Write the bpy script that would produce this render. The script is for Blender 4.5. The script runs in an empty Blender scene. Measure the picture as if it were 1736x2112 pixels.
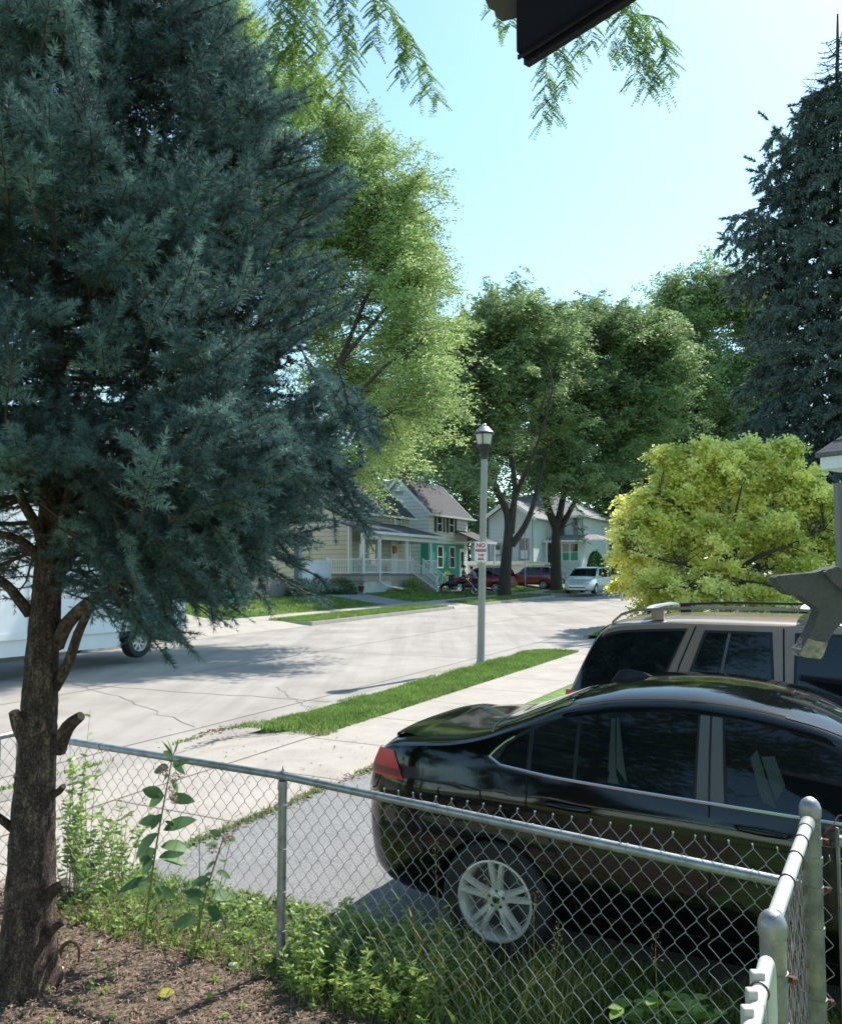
import bpy, bmesh, math, random
import numpy as np
from mathutils import Vector, Matrix
random.seed(7)
rng = np.random.default_rng(11)
R = math.radians
SC = bpy.context.scene
COL = SC.collection

# ------------------------------------------------------------ camera, sky, sun, exposure
F = 1739.0                       # focal length in units of a 1736 px wide picture
HOR = 1180.0                     # level line in a 1736 x 2112 picture
EYE = 2.15
PITCH = math.atan((HOR - 1056) / F)
cd = bpy.data.cameras.new('camera')
cam = bpy.data.objects.new('camera', cd); COL.objects.link(cam)
cam.location = (0, 0, EYE)
cam.rotation_euler = (math.pi / 2 + PITCH, 0, 0)
cd.sensor_fit = 'HORIZONTAL'; cd.sensor_width = 36.0; cd.lens = 36.0 * F / 1736
cd.clip_start = 0.05; cd.clip_end = 2000
SC.camera = cam

SUN_DIR = Vector((0.421, 0.486, 0.766)).normalized()
elev = math.asin(SUN_DIR.z)
w = bpy.data.worlds.new('World'); SC.world = w; w.use_nodes = True
nt = w.node_tree; bg = nt.nodes['Background']
sky = nt.nodes.new('ShaderNodeTexSky'); sky.sky_type = 'NISHITA'; sky.sun_disc = False
sky.sun_elevation = elev; sky.sun_rotation = math.atan2(SUN_DIR.x, SUN_DIR.y)
sky.air_density = 1.0; sky.dust_density = 0.42; sky.ozone_density = 1.0
tint = nt.nodes.new('ShaderNodeMix'); tint.data_type = 'RGBA'; tint.blend_type = 'MULTIPLY'; tint.inputs[0].default_value = 1; tint.inputs[7].default_value = (.90, 1.06, .98, 1)
nt.links.new(sky.outputs[0], tint.inputs[6]); nt.links.new(tint.outputs[2], bg.inputs[0]); bg.inputs[1].default_value = 0.13
sl = bpy.data.lights.new('sun', 'SUN'); sl.energy = 3.6; sl.angle = R(0.6); sl.color = (1.0, 0.95, 0.87)
so = bpy.data.objects.new('sun', sl); COL.objects.link(so)
so.rotation_euler = SUN_DIR.to_track_quat('Z', 'Y').to_euler(); so.location = (10, 12, 30)
SC.view_settings.view_transform = 'Standard'; SC.view_settings.look = 'None'
SC.view_settings.exposure = 1.12; SC.view_settings.gamma = 1.0
SC.cycles.max_bounces = 8; SC.cycles.transparent_max_bounces = 8

# ------------------------------------------------------------ frames
TH = R(27.5); SI, CO = math.sin(TH), math.cos(TH)
SLOPE = 0.0132
def G(y): return SLOPE * y
def sstep(a): a = max(0.0, min(1.0, a)); return a * a * (3 - 2 * a)
def raise_(t): return 0.35 * sstep((-20.7 - t) / 3.6)
def XY(s, t): return (s * SI + t * CO, s * CO - t * SI)
def P(s, t, z=0.0):
    x, y = XY(s, t); return Vector((x, y, G(y) + raise_(t) + z))
def ray(px, py):
    c, s_ = math.cos(PITCH), math.sin(PITCH)
    u, v = (px - 868) / F, (1056 - py) / F
    return Vector((u, c - v * s_, s_ + v * c))
def at(px, py, Y):
    d = ray(px, py); k = Y / d.y; return Vector((d.x * k, Y, EYE + d.z * k))

# ------------------------------------------------------------ objects
def link(o, parent=None):
    COL.objects.link(o)
    if parent is not None: o.parent = parent
    return o
def empty(name, loc=(0, 0, 0), rz=0.0):
    o = bpy.data.objects.new(name, None); o.location = loc; o.rotation_euler = (0, 0, rz)
    o.empty_display_size = 0.2; return link(o)
def tag(o, label=None, cat=None, group=None, kind=None):
    if label: o['label'] = label
    if cat: o['category'] = cat
    if group: o['group'] = group
    if kind: o['kind'] = kind
    return o
def copy_tree(o, parent=None):
    c = o.copy(); COL.objects.link(c)
    if parent is not None: c.parent = parent
    for ch in list(o.children): copy_tree(ch, c)
    return c

class MB:
    """collects vertices and faces of ONE mesh"""
    def __init__(s): s.v = []; s.f = []; s.n = 0; s.sm = []
    def raw(s, V, Fc, smooth=False):
        V = np.asarray(V, dtype=float).reshape(-1, 3); s.v.append(V)
        for f in Fc: s.f.append([i + s.n for i in f]); s.sm.append(smooth)
        s.n += len(V); return s
    def box(s, lo, hi, m=None):
        x0, y0, z0 = lo; x1, y1, z1 = hi
        V = [(x0,y0,z0),(x1,y0,z0),(x1,y1,z0),(x0,y1,z0),(x0,y0,z1),(x1,y0,z1),(x1,y1,z1),(x0,y1,z1)]
        if m is not None: V = [m @ Vector(p) for p in V]
        return s.raw(V, [(3,2,1,0),(4,5,6,7),(0,1,5,4),(1,2,6,5),(2,3,7,6),(3,0,4,7)])
    def bar(s, a, b, w, h=None, up=(0,0,1)):
        a, b = Vector(a), Vector(b); d = (b - a); L = d.length; d.normalize(); h = h or w
        sd = d.cross(Vector(up));
        if sd.length < 1e-4: sd = d.cross(Vector((1,0,0)))
        sd.normalize(); u = sd.cross(d)
        V = []
        for p in (a, b):
            for i, j in ((-1,-1),(1,-1),(1,1),(-1,1)): V.append(p + sd*(i*w/2) + u*(j*h/2))
        return s.raw(V, [(3,2,1,0),(4,5,6,7),(0,1,5,4),(1,2,6,5),(2,3,7,6),(3,0,4,7)])
    def tube(s, pts, r, k=8, cap=True, smooth=True):
        pts = np.asarray([tuple(p) for p in pts], float); n = len(pts)
        r = np.full(n, r) if np.isscalar(r) else np.asarray(r, float)
        T = np.gradient(pts, axis=0); T /= np.linalg.norm(T, axis=1)[:, None] + 1e-12
        ref = np.array([0., 0, 1]) if abs(T[0][2]) < .9 else np.array([1., 0, 0])
        N = np.zeros_like(T); nn = ref - T[0]*np.dot(ref, T[0]); nn /= np.linalg.norm(nn)
        for i in range(n):
            nn = nn - T[i]*np.dot(nn, T[i]); nn /= np.linalg.norm(nn) + 1e-12; N[i] = nn
        B = np.cross(T, N); a = np.arange(k) * 2*math.pi/k
        V = pts[:,None,:] + r[:,None,None]*(np.cos(a)[None,:,None]*N[:,None,:] + np.sin(a)[None,:,None]*B[:,None,:])
        Fc = [(i*k+j, i*k+(j+1)%k, (i+1)*k+(j+1)%k, (i+1)*k+j) for i in range(n-1) for j in range(k)]
        if cap: Fc += [tuple(range(k-1,-1,-1)), tuple((n-1)*k+j for j in range(k))]
        return s.raw(V.reshape(-1,3), Fc, smooth)
    def lathe(s, prof, k=24, m=None, smooth=True, cap=True):
        """prof: (radius, height) from bottom to top, around z"""
        a = np.arange(k) * 2*math.pi/k; V = []
        for r, z in prof:
            for t in a: V.append(Vector((r*math.cos(t), r*math.sin(t), z)))
        if m is not None: V = [m @ p for p in V]
        n = len(prof)
        Fc = [(i*k+j, i*k+(j+1)%k, (i+1)*k+(j+1)%k, (i+1)*k+j) for i in range(n-1) for j in range(k)]
        if cap: Fc += [tuple(range(k-1,-1,-1)), tuple((n-1)*k+j for j in range(k))]
        return s.raw(V, Fc, smooth)
    def prism(s, poly, z0, z1, m=None):
        n = len(poly); V = [Vector((x, y, z0)) for x, y in poly] + [Vector((x, y, z1)) for x, y in poly]
        if m is not None: V = [m @ p for p in V]
        return s.raw(V, [tuple(range(n-1,-1,-1)), tuple(range(n, 2*n))] + [(i,(i+1)%n,n+(i+1)%n,n+i) for i in range(n)])
    def grid(s, Pts, flip=False, smooth=True, closed=False):
        Pts = np.asarray(Pts, float); a, b = Pts.shape[:2]; Fc = []
        for i in range(a-1):
            for j in range(b-1 if not closed else b):
                j2 = (j+1) % b; q = (i*b+j, i*b+j2, (i+1)*b+j2, (i+1)*b+j); Fc.append(q[::-1] if flip else q)
        return s.raw(Pts.reshape(-1,3), Fc, smooth)
    def sphere(s, c, r, k=12, n=8, sc=(1,1,1)):
        pr = []
        for i in range(n+1):
            t = math.pi*i/n; pr.append((max(1e-4, r*math.sin(t)), -r*math.cos(t)))
        return s.lathe(pr, k, Matrix.Translation(c) @ Matrix.Diagonal((*sc, 1)))
    def build(s, name, mat=None, parent=None, bevel=0, recalc=True, seg=2):
        me = bpy.data.meshes.new(name)
        V = np.concatenate(s.v) if s.v else np.zeros((0,3))
        me.from_pydata(V.tolist(), [], s.f)
        me.polygons.foreach_set('use_smooth', s.sm)
        if recalc:
            bm = bmesh.new(); bm.from_mesh(me); bmesh.ops.recalc_face_normals(bm, faces=bm.faces)
            if bevel:
                bmesh.ops.remove_doubles(bm, verts=bm.verts, dist=1e-5)
                es = [e for e in bm.edges if len(e.link_faces) == 2 and e.calc_face_angle(0) > R(28)]
                bmesh.ops.bevel(bm, geom=es, offset=bevel, segments=seg, affect='EDGES', profile=.6, clamp_overlap=True)
            bm.to_mesh(me); bm.free()
        if any(s.sm): me.set_sharp_from_angle(angle=R(40))
        o = bpy.data.objects.new(name, me)
        if mat is not None: me.materials.append(mat)
        return link(o, parent)

def fast_mesh(name, V, nper, mat, parent=None):
    """V: (n*nper,3) separate polygons of nper vertices each"""
    V = np.ascontiguousarray(V, dtype=np.float32).reshape(-1, 3); nv = len(V); nf = nv // nper
    me = bpy.data.meshes.new(name); me.vertices.add(nv); me.loops.add(nv); me.polygons.add(nf)
    me.vertices.foreach_set('co', V.ravel())
    me.loops.foreach_set('vertex_index', np.arange(nv, dtype=np.int32))
    me.polygons.foreach_set('loop_start', np.arange(0, nv, nper, dtype=np.int32))
    me.update(calc_edges=True); me.materials.append(mat)
    return link(bpy.data.objects.new(name, me), parent)

def nrm(a): return a / (np.linalg.norm(a, axis=-1, keepdims=True) + 1e-9)
def rdir(n): return nrm(rng.normal(size=(n, 3)))

# ------------------------------------------------------------ materials
MATS = {}
def mat(name, col, rough=.7, metal=0, var=.12, vs=6., bump=0, bs=40., coat=0, spec=.5, col2=None, c2s=3., c2t=.5, c2w=.1,
        coords='Object', trans=0, island=0, aniso=None, sheen=0, ior=None):
    m = bpy.data.materials.new(name); m.use_nodes = True; n = m.node_tree.nodes; L = m.node_tree.links
    b = n['Principled BSDF']; b.inputs['Roughness'].default_value = rough; b.inputs['Metallic'].default_value = metal
    b.inputs['Coat Weight'].default_value = coat; b.inputs['Coat Roughness'].default_value = .03
    b.inputs['Specular IOR Level'].default_value = spec
    if ior: b.inputs['IOR'].default_value = ior
    tc = n.new('ShaderNodeTexCoord'); co = tc.outputs[coords]
    if aniso:
        mp = n.new('ShaderNodeMapping'); mp.inputs['Scale'].default_value = aniso; L.new(co, mp.inputs[0]); co = mp.outputs[0]
    cur = None
    def rgb(c):
        r = n.new('ShaderNodeRGB'); r.outputs[0].default_value = (*c, 1); return r.outputs[0]
    cur = rgb(col)
    if col2 is not None:
        nz = n.new('ShaderNodeTexNoise'); nz.inputs['Scale'].default_value = c2s; nz.inputs['Detail'].default_value = 6
        L.new(co, nz.inputs['Vector'])
        rp = n.new('ShaderNodeMapRange'); rp.inputs[1].default_value = c2t - c2w; rp.inputs[2].default_value = c2t + c2w
        L.new(nz.outputs[0], rp.inputs[0])
        mx = n.new('ShaderNodeMix'); mx.data_type = 'RGBA'; L.new(rp.outputs[0], mx.inputs[0])
        L.new(cur, mx.inputs[6]); L.new(rgb(col2), mx.inputs[7]); cur = mx.outputs[2]
    if var:
        nz = n.new('ShaderNodeTexNoise'); nz.inputs['Scale'].default_value = vs; nz.inputs['Detail'].default_value = 5
        L.new(co, nz.inputs['Vector'])
        rp = n.new('ShaderNodeMapRange'); rp.inputs[1].default_value = .25; rp.inputs[2].default_value = .75
        rp.inputs[3].default_value = 1 - var; rp.inputs[4].default_value = 1 + var; L.new(nz.outputs[0], rp.inputs[0])
        hs = n.new('ShaderNodeHueSaturation'); L.new(rp.outputs[0], hs.inputs['Value']); L.new(cur, hs.inputs['Color']); cur = hs.outputs[0]
    if island:
        ge = n.new('ShaderNodeNewGeometry')
        rp = n.new('ShaderNodeMapRange'); rp.inputs[3].default_value = 1 - island; rp.inputs[4].default_value = 1 + island
        L.new(ge.outputs['Random Per Island'], rp.inputs[0])
        hs = n.new('ShaderNodeHueSaturation'); L.new(rp.outputs[0], hs.inputs['Value'])
        r2 = n.new('ShaderNodeMapRange'); r2.inputs[3].default_value = .5 + island*.07; r2.inputs[4].default_value = .5 - island*.07
        L.new(ge.outputs['Random Per Island'], r2.inputs[0]); L.new(r2.outputs[0], hs.inputs['Hue'])
        L.new(cur, hs.inputs['Color']); cur = hs.outputs[0]
    L.new(cur, b.inputs['Base Color'])
    if bump:
        nz = n.new('ShaderNodeTexNoise'); nz.inputs['Scale'].default_value = bs; nz.inputs['Detail'].default_value = 6
        L.new(co, nz.inputs['Vector']); bp = n.new('ShaderNodeBump'); bp.inputs['Strength'].default_value = bump
        bp.inputs['Distance'].default_value = .01; L.new(nz.outputs[0], bp.inputs['Height']); L.new(bp.outputs[0], b.inputs['Normal'])
        m['bump'] = bp.name
    if trans:
        tr = n.new('ShaderNodeBsdfTranslucent'); L.new(cur, tr.inputs[0]); ms = n.new('ShaderNodeMixShader')
        ms.inputs[0].default_value = trans; L.new(b.outputs[0], ms.inputs[1]); L.new(tr.outputs[0], ms.inputs[2])
        L.new(ms.outputs[0], n['Material Output'].inputs[0])
    MATS[name] = m; return m

def add_stripes(m, axis, period, depth=.6, width=.12, dark=.55):
    """siding, shingle courses: a groove every `period` metres along object axis (0,1,2)"""
    n = m.node_tree.nodes; L = m.node_tree.links; b = n['Principled BSDF']
    tc = n.new('ShaderNodeTexCoord'); sp = n.new('ShaderNodeSeparateXYZ'); L.new(tc.outputs['Object'], sp.inputs[0])
    dv = n.new('ShaderNodeMath'); dv.operation = 'DIVIDE'; dv.inputs[1].default_value = period; L.new(sp.outputs[axis], dv.inputs[0])
    fr = n.new('ShaderNodeMath'); fr.operation = 'FRACT'; L.new(dv.outputs[0], fr.inputs[0])
    bp = n.new('ShaderNodeBump'); bp.inputs['Strength'].default_value = depth; bp.inputs['Distance'].default_value = .02
    iv = n.new('ShaderNodeMath'); iv.operation = 'SUBTRACT'; iv.inputs[0].default_value = 1; L.new(fr.outputs[0], iv.inputs[1])
    L.new(iv.outputs[0], bp.inputs['Height'])
    gt = n.new('ShaderNodeMath'); gt.operation = 'LESS_THAN'; gt.inputs[1].default_value = width; L.new(fr.outputs[0], gt.inputs[0])
    old = b.inputs['Base Color'].links[0].from_socket
    mx = n.new('ShaderNodeMix'); mx.data_type = 'RGBA'; mx.blend_type = 'MULTIPLY'
    mx.inputs[7].default_value = (dark, dark, dark, 1); L.new(gt.outputs[0], mx.inputs[0]); L.new(old, mx.inputs[6])
    L.new(mx.outputs[2], b.inputs['Base Color']); L.new(bp.outputs[0], b.inputs['Normal'])
    return m

# ground materials
M = MATS
mat('concrete_road', (.365,.332,.30), .9, var=.10, vs=1.2, bump=.35, bs=120, col2=(.29,.262,.235), c2s=.45, c2t=.55, c2w=.16)
mat('concrete_walk', (.40,.355,.31), .9, var=.10, vs=2.5, bump=.3, bs=90, col2=(.34,.30,.265), c2s=1.6, c2t=.6, c2w=.12)
mat('curb', (.32,.295,.27), .9, var=.15, vs=3, bump=.3, bs=60)
def stains(m, rot, sx, sy, lo, hi, amt, detail=8):
    n = m.node_tree.nodes; L = m.node_tree.links; b = n['Principled BSDF']; tc = n.new('ShaderNodeTexCoord'); mp = n.new('ShaderNodeMapping'); mp.vector_type = 'POINT'
    mp.inputs['Rotation'].default_value = (0,0,rot); mp.inputs['Scale'].default_value = (sx, sy, 1); L.new(tc.outputs['Object'], mp.inputs[0])
    nz = n.new('ShaderNodeTexNoise'); nz.inputs['Scale'].default_value = 1; nz.inputs['Detail'].default_value = detail; nz.inputs['Roughness'].default_value = .65; L.new(mp.outputs[0], nz.inputs['Vector'])
    rp = n.new('ShaderNodeMapRange'); rp.inputs[1].default_value = lo; rp.inputs[2].default_value = hi; rp.inputs[3].default_value = 1; rp.inputs[4].default_value = 1-amt; L.new(nz.outputs[0], rp.inputs[0])
    hs = n.new('ShaderNodeHueSaturation'); L.new(rp.outputs[0], hs.inputs['Value']); L.new(b.inputs['Base Color'].links[0].from_socket, hs.inputs['Color']); L.new(hs.outputs[0], b.inputs['Base Color'])
stains(M['concrete_road'], R(27.5), 1.9, .10, .45, .72, .22); stains(M['concrete_road'], 0, 60, 60, .45, .75, .22, 2); stains(M['concrete_road'], 0, .5, .5, .58, .66, .14)
stains(M['concrete_walk'], 0, 55, 55, .45, .75, .22, 2); stains(M['concrete_walk'], 0, 1.1, 1.1, .55, .70, .22)
mat('asphalt', (.33,.325,.32), .92, var=.10, vs=3, bump=.8, bs=180, col2=(.14,.14,.142), c2s=110, c2t=.5, c2w=.12)
mat('lawn', (.13,.23,.045), .95, var=.35, vs=9, bump=.8, bs=50, col2=(.10,.17,.035), c2s=1.2)
mat('soil', (.085,.062,.044), .97, var=.35, vs=30, bump=1.0, bs=60, col2=(.19,.14,.10), c2s=25, c2t=.5, c2w=.1)
mat('crack', (.19,.17,.145), .95)
mat('grass_blade', (.20,.32,.085), .55, trans=.45, island=.45, var=.3, vs=2.0, spec=.25, col2=(.32,.34,.14), c2s=1.3, c2t=.62, c2w=.10)
mat('grass_dry', (.30,.33,.10), .6, trans=.4, island=.35, var=.1, spec=.25)
mat('needle_litter', (.245,.18,.13), .85, island=.6, var=.2, spec=.2)
mat('bark_spruce', (.085,.058,.045), .95, var=.4, vs=14, bump=1.0, bs=35, aniso=(1,1,.35), col2=(.17,.12,.09), c2s=22, c2t=.55, c2w=.08)
def plates(m, scale, depth=.012):
    n = m.node_tree.nodes; L = m.node_tree.links; b = n['Principled BSDF']; tc = n.new('ShaderNodeTexCoord'); mp = n.new('ShaderNodeMapping'); mp.inputs['Scale'].default_value = (1,1,.55); L.new(tc.outputs['Object'], mp.inputs[0])
    nz = n.new('ShaderNodeTexNoise'); nz.inputs['Scale'].default_value = scale*.7; L.new(mp.outputs[0], nz.inputs['Vector'])
    ad = n.new('ShaderNodeMix'); ad.data_type = 'VECTOR'; ad.inputs[0].default_value = .06; L.new(mp.outputs[0], ad.inputs[4]); L.new(nz.outputs['Color'], ad.inputs[5])
    vo = n.new('ShaderNodeTexVoronoi'); vo.feature = 'F1'; vo.inputs['Scale'].default_value = scale; L.new(ad.outputs[1], vo.inputs['Vector'])
    ve = n.new('ShaderNodeTexVoronoi'); ve.feature = 'DISTANCE_TO_EDGE'; ve.inputs['Scale'].default_value = scale; L.new(ad.outputs[1], ve.inputs['Vector'])
    bp = n.new('ShaderNodeBump'); bp.inputs['Distance'].default_value = depth; bp.inputs['Strength'].default_value = 1; rp = n.new('ShaderNodeMapRange'); rp.inputs[2].default_value = .12; L.new(ve.outputs['Distance'], rp.inputs[0]); L.new(rp.outputs[0], bp.inputs['Height'])
    old = b.inputs['Normal'].links[0].from_node; L.new(old.outputs[0], bp.inputs['Normal']); L.new(bp.outputs[0], b.inputs['Normal'])
    hs = n.new('ShaderNodeHueSaturation'); r2 = n.new('ShaderNodeMapRange'); r2.inputs[3].default_value = .6; r2.inputs[4].default_value = 1.5; L.new(vo.outputs['Color'], r2.inputs[0]); L.new(r2.outputs[0], hs.inputs['Value'])
    o = b.inputs['Base Color'].links[0].from_socket; L.new(o, hs.inputs['Color']); mx = n.new('ShaderNodeMix'); mx.data_type = 'RGBA'; mx.blend_type = 'MULTIPLY'; mx.inputs[0].default_value = .6
    L.new(hs.outputs[0], mx.inputs[6]); r3 = n.new('ShaderNodeMapRange'); r3.inputs[2].default_value = .08; r3.inputs[3].default_value = .25; L.new(ve.outputs['Distance'], r3.inputs[0]); L.new(r3.outputs[0], mx.inputs[7]); L.new(mx.outputs[2], b.inputs['Base Color'])
plates(M['bark_spruce'], 60, .010)
mat('bark_dark', (.055,.043,.034), .95, var=.3, vs=5, bump=1.0, bs=9, aniso=(1,1,.3))
mat('bark_limb', (.13,.075,.045), .95, var=.35, vs=25, bump=.8, bs=50)
mat('cut_wood', (.34,.22,.14), .9, var=.25, vs=40)
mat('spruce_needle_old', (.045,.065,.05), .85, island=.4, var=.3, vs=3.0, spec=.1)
mat('spruce_needle_pale', (.20,.31,.29), .75, island=.35, var=.3, vs=4.5, trans=.10, spec=.2)
mat('spruce_needle', (.095,.168,.170), .75, island=.45, var=.45, vs=4.5, trans=.10, spec=.35)
mat('spruce_needle_far', (.13,.175,.16), .7, island=.4, var=.3, vs=.6, trans=.12, spec=.2)
mat('twig', (.06,.036,.024), .9, var=.3, vs=30)
mat('leaf_locust', (.20,.285,.125), .5, island=.4, var=.25, vs=.5, trans=.42, spec=.3)
mat('leaf_locust2', (.30,.40,.17), .5, island=.3, var=.2, vs=.5, trans=.45, spec=.3)
mat('leaf_locust_light', (.34,.45,.17), .5, island=.35, var=.25, vs=.5, trans=.5, spec=.3)
mat('leaf_locust_near', (.17,.29,.07), .45, island=.3, var=.2, vs=2, trans=.45, spec=.35)
mat('leaf_dark', (.07,.13,.04), .6, island=.4, var=.3, vs=.4, trans=.3, spec=.3)
mat('leaf_gold2', (.68,.71,.20), .5, island=.35, var=.2, vs=.8, trans=.62, spec=.3)
mat('leaf_gold', (.96,.93,.36), .45, island=.25, var=.12, vs=.8, trans=.62, spec=.35)
mat('leaf_weed', (.33,.45,.13), .45, island=.3, var=.15, vs=4, trans=.45, spec=.35)
mat('leaf_milkweed', (.12,.22,.09), .5, island=.35, var=.2, vs=12, trans=.35, spec=.3)
mat('stem', (.16,.22,.07), .6, var=.15)
mat('flower', (.42,.22,.24), .7, island=.3)
mat('thuja', (.09,.20,.03), .8, island=.4, var=.3, vs=2, trans=.2, spec=.15)
# metals, paints
mat('galvanised', (.36,.385,.40), .42, metal=.75, var=.22, vs=14, bump=.12, bs=120, col2=(.24,.26,.27), c2s=18, c2t=.6)
mat('galvanised_old', (.22,.23,.215), .65, metal=.25, var=.4, vs=14, bump=.3, bs=90, col2=(.34,.32,.24), c2s=5, c2t=.60, c2w=.03)
mat('wire', (.29,.31,.32), .65, metal=.25, var=.1, vs=30)
mat('wire_old', (.30,.24,.23), .6, metal=.5, var=.3, vs=30)
mat('cap_metal', (.33,.33,.35), .5, metal=.8, var=.15, vs=30, bump=.15, bs=150)
mat('white_pipe', (.55,.58,.58), .4, metal=.2, var=.08, vs=10, col2=(.33,.2,.13), c2s=9, c2t=.68, c2w=.04)
mat('rust', (.12,.055,.035), .85, var=.4, vs=60)
mat('latch', (.50,.49,.46), .55, var=.1, vs=20)
mat('pole_paint', (.33,.325,.30), .6, metal=.2, var=.1, vs=4)
mat('black_metal', (.02,.022,.03), .4, var=.1)
mat('lamp_top', (.42,.43,.45), .4, metal=.7, var=.05)
mat('lamp_glass', (.50,.49,.44), .35, var=.05)
mat('sign_white', (.80,.80,.78), .4, var=.03)
mat('sign_red', (.42,.03,.04), .5, var=.03)
mat('car_black', (.003,.0033,.0036), .07, coat=0, var=0, spec=.55)
mat('car_tan', (.27,.20,.15), .35, metal=.2, coat=.8, var=.03)
mat('car_red', (.26,.012,.022), .3, coat=1.0, var=.05)
mat('car_silver', (.60,.62,.60), .32, metal=.35, coat=.8, var=.04)
mat('truck_white', (.74,.77,.80), .4, coat=.3, var=.05, vs=2)
mat('glass_dark', (.005,.007,.009), .04, var=0, spec=.55, coat=.15)
mat('glass_house', (.03,.045,.05), .06, var=0, spec=.8)
mat('trim_black', (.012,.012,.013), .45, var=0)
mat('chrome', (.50,.52,.53), .15, metal=1, var=0)
mat('seam', (.002,.002,.002), .9, var=0)
mat('rubber', (.018,.018,.019), .75, var=.15, vs=20)
mat('alloy', (.62,.64,.60), .38, metal=.25, var=.05)
mat('tail_red', (.62,.008,.02), .3, coat=0, var=.1, vs=20)
mat('lens', (.75,.78,.8), .12, coat=1, var=0)
mat('plastic_grey', (.10,.10,.105), .5, var=.05)
# buildings
mat('siding_cream', (.50,.485,.40), .75, var=.06, vs=1.5); add_stripes(M['siding_cream'], 2, .27)
mat('siding_white', (.68,.69,.68), .75, var=.06, vs=1.5); add_stripes(M['siding_white'], 2, .27)
mat('siding_blue', (.60,.66,.68), .7, var=.05, vs=1.5); add_stripes(M['siding_blue'], 2, .12)
mat('green_paint', (.02,.30,.22), .6, var=.12, vs=3)
mat('trim_white', (.72,.74,.74), .6, var=.05, vs=3)
mat('trim_bluegrey', (.24,.30,.35), .6, var=.05)
mat('shingle', (.085,.085,.10), .95, var=.25, vs=9, bump=.8, bs=30); add_stripes(M['shingle'], 1, .16, .5)
mat('shingle_light', (.27,.26,.27), .95, var=.2, vs=9, bump=.8, bs=30); add_stripes(M['shingle_light'], 1, .16, .5)
mat('stone', (.35,.31,.26), .9, var=.25, vs=2.5, bump=.4, bs=20)
mat('stucco', (.50,.50,.50), .9, var=.15, vs=3, bump=.4, bs=40)
mat('vinyl', (.74,.76,.80), .5, var=.03); add_stripes(M['vinyl'], 1, .18, .4, .06, .8)
mat('brick', (.10,.06,.05), .9, var=.3, vs=12)
mat('weathered', (.20,.185,.18), .85, var=.2, vs=15, bump=.4, bs=50, aniso=(1,1,.15))
mat('soffit_dark', (.009,.010,.034), .8, spec=.2, var=.1)
mat('gutter_brown', (.018,.015,.03), .6, spec=.3, var=.1)
mat('felt_grey', (.085,.088,.096), .95, var=.14, vs=25, bump=.5, bs=160)
mat('worn', (.36,.32,.25), .9, var=.25, vs=60, col2=(.13,.14,.13), c2s=55, c2t=.5)
mat('green_steps', (.03,.19,.15), .7, var=.1)
mat('wood_brown', (.15,.10,.07), .8, var=.3, vs=8)
mat('skin', (.42,.25,.17), .6, var=.05)
mat('hair', (.02,.015,.012), .8, var=.1)
mat('cloth_dark', (.035,.04,.055), .9, var=.1)
mat('cloth_grey', (.25,.27,.30), .9, var=.1)
mat('orange', (.55,.18,.04), .8, var=.2)
mat('leaf_yellow', (.62,.58,.10), .5, trans=.3)
mat('pebble', (.50,.44,.36), .85, var=.2, vs=30)
# ================================================================ setting
def sheet(name, s0, s1, t0, t1, dz, m, ns=2, nt=2, dzf=None):
    g = []
    for i in range(ns):
        row = []
        for j in range(nt):
            s = s0 + (s1-s0)*i/(ns-1); t = t0 + (t1-t0)*j/(nt-1)
            row.append(P(s, t, dz + (dzf(s, t) if dzf else 0)))
        g.append(row)
    mb = MB().grid(np.array([[tuple(p) for p in r] for r in g]), flip=True, smooth=True)
    o = mb.build(name, m, recalc=False); o['kind'] = 'structure'; return o
TN, TF = -7.2, -17.1           # near and far kerb lines
RD = -0.12
# terrain: one sheet with the street trough
ts = [-420,-200,-120,-80,-50,-35,-27,-24.3,-23.5,-22.8,-22.1,-21.4,-20.7,-19.22,-19.20,-6.02,-6.0,-4.5,0,40,120,420]
ss = list(np.linspace(-160,500,34))
g = np.array([[tuple(P(s,t,-0.16 if -19.21<=t<=-6.01 else -0.006)) for t in ts] for s in ss])
o = MB().grid(g, flip=True, smooth=False).build('ground', M['lawn'], recalc=False); o['kind']='structure'
sheet('road', -160, 500, TF, TN, RD, M['concrete_road'], 60, 4)
sheet('sidewalk', -60, 200, -6.0, -4.56, .0, M['concrete_walk'], 30)
sheet('sidewalk', -60, 200, -20.7, -19.2, .0, M['concrete_walk'], 30)
def slab(name, s0, s1, t0, t1, m, dz=.004, n=6): return sheet(name, s0, s1, t0, t1, dz, m, n, n)
for a, b in ((-60,1.5),(9,19.6),(24,160)): sheet('verge', a, b, -7.06, -6.0, -.002, M['lawn'], 10)
for a, b in ((-60,16),(24.6,36.2),(39.4,51.2),(54.8,59.8),(63.4,160)): sheet('verge', a, b, -19.2, -17.24, -.002, M['lawn'], 10)
for s_ in (9.0, 19.6): 
    a, b = P(s_, -7.06), P(s_, -6.0); e = Vector((SI,CO,0))*.03; mbs = MB().raw([a-e+Vector((0,0,-.2)), b-e+Vector((0,0,-.2)), b+e+Vector((0,0,-.003)), a+e+Vector((0,0,-.003))] if s_ < 10 else [a+e+Vector((0,0,-.2)), b+e+Vector((0,0,-.2)), b-e+Vector((0,0,-.003)), a-e+Vector((0,0,-.003))], [(0,1,2,3)])
    q = mbs.build('verge_edge', M['lawn']); q['kind'] = 'structure'
for s_, k_ in ((24.6,-1),(36.2,1),(39.4,-1),(51.2,1),(54.8,-1),(59.8,1),(63.4,-1),(16,1)):
    a, b = P(s_, -19.2), P(s_, -17.1); e = Vector((SI,CO,0))*.10*k_
    q = MB().raw([a+e+Vector((0,0,-.2)), b+e+Vector((0,0,-.2)), b-e*.1+Vector((0,0,.004)), a-e*.1+Vector((0,0,.004))], [(0,1,2,3)]).build('verge_edge', M['curb']); q['kind'] = 'structure'
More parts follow.
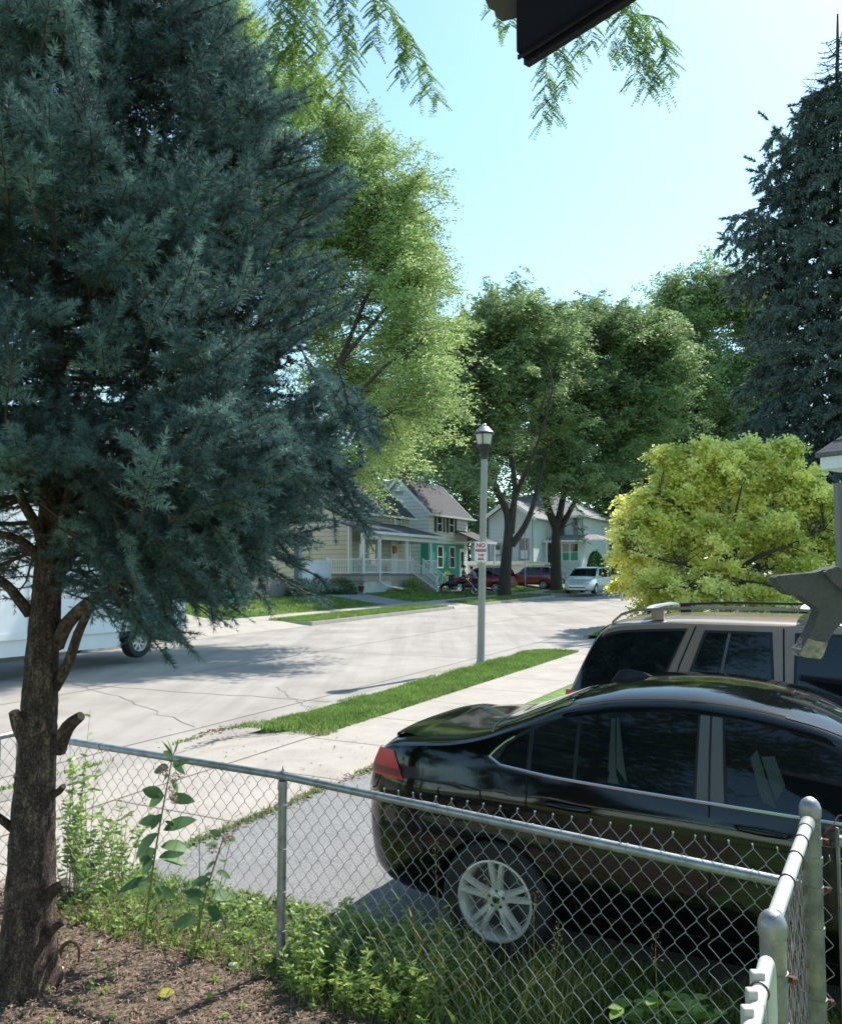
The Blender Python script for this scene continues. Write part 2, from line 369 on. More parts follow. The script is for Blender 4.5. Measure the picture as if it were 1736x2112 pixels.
# near drive aprons and drives
def apron(s0, s1, near=True):
    if near: sheet('apron', s0, s1, -7.22, -6.0, .0, M['concrete_walk'], 3, 6, lambda s,t: (RD+.006)*sstep((-t-6.2)/1.0))
    else: sheet('apron', s0, s1, -19.2, -17.08, .0, M['concrete_walk'], 3, 6, lambda s,t: (RD+.006)*sstep((t+18.6)/1.5))
apron(1.5, 9.0); apron(19.6, 24.0)
slab('driveway', 4.25, 9.2, -4.56, 14, M['asphalt'], .004, 8)
slab('driveway', 19.4, 23.8, -4.56, 14, M['concrete_walk'], .004, 8)
for a, b in ((16.0,24.6),(36.2,39.4),(51.2,54.8),(59.8,63.4)): apron(a, b, False)
for a, b, c in ((16.6,24.0,-40),(36.2,39.2,-40),(51.4,54.6,-30),(60,63.2,-30)):
    slab('driveway', a, b, c, -20.7, M['concrete_walk'] if a < 30 else M['asphalt'], .006, 26)
# front walk on the far lawn
slab('path', 27.4, 28.7, -27, -20.7, M['concrete_walk'], .006, 20)
# kerbs (each run one mesh, with joints)
def kerb(s0, s1, tf, side):
    mb = MB(); s = s0
    while s < s1 - .1:
        e = min(s + 1.8, s1); a0 = P(s+.006, tf); a1 = P(e-.006, tf); b0 = P(s+.006, tf+side*.15); b1 = P(e-.006, tf+side*.15)
        V = [a0+Vector((0,0,-.15)), a1+Vector((0,0,-.15)), b1+Vector((0,0,-.15)), b0+Vector((0,0,-.15))]
        e2 = (Vector((CO,-SI,0)) * side * .03)
        V += [a0+e2+Vector((0,0,.012)), a1+e2+Vector((0,0,.012)), b1+Vector((0,0,.012)), b0+Vector((0,0,.012))]
        mb.raw(V, [(3,2,1,0),(4,5,6,7),(0,1,5,4),(1,2,6,5),(2,3,7,6),(3,0,4,7)]); s = e
    o = mb.build('kerb', M['curb']); o['kind'] = 'structure'
for a, b in ((-60,16),(24.6,36.2),(39.4,51.2),(54.8,59.8),(63.4,160)): kerb(a, b, TF, -1)
for a, b in ((-60,1.5),(24.0,160)): kerb(a, b, TN, 1)
# flush kerb along the lamp strip, worn down
sheet('kerb', 9.0, 19.6, -7.2, -7.04, .006, M['curb'], 8, 2)
# crack / joint lines as thin sheets
def line_strip(name, pts, w_, m, dz):
    mb = MB()
    for (a, b) in zip(pts[:-1], pts[1:]):
        pa, pb = P(a[0], a[1], dz), P(b[0], b[1], dz); d = (pb-pa).normalized(); sd = Vector((-d.y, d.x, 0))*w_/2
        mb.raw([pa-sd, pb-sd, pb+sd, pa+sd], [(0,1,2,3)])
    o = mb.build(name, m, recalc=False); o['kind'] = 'structure'; return o
def wob(s0, t0, s1, t1, n=14, a=.05):
    return [(s0+(s1-s0)*i/n + random.uniform(-a,a), t0+(t1-t0)*i/n + random.uniform(-a,a)) for i in range(n+1)]
line_strip('road_joint', wob(-20,-8.05,80,-8.05,90,.02), .03, M['crack'], RD+.004)
line_strip('road_joint', wob(-20,-12.1,80,-12.1,90,.02), .025, M['crack'], RD+.004)
for sj in (10.5, 17.2, 33): line_strip('road_joint', wob(sj,-17,sj+1.1,-7.3,26,.06), .022, M['crack'], RD+.005)
for sj in np.arange(-2, 60, 1.52):
    line_strip('walk_joint', [(sj,-6.0),(sj,-4.56)], .012, M['crack'], .004)
line_strip('walk_joint', wob(1.5,-6.02,9,-6.02,10,.01), .02, M['crack'], .005)
for sj in (4.3, 6.9): line_strip('walk_joint', [(sj,-7.1),(sj,-6)], .012, M['crack'], .012)
for tj in (-19.2,): line_strip('walk_joint', [(16,tj),(24.6,tj)], .02, M['crack'], .006)
def crack(s0, t0, s1, t1, n=22, a=.10, w_=.014):
    line_strip('crack', wob(s0, t0, s1, t1, n, a), w_, M['crack'], RD+.006)
crack(12.2,-15.5,9.0,-8.2); crack(22,-16.5,23.5,-12.5); crack(27,-9.5,29,-14.6); crack(10.8,-7.5,12.4,-9.4, 12, .06)
# planting bed under the spruce: bare soil inside the fence
def blob_sheet(name, poly, dz, m):
    V = [tuple(P(s, t, dz)) for s, t in poly]; V.append(tuple(np.mean(np.array(V), 0))); n = len(poly)
    mb = MB().raw(V, [(i, (i+1)%n, n) for i in range(n)]); o = mb.build(name, m, recalc=False)
    o.data.flip_normals() if o.data.polygons[0].normal.z < 0 else None
    o['kind'] = 'structure'; return o
blob_sheet('bare_soil', [(3.75,-5.0),(4.05,-4.4),(4.1,-3.2),(3.9,-2.2),(3.6,-1.6),(3.1,-.9),(2.2,-.9),(-1,-1.2),(-2,-5),(1,-5.3)], .006, M['soil'])
blob_sheet('bare_soil', [(3.6,-1.7),(3.7,.2),(4.35,.6),(4.35,-2.3)], .005, M['soil'])

def blades(name, region, n, h, wd, m, label, cat='grass', dry=0, lean=.35, dz=0., clump=0):
    """region(n)->(s,t) arrays; one triangle-pair blade each"""
    s, t = region(n); x = s*SI + t*CO; y = s*CO - t*SI
    rz = np.array([raise_(a) for a in t]) if (t < -20).any() else 0
    z = SLOPE*y + rz + dz
    b = np.stack([x, y, z], 1); n = len(b)
    a = rng.uniform(0, 2*math.pi, n); hh = h*rng.uniform(.5, 1.25, n)
    if clump: hh *= .55 + .6*np.clip(np.sin(x*3.1)*np.sin(y*2.3+1)+.5, 0, 1.2)
    wv = np.stack([np.cos(a), np.sin(a), 0*a], 1)*(wd*rng.uniform(.6,1.3,n))[:,None]/2
    ln = rng.normal(0, lean, (n,2))*hh[:,None]; tip = b + np.stack([ln[:,0], ln[:,1], hh], 1)
    mid = b + np.stack([ln[:,0]*.3, ln[:,1]*.3, hh*.55], 1)
    V = np.stack([b-wv, b+wv, mid+wv*.8, tip, mid-wv*.8], 1).reshape(-1,3)
    o = fast_mesh(name, V, 5, m); return tag(o, label, cat, kind='stuff')
def rect(s0, s1, t0, t1): return lambda n: (rng.uniform(s0, s1, n), rng.uniform(t0, t1, n))
blades('grass_strip', rect(9.0,19.6,-7.05,-5.97), 56000, .062, .008, M['grass_blade'], 'bright green mown grass strip around the lamp post', clump=1)
blades('grass_strip', rect(24.0,40,-7.0,-6.0), 9000, .09, .018, M['grass_blade'], 'small patch of verge grass behind the tan car')
blades('grass_strip', rect(24.8,36.0,-19.2,-17.3), 26000, .08, .02, M['grass_blade'], 'sunlit grass strip along the far kerb')
blades('grass_strip', rect(39.5,51.2,-19.2,-17.3), 14000, .09, .025, M['grass_blade'], 'shaded kerbside grass in front of the motorcycle')
blades('grass_strip', rect(54.8,59.8,-19.2,-17.3), 5000, .09, .03, M['grass_blade'], 'kerbside grass between the two dark street trees')
blades('front_lawn', lambda n: (rng.uniform(24.1,36.0,n), rng.uniform(-26,-20.75,n)), 30000, .09, .025, M['grass_blade'], 'front lawn before the white privacy fence')
blades('front_lawn', rect(39.4,51.2,-24,-20.75), 12000, .10, .03, M['grass_blade'], 'shaded lawn at the foot of the porch steps')
blades('front_lawn', rect(54.8,60,-26,-20.75), 7000, .09, .03, M['grass_blade'], 'lawn between the two red cars')
blades('front_lawn', rect(24,60,-4.5,9), 24000, .09, .05, M['grass_blade'], 'lawn under the golden maple')
# weeds growing out of the drive edge
def edge_region(n):
    k = rng.integers(0, 3, n)
    s = np.where(k==0, rng.uniform(4.2,9.2,n), np.where(k==1, rng.uniform(8.6,19.6,n), rng.uniform(2,9,n)))
    t = np.where(k==0, -4.56+rng.normal(0,.025,n), np.where(k==1, -7.12+rng.normal(0,.02,n), -7.2+rng.normal(0,.02,n)))
    keep = (np.sin(s*5.1)+np.sin(s*2.3+1)+rng.normal(0,.4,n)) > np.where(k==0,-.6,.5)
    return s[keep], t[keep]
blades('joint_weeds', edge_region, 5200, .045, .012, M['grass_blade'], 'weeds sprouting from the pavement joints beside the asphalt')
blades('joint_weeds', rect(8.75,9.1,-7.1,-5.9), 700, .07, .012, M['grass_blade'], 'ragged grass edge at the end of the verge')
# ================================================================ vehicles
def pchip(pts):
    x = np.array([p[0] for p in pts], float); y = np.array([p[1] for p in pts], float)
    h = np.diff(x); d = np.diff(y)/h; m = np.zeros_like(y)
    for i in range(1, len(x)-1):
        if d[i-1]*d[i] > 0:
            w1, w2 = 2*h[i]+h[i-1], h[i]+2*h[i-1]; m[i] = (w1+w2)/(w1/d[i-1]+w2/d[i])
    m[0], m[-1] = d[0], d[-1]
    def f(q):
        q = min(max(q, x[0]), x[-1]); i = min(max(int(np.searchsorted(x, q))-1, 0), len(h)-1)
        t = (q-x[i])/h[i]; a, b = t*t*(3-2*t), t*t*t
        return float(y[i]*(1-a)+y[i+1]*a + h[i]*(m[i]*(b-2*t*t+t) + m[i+1]*(b-t*t)))
    return f
class Body:
    """car body surface: x from rear 0 to front L, y sideways, z up"""
    def __init__(s, L, top, bot, plan, belt, tumble=.42, cu=.25, drop=(( 0,.09),(9,.09)), pw=2.4, crease=None):
        s.L = L; s.top, s.bot, s.plan, s.belt, s.drop = map(pchip, (top, bot, plan, belt, drop))
        s.tum, s.cu, s.pw, s.cr = tumble, cu, pw, crease
    def hw(s, x, z):
        W, z0, zb = s.plan(x), s.bot(x), s.belt(x); zm = z0 + (zb-z0)*.48
        if z < zm: y = W*(1-.085*((zm-z)/max(zm-z0,.01))**2.2)
        else:
            k = min(1, (z-zm)/(zb-zm)); y = W*(1-.055*k**2)
            if z > zb: y -= s.tum*(z-zb) + s.cu*(z-zb)**2
        if s.cr:
            zc = s.cr(x); y += .012*math.exp(-((z-zc)/.035)**2) - .010*math.exp(-((z-zc+.10)/.06)**2)
        return max(y, .02)
    def sec(s, x, n1=16, n2=10):
        z0, zt = s.bot(x), s.top(x); d = min(s.drop(x), (zt-z0)*.45); ze = zt-d; pts = [(0, z0), (s.hw(x, z0)*.6, z0)]
        for i in range(n1+1):
            z = z0 + (ze-z0)*i/n1; y = s.hw(x, z)
            if i == 0: y -= .03
            pts.append((y, z))
        we = s.hw(x, ze)
        for i in range(1, n2+1):
            a = math.pi/2*i/n2; pts.append((we*math.cos(a)**(2/s.pw) if i < n2 else 0, ze + d*math.sin(a)**(2/s.pw)))
        return pts
    def top_pt(s, x, f, off=0.0):
        """point on the roof side of section x; f=0 roof edge .. 1 centre .. 2 other edge"""
        zt, z0 = s.top(x), s.bot(x); d = min(s.drop(x), (zt-z0)*.45); ze = zt-d; we = s.hw(x, ze)
        u = 1-f if f <= 1 else f-1; yy = u*.995
        z = ze + d*(1-abs(yy)**s.pw)**(1/s.pw)
        return (x, (1 if f <= 1 else -1)*we*yy, z+off)
    def mesh(s, xs):
        return np.array([[(x, y, z) for y, z in s.sec(x)] for x in xs])
def mirror(grid): g = grid.copy(); g[..., 1] *= -1; return g
def body_mesh(B, xs, wheels, wr, name, m, root, awid=.34):
    g = B.mesh(xs); mg = mirror(g)[:, ::-1][:, 1:]           # full ring
    full = np.concatenate([g, mg[:, :-1]], 1)
    mb = MB().grid(full, closed=True); k = full.shape[1]; n = len(xs)
    mb.f.append(list(range(k-1,-1,-1))); mb.sm.append(False); mb.f.append([(n-1)*k+j for j in range(k)]); mb.sm.append(False)
    o = mb.build(name, m, root)
    cut = MB()
    for wx in wheels:
        for sd in (-1, 1):
            mm = Matrix.Translation((wx, sd*(B.plan(wx)-awid/2+.06), wr-.01)) @ Matrix.Rotation(math.pi/2, 4, 'X')
            cut.lathe([(wr*1.13, -awid/2-.04), (wr*1.13, awid/2+.04)], 36, mm, smooth=False)
    c = cut.build('cutter', m, root); md = o.modifiers.new('b', 'BOOLEAN'); md.operation = 'DIFFERENCE'; md.object = c; md.solver = 'EXACT'
    bpy.context.view_layer.update(); dg = bpy.context.evaluated_depsgraph_get()
    me = bpy.data.meshes.new_from_object(o.evaluated_get(dg)); o.modifiers.clear(); o.data = me
    bpy.data.objects.remove(c); me.polygons.foreach_set('use_smooth', [True]*len(me.polygons)); me.set_sharp_from_angle(angle=R(34))
    return o
def side_patch(B, sd, xb, xt, zb, zt, off, nx=24, nz=8):
    """patch on the body side. xb,xt: (rear,front) x at bottom/top; zb,zt functions of x"""
    g = np.zeros((nx+1, nz+1, 3))
    for i in range(nx+1):
        for j in range(nz+1):
            v = j/nz; u = i/nx; x = (xb[0]+(xb[1]-xb[0])*u)*(1-v) + (xt[0]+(xt[1]-xt[0])*u)*v
            a, b = zb(x), zt(x); b = max(b, a+.002); z = a+(b-a)*v; g[i, j] = (x, sd*(B.hw(x, z)+off), z)
    return g
def side_line(B, sd, pts, wd, off=.002):
    """ribbon on the body side along (x,z) points"""
    mb = MB(); V = []
    for i, (x, z) in enumerate(pts):
        a = pts[max(i-1,0)]; b = pts[min(i+1,len(pts)-1)]; d = np.array([b[0]-a[0], b[1]-a[1]]); d /= np.linalg.norm(d)+1e-9
        n = np.array([-d[1], d[0]])*wd/2
        V.append([(x+n[0], sd*(B.hw(x+n[0], z+n[1])+off), z+n[1]), (x-n[0], sd*(B.hw(x-n[0], z-n[1])+off), z-n[1])])
    return np.array(V)
def dens(pts, n=10):
    out = []
    for a, b in zip(pts[:-1], pts[1:]):
        for i in range(n): out.append((a[0]+(b[0]-a[0])*i/n, a[1]+(b[1]-a[1])*i/n))
    out.append(pts[-1]); return out
def top_patch(B, xa, xb, fa, fb, off, nx=14, nf=18):
    """patch on the roof-side skin between stations xa..xb (functions of f allowed)"""
    g = np.zeros((nx+1, nf+1, 3))
    for i in range(nx+1):
        for j in range(nf+1):
            f = fa+(fb-fa)*j/nf; x0 = xa(f) if callable(xa) else xa; x1 = xb(f) if callable(xb) else xb
            x = x0+(x1-x0)*i/nx; p = np.array(B.top_pt(x, f)); q = np.array(B.top_pt(x+.01, f)); r = np.array(B.top_pt(x, min(f+.02, 2) if f < 1.98 else f-.02))
            nv = np.cross(q-p, r-p); nv /= np.linalg.norm(nv)+1e-9
            if nv[2] < 0: nv = -nv
            g[i, j] = p + nv*off
    return g
def wheel(root, x, y, r, wd, rimr, spokes, sd, style='double', loc=None, name='wheel', simple=False):
    """wheel: tyre > rim. axis along y, outer face towards sd"""
    T = Matrix.Translation((x, y, r)) @ Matrix.Rotation(-sd*math.pi/2, 4, 'X')   # local z -> outer side
    h = wd/2
    ty = MB().lathe([(rimr*.96,-h*.8),(rimr*1.05,-h*.95),(r*.90,-h),(r*.975,-h*.82),(r,-h*.5),(r,h*.5),(r*.975,h*.82),(r*.90,h),(rimr*1.06,h*.95),(rimr*1.01,h*.80)], 40, T, cap=False)
    for q in (-.3, 0, .3): ty.lathe([(r*1.001, q*wd-.004),(r*1.003, q*wd),(r*1.001, q*wd+.004)], 40, T, cap=False)
    w_ = ty.build('wheel', M['rubber'], root)
    rm = MB().lathe([(rimr*.9,-h*.7),(rimr*.86,h*.1),(rimr*.90,h*.6),(rimr*.97,h*.78),(rimr*1.02,h*.86),(rimr*1.02,h*.78)], 40, T, cap=False)
    rm.lathe([(rimr*1.0,h*.80),(rimr*1.03,h*.90),(rimr*.985,h*.93),(rimr*.95,h*.80)], 40, T, cap=False)
    def spoke(a, r0, r1, w0, w1, zc0, zc1, th):
        c, s_ = math.cos(a), math.sin(a); V = []
        for rr, ww, zc in ((r0, w0, zc0), ((r0+r1)/2, (w0+w1)/2*.9, (zc0+zc1)/2+.006), (r1, w1, zc1)):
            for u, zz in ((-1,-th),(1,-th),(.55,.0),(-.55,.0)):
                V.append(T @ Vector((c*rr - s_*ww*u/2, s_*rr + c*ww*u/2, zc+zz)))
        Fc = [(3,2,1,0),(8,9,10,11)]
        for k in (0,4):
            for j in range(4): Fc.append((k+j, k+(j+1)%4, k+4+(j+1)%4, k+4+j))
        rm.raw(V, Fc)
    for i in range(spokes):
        a = 2*math.pi*i/spokes + .3
        if style == 'double':
            for q in (-1, 1):
                c, s_ = math.cos(a), math.sin(a)
                spoke(a+q*.17, rimr*.24, rimr*.97, rimr*.22, rimr*.17, h*.62, h*.84, .025)
        else: spoke(a, rimr*.2, rimr*.96, rimr*.34, rimr*.26, h*.62, h*.62, .02)
    rm.lathe([(rimr*.05,h*.2),(rimr*.30,h*.2),(rimr*.30,h*.50),(rimr*.24,h*.60),(rimr*.15,h*.62)], 24, T)
    rm.build('rim', M['alloy'], w_)
    if not simple:
        mb = MB()
        for i in range(5):
            a = 2*math.pi*i/5+.3; mb.lathe([(rimr*.045, h*.45),(rimr*.045,h*.625)], 8, T @ Matrix.Translation((rimr*.205*math.cos(a), rimr*.205*math.sin(a), 0)))
        mb.lathe([(rimr*.11,h*.55),(rimr*.11,h*.64),(rimr*.06,h*.66)], 20, T)
        mb.build('hub_cap', M['chrome'], w_)
    MB().lathe([(.01,-h*.3),(rimr*.88,-h*.3),(rimr*.88,-h*.2),(.02,-h*.2)], 30, T).build('brake_disc', M['plastic_grey'], w_)
    return w_
def arch_liner(root, B, x, r, awid=.34):
    out = []
    for sd in (-1, 1):
        mb = MB(); out.append(mb); y = sd*(B.plan(x)-awid+.055); T = Matrix.Translation((x, y, r)) @ Matrix.Rotation(-sd*math.pi/2, 4, 'X')
        mb.lathe([(.01,-.012),(r*1.11,-.012),(r*1.11,0),(.01,0)], 30, T)
    return out
def seam(B, root, sides, lines, wd=.007, name='door_seam'):
    for sd in sides:
        for ln in lines: MB().grid(side_line(B, sd, dens(ln), wd, .0012), smooth=False).build(name, M['seam'], root, recalc=False)

# ---------------------------------------------------------------- black sedan in the drive
mat('lens_dark', (.16,.004,.008), .3)
def build_sedan():
    L = 4.66
    top = [(0,.66),(.03,.80),(.08,.97),(.15,1.065),(.22,1.105),(.40,1.125),(.62,1.15),(.80,1.19),(1.05,1.285),(1.30,1.385),(1.6,1.445),(1.9,1.46),(2.2,1.44),(2.5,1.385),(2.8,1.28),(3.1,1.14),(3.35,1.02),(4.1,.93),(4.45,.80),(4.6,.66),(4.66,.52)]
    bot = [(0,.42),(.06,.34),(.2,.26),(.6,.22),(1,.2),(3.7,.19),(4.4,.22),(4.66,.34)]
    plan = [(0,.56),(.03,.64),(.08,.715),(.16,.775),(.30,.83),(.55,.872),(1.0,.895),(2.3,.90),(3.7,.89),(4.2,.84),(4.45,.74),(4.58,.62),(4.66,.46)]
    belt = [(0,1.04),(.8,1.03),(1.3,.985),(2.2,.945),(3.4,.90),(4.66,.84)]
    drop = [(0,.12),(.15,.095),(.5,.08),(.85,.085),(1.15,.10),(1.5,.13),(2.2,.13),(2.7,.11),(3.6,.07),(4.66,.10)]
    B = Body(L, top, bot, plan, belt, .40, .38, drop, 2.5, crease=pchip([(0,.80),(1,.84),(2.5,.80),(4.66,.68)]))
    c = P(5.2, -2.75); root = empty('black_sedan', c, -TH); pitch = math.atan(0)
    tag(root, 'shiny black four-door sedan in the asphalt driveway behind the chain-link fence', 'car')
    xs = sorted(set([0,.008,.02,.035,.055,.08,.11,.15,.2,.25,.31,.38] + list(np.linspace(.45,4.2,84)) + [4.25,4.3,4.36,4.42,4.48,4.53,4.58,4.61,4.635,4.65,4.66]))
    body = body_mesh(B, xs, (.95, 3.65), .308, 'body', M['car_black'], root)
    # glazing on both sides
    ztop = lambda x: B.top(x) - B.drop(x) - .035 - .0*x
    zb = lambda x: B.belt(x) + .012
    def zt(x):
        pts = [(.90,1.04),(1.0,1.13),(1.15,1.22),(1.35,1.30),(1.6,1.345),(1.9,1.36),(2.2,1.34),(2.45,1.28),(2.75,1.17),(3.05,1.02)]
        return pchip(pts)(x)
    for sd in (-1, 1):
        fr = MB().grid(side_patch(B, sd, (.88, 3.10), (.88, 3.10), lambda x: B.belt(x)-.004, lambda x: max(zt(x)+.022, B.belt(x)), .0025, 60, 10))
        fr = fr.build('window_surround', M['trim_black'], root)
        for nm, xb, xt in (('quarter_window',(.93,1.12),(.99,1.11)), ('rear_door_window',(1.145,1.375),(1.135,1.365)), ('rear_door_window',(1.395,1.985),(1.385,1.985)), ('front_door_window',(2.145,3.02),(2.11,2.95))):
            gp = side_patch(B, sd, xb, xt, lambda x: B.belt(x)+.012, lambda x: max(zt(x), B.belt(x)+.014), .0055, 26, 8)
            MB().grid(gp).build(nm, M['glass_dark'], root)
        # door pillar gloss panels
        pm = MB()
        pm.grid(side_patch(B, sd, (2.0,2.055), (1.995,2.042), lambda x: B.belt(x)+.005, lambda x: zt(x)+.015, .007, 4, 8))
        pm.grid(side_patch(B, sd, (2.066,2.13), (2.052,2.10), lambda x: B.belt(x)+.005, lambda x: zt(x)+.015, .007, 4, 8))
        pm.build('door_pillar', M['plastic_grey'], root)
        cm = MB(); pts = [(.90,1.06)] + [(x, B.belt(x)+.003) for x in np.linspace(.97,3.06,50)]
        for (x, z), (x2, z2) in zip(pts[:-1], pts[1:]): pass
        cm.tube([(x, sd*(B.hw(x,z)+.004), z) for x, z in pts], .0085, 6)
        cm.tube([(x, sd*(B.hw(x,z)+.004), z) for x, z in [(.90,1.06),(.935,1.10),(.98,1.14),(1.03,1.17)]], .006, 6)
        cm.build('chrome_strip', M['chrome'], root)
        for hx in (1.36, 2.30):
            z = .86; hy = lambda x: sd*(B.hw(x, z)+.022)
            MB().tube([(hx-.12, sd*(B.hw(hx-.12,z)-.002), z+.004), (hx-.10, hy(hx-.1), z+.005), (hx, hy(hx)+sd*.010, z), (hx+.10, hy(hx+.1), z-.006), (hx+.12, sd*(B.hw(hx+.12,z)-.002), z-.008)], [.008,.014,.016,.014,.008], 10).build('door_handle', M['car_black'], root)
        lights = side_patch(B, sd, (.06,.36), (.15,.27), lambda x: .87+.0*x, lambda x: 1.03-.02*x, .006, 14, 8)
        MB().grid(lights).build('tail_light', M['tail_red'], root)
        MB().grid(side_patch(B, sd, (.10,.33), (.105,.34), lambda x: .885, lambda x: .925, .0085, 10, 4)).build('tail_light_strip', M['lens_dark'], root)
        seam_lines = [[(1.125,.99),(1.13,.84),(1.25,.70),(1.36,.5),(1.40,.34)], [(2.06,.95),(2.06,.6),(2.05,.32)], [(3.06,.92),(3.10,.34)],
                      [(1.41,.33),(3.09,.31)], [(.60,.86),(.62,.73),(.70,.70),(.86,.72),(.88,.80),(.86,.88),(.70,.90),(.60,.86)] if sd < 0 else [(1.41,.40),(1.42,.34)],
                      [(.05,.74),(.30,.70),(.56,.66)], [(.24,.98),(.14,.80),(.10,.78)]]
        seam(B, root, (sd,), seam_lines, .008)
        mm = MB(); mm.sphere((3.0, sd*(B.hw(3.0,.98)+.10), 1.0), .10, 16, 10, (.6,1.0,.75)); mm.bar((3.03, sd*B.hw(3.03,.93), .93), (3.0, sd*(B.hw(3.0,.95)+.08), .97), .05, .03)
        mm.build('side_mirror', M['car_black'], root)
    # rear window and windscreen
    MB().grid(top_patch(B, lambda f: .80+.13*abs(1-f)**2, lambda f: 1.34-.06*abs(1-f)**2, .10, 1.90, .003)).build('rear_window', M['glass_dark'], root)
    MB().grid(top_patch(B, lambda f: 2.46-.08*abs(1-f)**2, lambda f: 3.34-.12*abs(1-f)**2, .08, 1.92, .003)).build('windscreen', M['glass_dark'], root)
    ln = MB()
    ln.grid(top_patch(B, lambda f: .765+.13*abs(1-f)**2, lambda f: .775+.13*abs(1-f)**2, .06, 1.94, .002, 1, 24))
    for f in (.10, 1.90): ln.grid(top_patch(B, 1.35, 2.45, f-.012, f+.012, .0015, 30, 1))
    ln.build('body_seam', M['seam'], root)
    # boot lip, aerial fin
    lip = np.array([[B.top_pt(x, f, dz) for x, dz in ((.20,.0),(.205,.022),(.27,.018),(.36,.0))] for f in np.linspace(.18,1.82,24)])
    MB().grid(lip).build('boot_lip', M['car_black'], root)
    zt0 = B.top(1.62); fin = []
    for u, h_ in ((0,0),(.05,.055),(.10,.062),(.12,.055),(.20,.028),(.25,0)):
        x = 1.36+u; fin.append([(x,-.03*(1-u/.26)-.002,B.top(x)-.012),(x+.002,-.012*(1-u/.3),B.top(x)+h_*.8),(x,0,B.top(x)+h_),(x+.002,.012*(1-u/.3),B.top(x)+h_*.8),(x,.03*(1-u/.26)+.002,B.top(x)-.012)])
    MB().grid(np.array(fin)).build('aerial_fin', M['trim_black'], root)
    for wx in (.95, 3.65):
        for sd in (-1, 1): wheel(root, wx, sd*.80, .312, .21, .208, 5, sd)
        [a.build('wheel_arch', M['trim_black'], root) for a in arch_liner(root, B, wx, .325)]
    MB().box((-.004,-.26,.60),(.02,.26,.72)).build('number_plate', M['sign_white'], root)
    ex = MB().tube([(.02,-.5,.30),(.25,-.5,.30)], .035, 12); ex.build('exhaust', M['chrome'], root)
    # faint reflections painted as slanted quads on the side glass
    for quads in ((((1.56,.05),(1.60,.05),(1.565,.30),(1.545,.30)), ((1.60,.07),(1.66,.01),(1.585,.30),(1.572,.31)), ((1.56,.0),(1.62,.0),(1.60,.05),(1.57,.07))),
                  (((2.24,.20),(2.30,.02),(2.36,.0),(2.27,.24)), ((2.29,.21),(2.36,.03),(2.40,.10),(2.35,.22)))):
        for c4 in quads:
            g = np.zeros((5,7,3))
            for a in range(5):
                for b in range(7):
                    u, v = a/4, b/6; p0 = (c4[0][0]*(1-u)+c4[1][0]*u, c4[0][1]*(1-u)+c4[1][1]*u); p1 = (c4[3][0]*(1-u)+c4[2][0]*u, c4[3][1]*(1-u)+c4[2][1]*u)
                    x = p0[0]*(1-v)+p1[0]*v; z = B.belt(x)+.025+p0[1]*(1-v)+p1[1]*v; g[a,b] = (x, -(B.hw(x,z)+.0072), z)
            MB().grid(g).build('painted_reflection', M['reflection_paint'], root)
    return root
mat('reflection_paint', (.028,.042,.037), .35, var=.15, vs=20, coat=.4)
sedan = build_sedan()

# ---------------------------------------------------------------- generic tall wagon body (SUVs, minivan)
def build_wagon(name, label, loc, rz, L, W, H, paint, top, belt, bot, plan, wins, wx, wr, rimr, group=None, rack=False, seams=(), front=False, spokes=5, pillars=(), detail=True, drop=.08, tum=.30, tail=None, cat='car', cladding=None):
    drp = [(0,drop),(L,drop)]
    B = Body(L, top, bot, plan, belt, tum, .10, drp, 3.2)
    root = empty(name, loc, rz); tag(root, label, cat, group)
    xs = sorted(set([0,.01,.03,.06,.1,.15,.2,.26,.33] + list(np.linspace(.4,L-.5,60 if detail else 36)) + [L-.4,L-.3,L-.22,L-.15,L-.1,L-.06,L-.03,L-.01,L]))
    body_mesh(B, xs, wx, wr, 'body', paint, root, .32)
    for sd in (-1, 1):
        for nm, xb, xt, d0, d1 in wins:
            zt = lambda x, d1=d1: max(B.top(x)-drop-d1, B.belt(x)+.05)
            zb = lambda x, d0=d0: B.belt(x)+d0
            w1 = MB().grid(side_patch(B, sd, (xb[0]-.02,xb[1]+.02), (xt[0]-.02,xt[1]+.02), lambda x: zb(x)-.02, lambda x: zt(x)+.02, .003, 20, 6)).build('window_surround', M['trim_black'], root)
            MB().grid(side_patch(B, sd, xb, xt, zb, zt, .006, 20, 6)).build(nm, M['glass_dark'], root)
        if seams: seam(B, root, (sd,), seams, .012)
        if tail: MB().grid(side_patch(B, sd, (tail[0],tail[1]), (tail[0]+.02,tail[1]), lambda x: tail[2], lambda x: tail[3], .008, 8, 6)).build('tail_light', M['tail_red'], root)
        for hx in [s_[0][0]+.16 for s_ in seams[:2]] if seams else []:
            z = B.belt(hx)-.10; MB().bar((hx-.10, sd*(B.hw(hx,z)+.012), z), (hx+.10, sd*(B.hw(hx,z)+.012), z), .035, .035).build('door_handle', paint, root, bevel=.01)
    for x_ in wx:
        for sd in (-1, 1): wheel(root, x_, sd*(W/2-.13), wr, .22, rimr, spokes, sd, 'single' if spokes > 4 else 'double', simple=not detail)
        [a.build('wheel_arch', M['trim_black'], root) for a in arch_liner(root, B, x_, wr, .32)]
    return root, B
def suv_profile(L, H, hood=1.12, cowl=1.2, nose=.95, rear_rake=.30, ws=1.55):
    xw = L-ws
    top = [(0,.62),(.03,.80),(.08,1.0),(.08+rear_rake*.4,H*.80),(.08+rear_rake,H-.05),(.6,H-.01),(1.2,H),(xw-.75,H-.01),(xw-.45,H-.07),(xw,H-.45 if H<1.75 else H-.42),(xw+.28,cowl-.02),(xw+.5,hood),(L-.5,hood-.06),(L-.18,nose),(L-.04,nose-.18),(L,.6)]
    return top
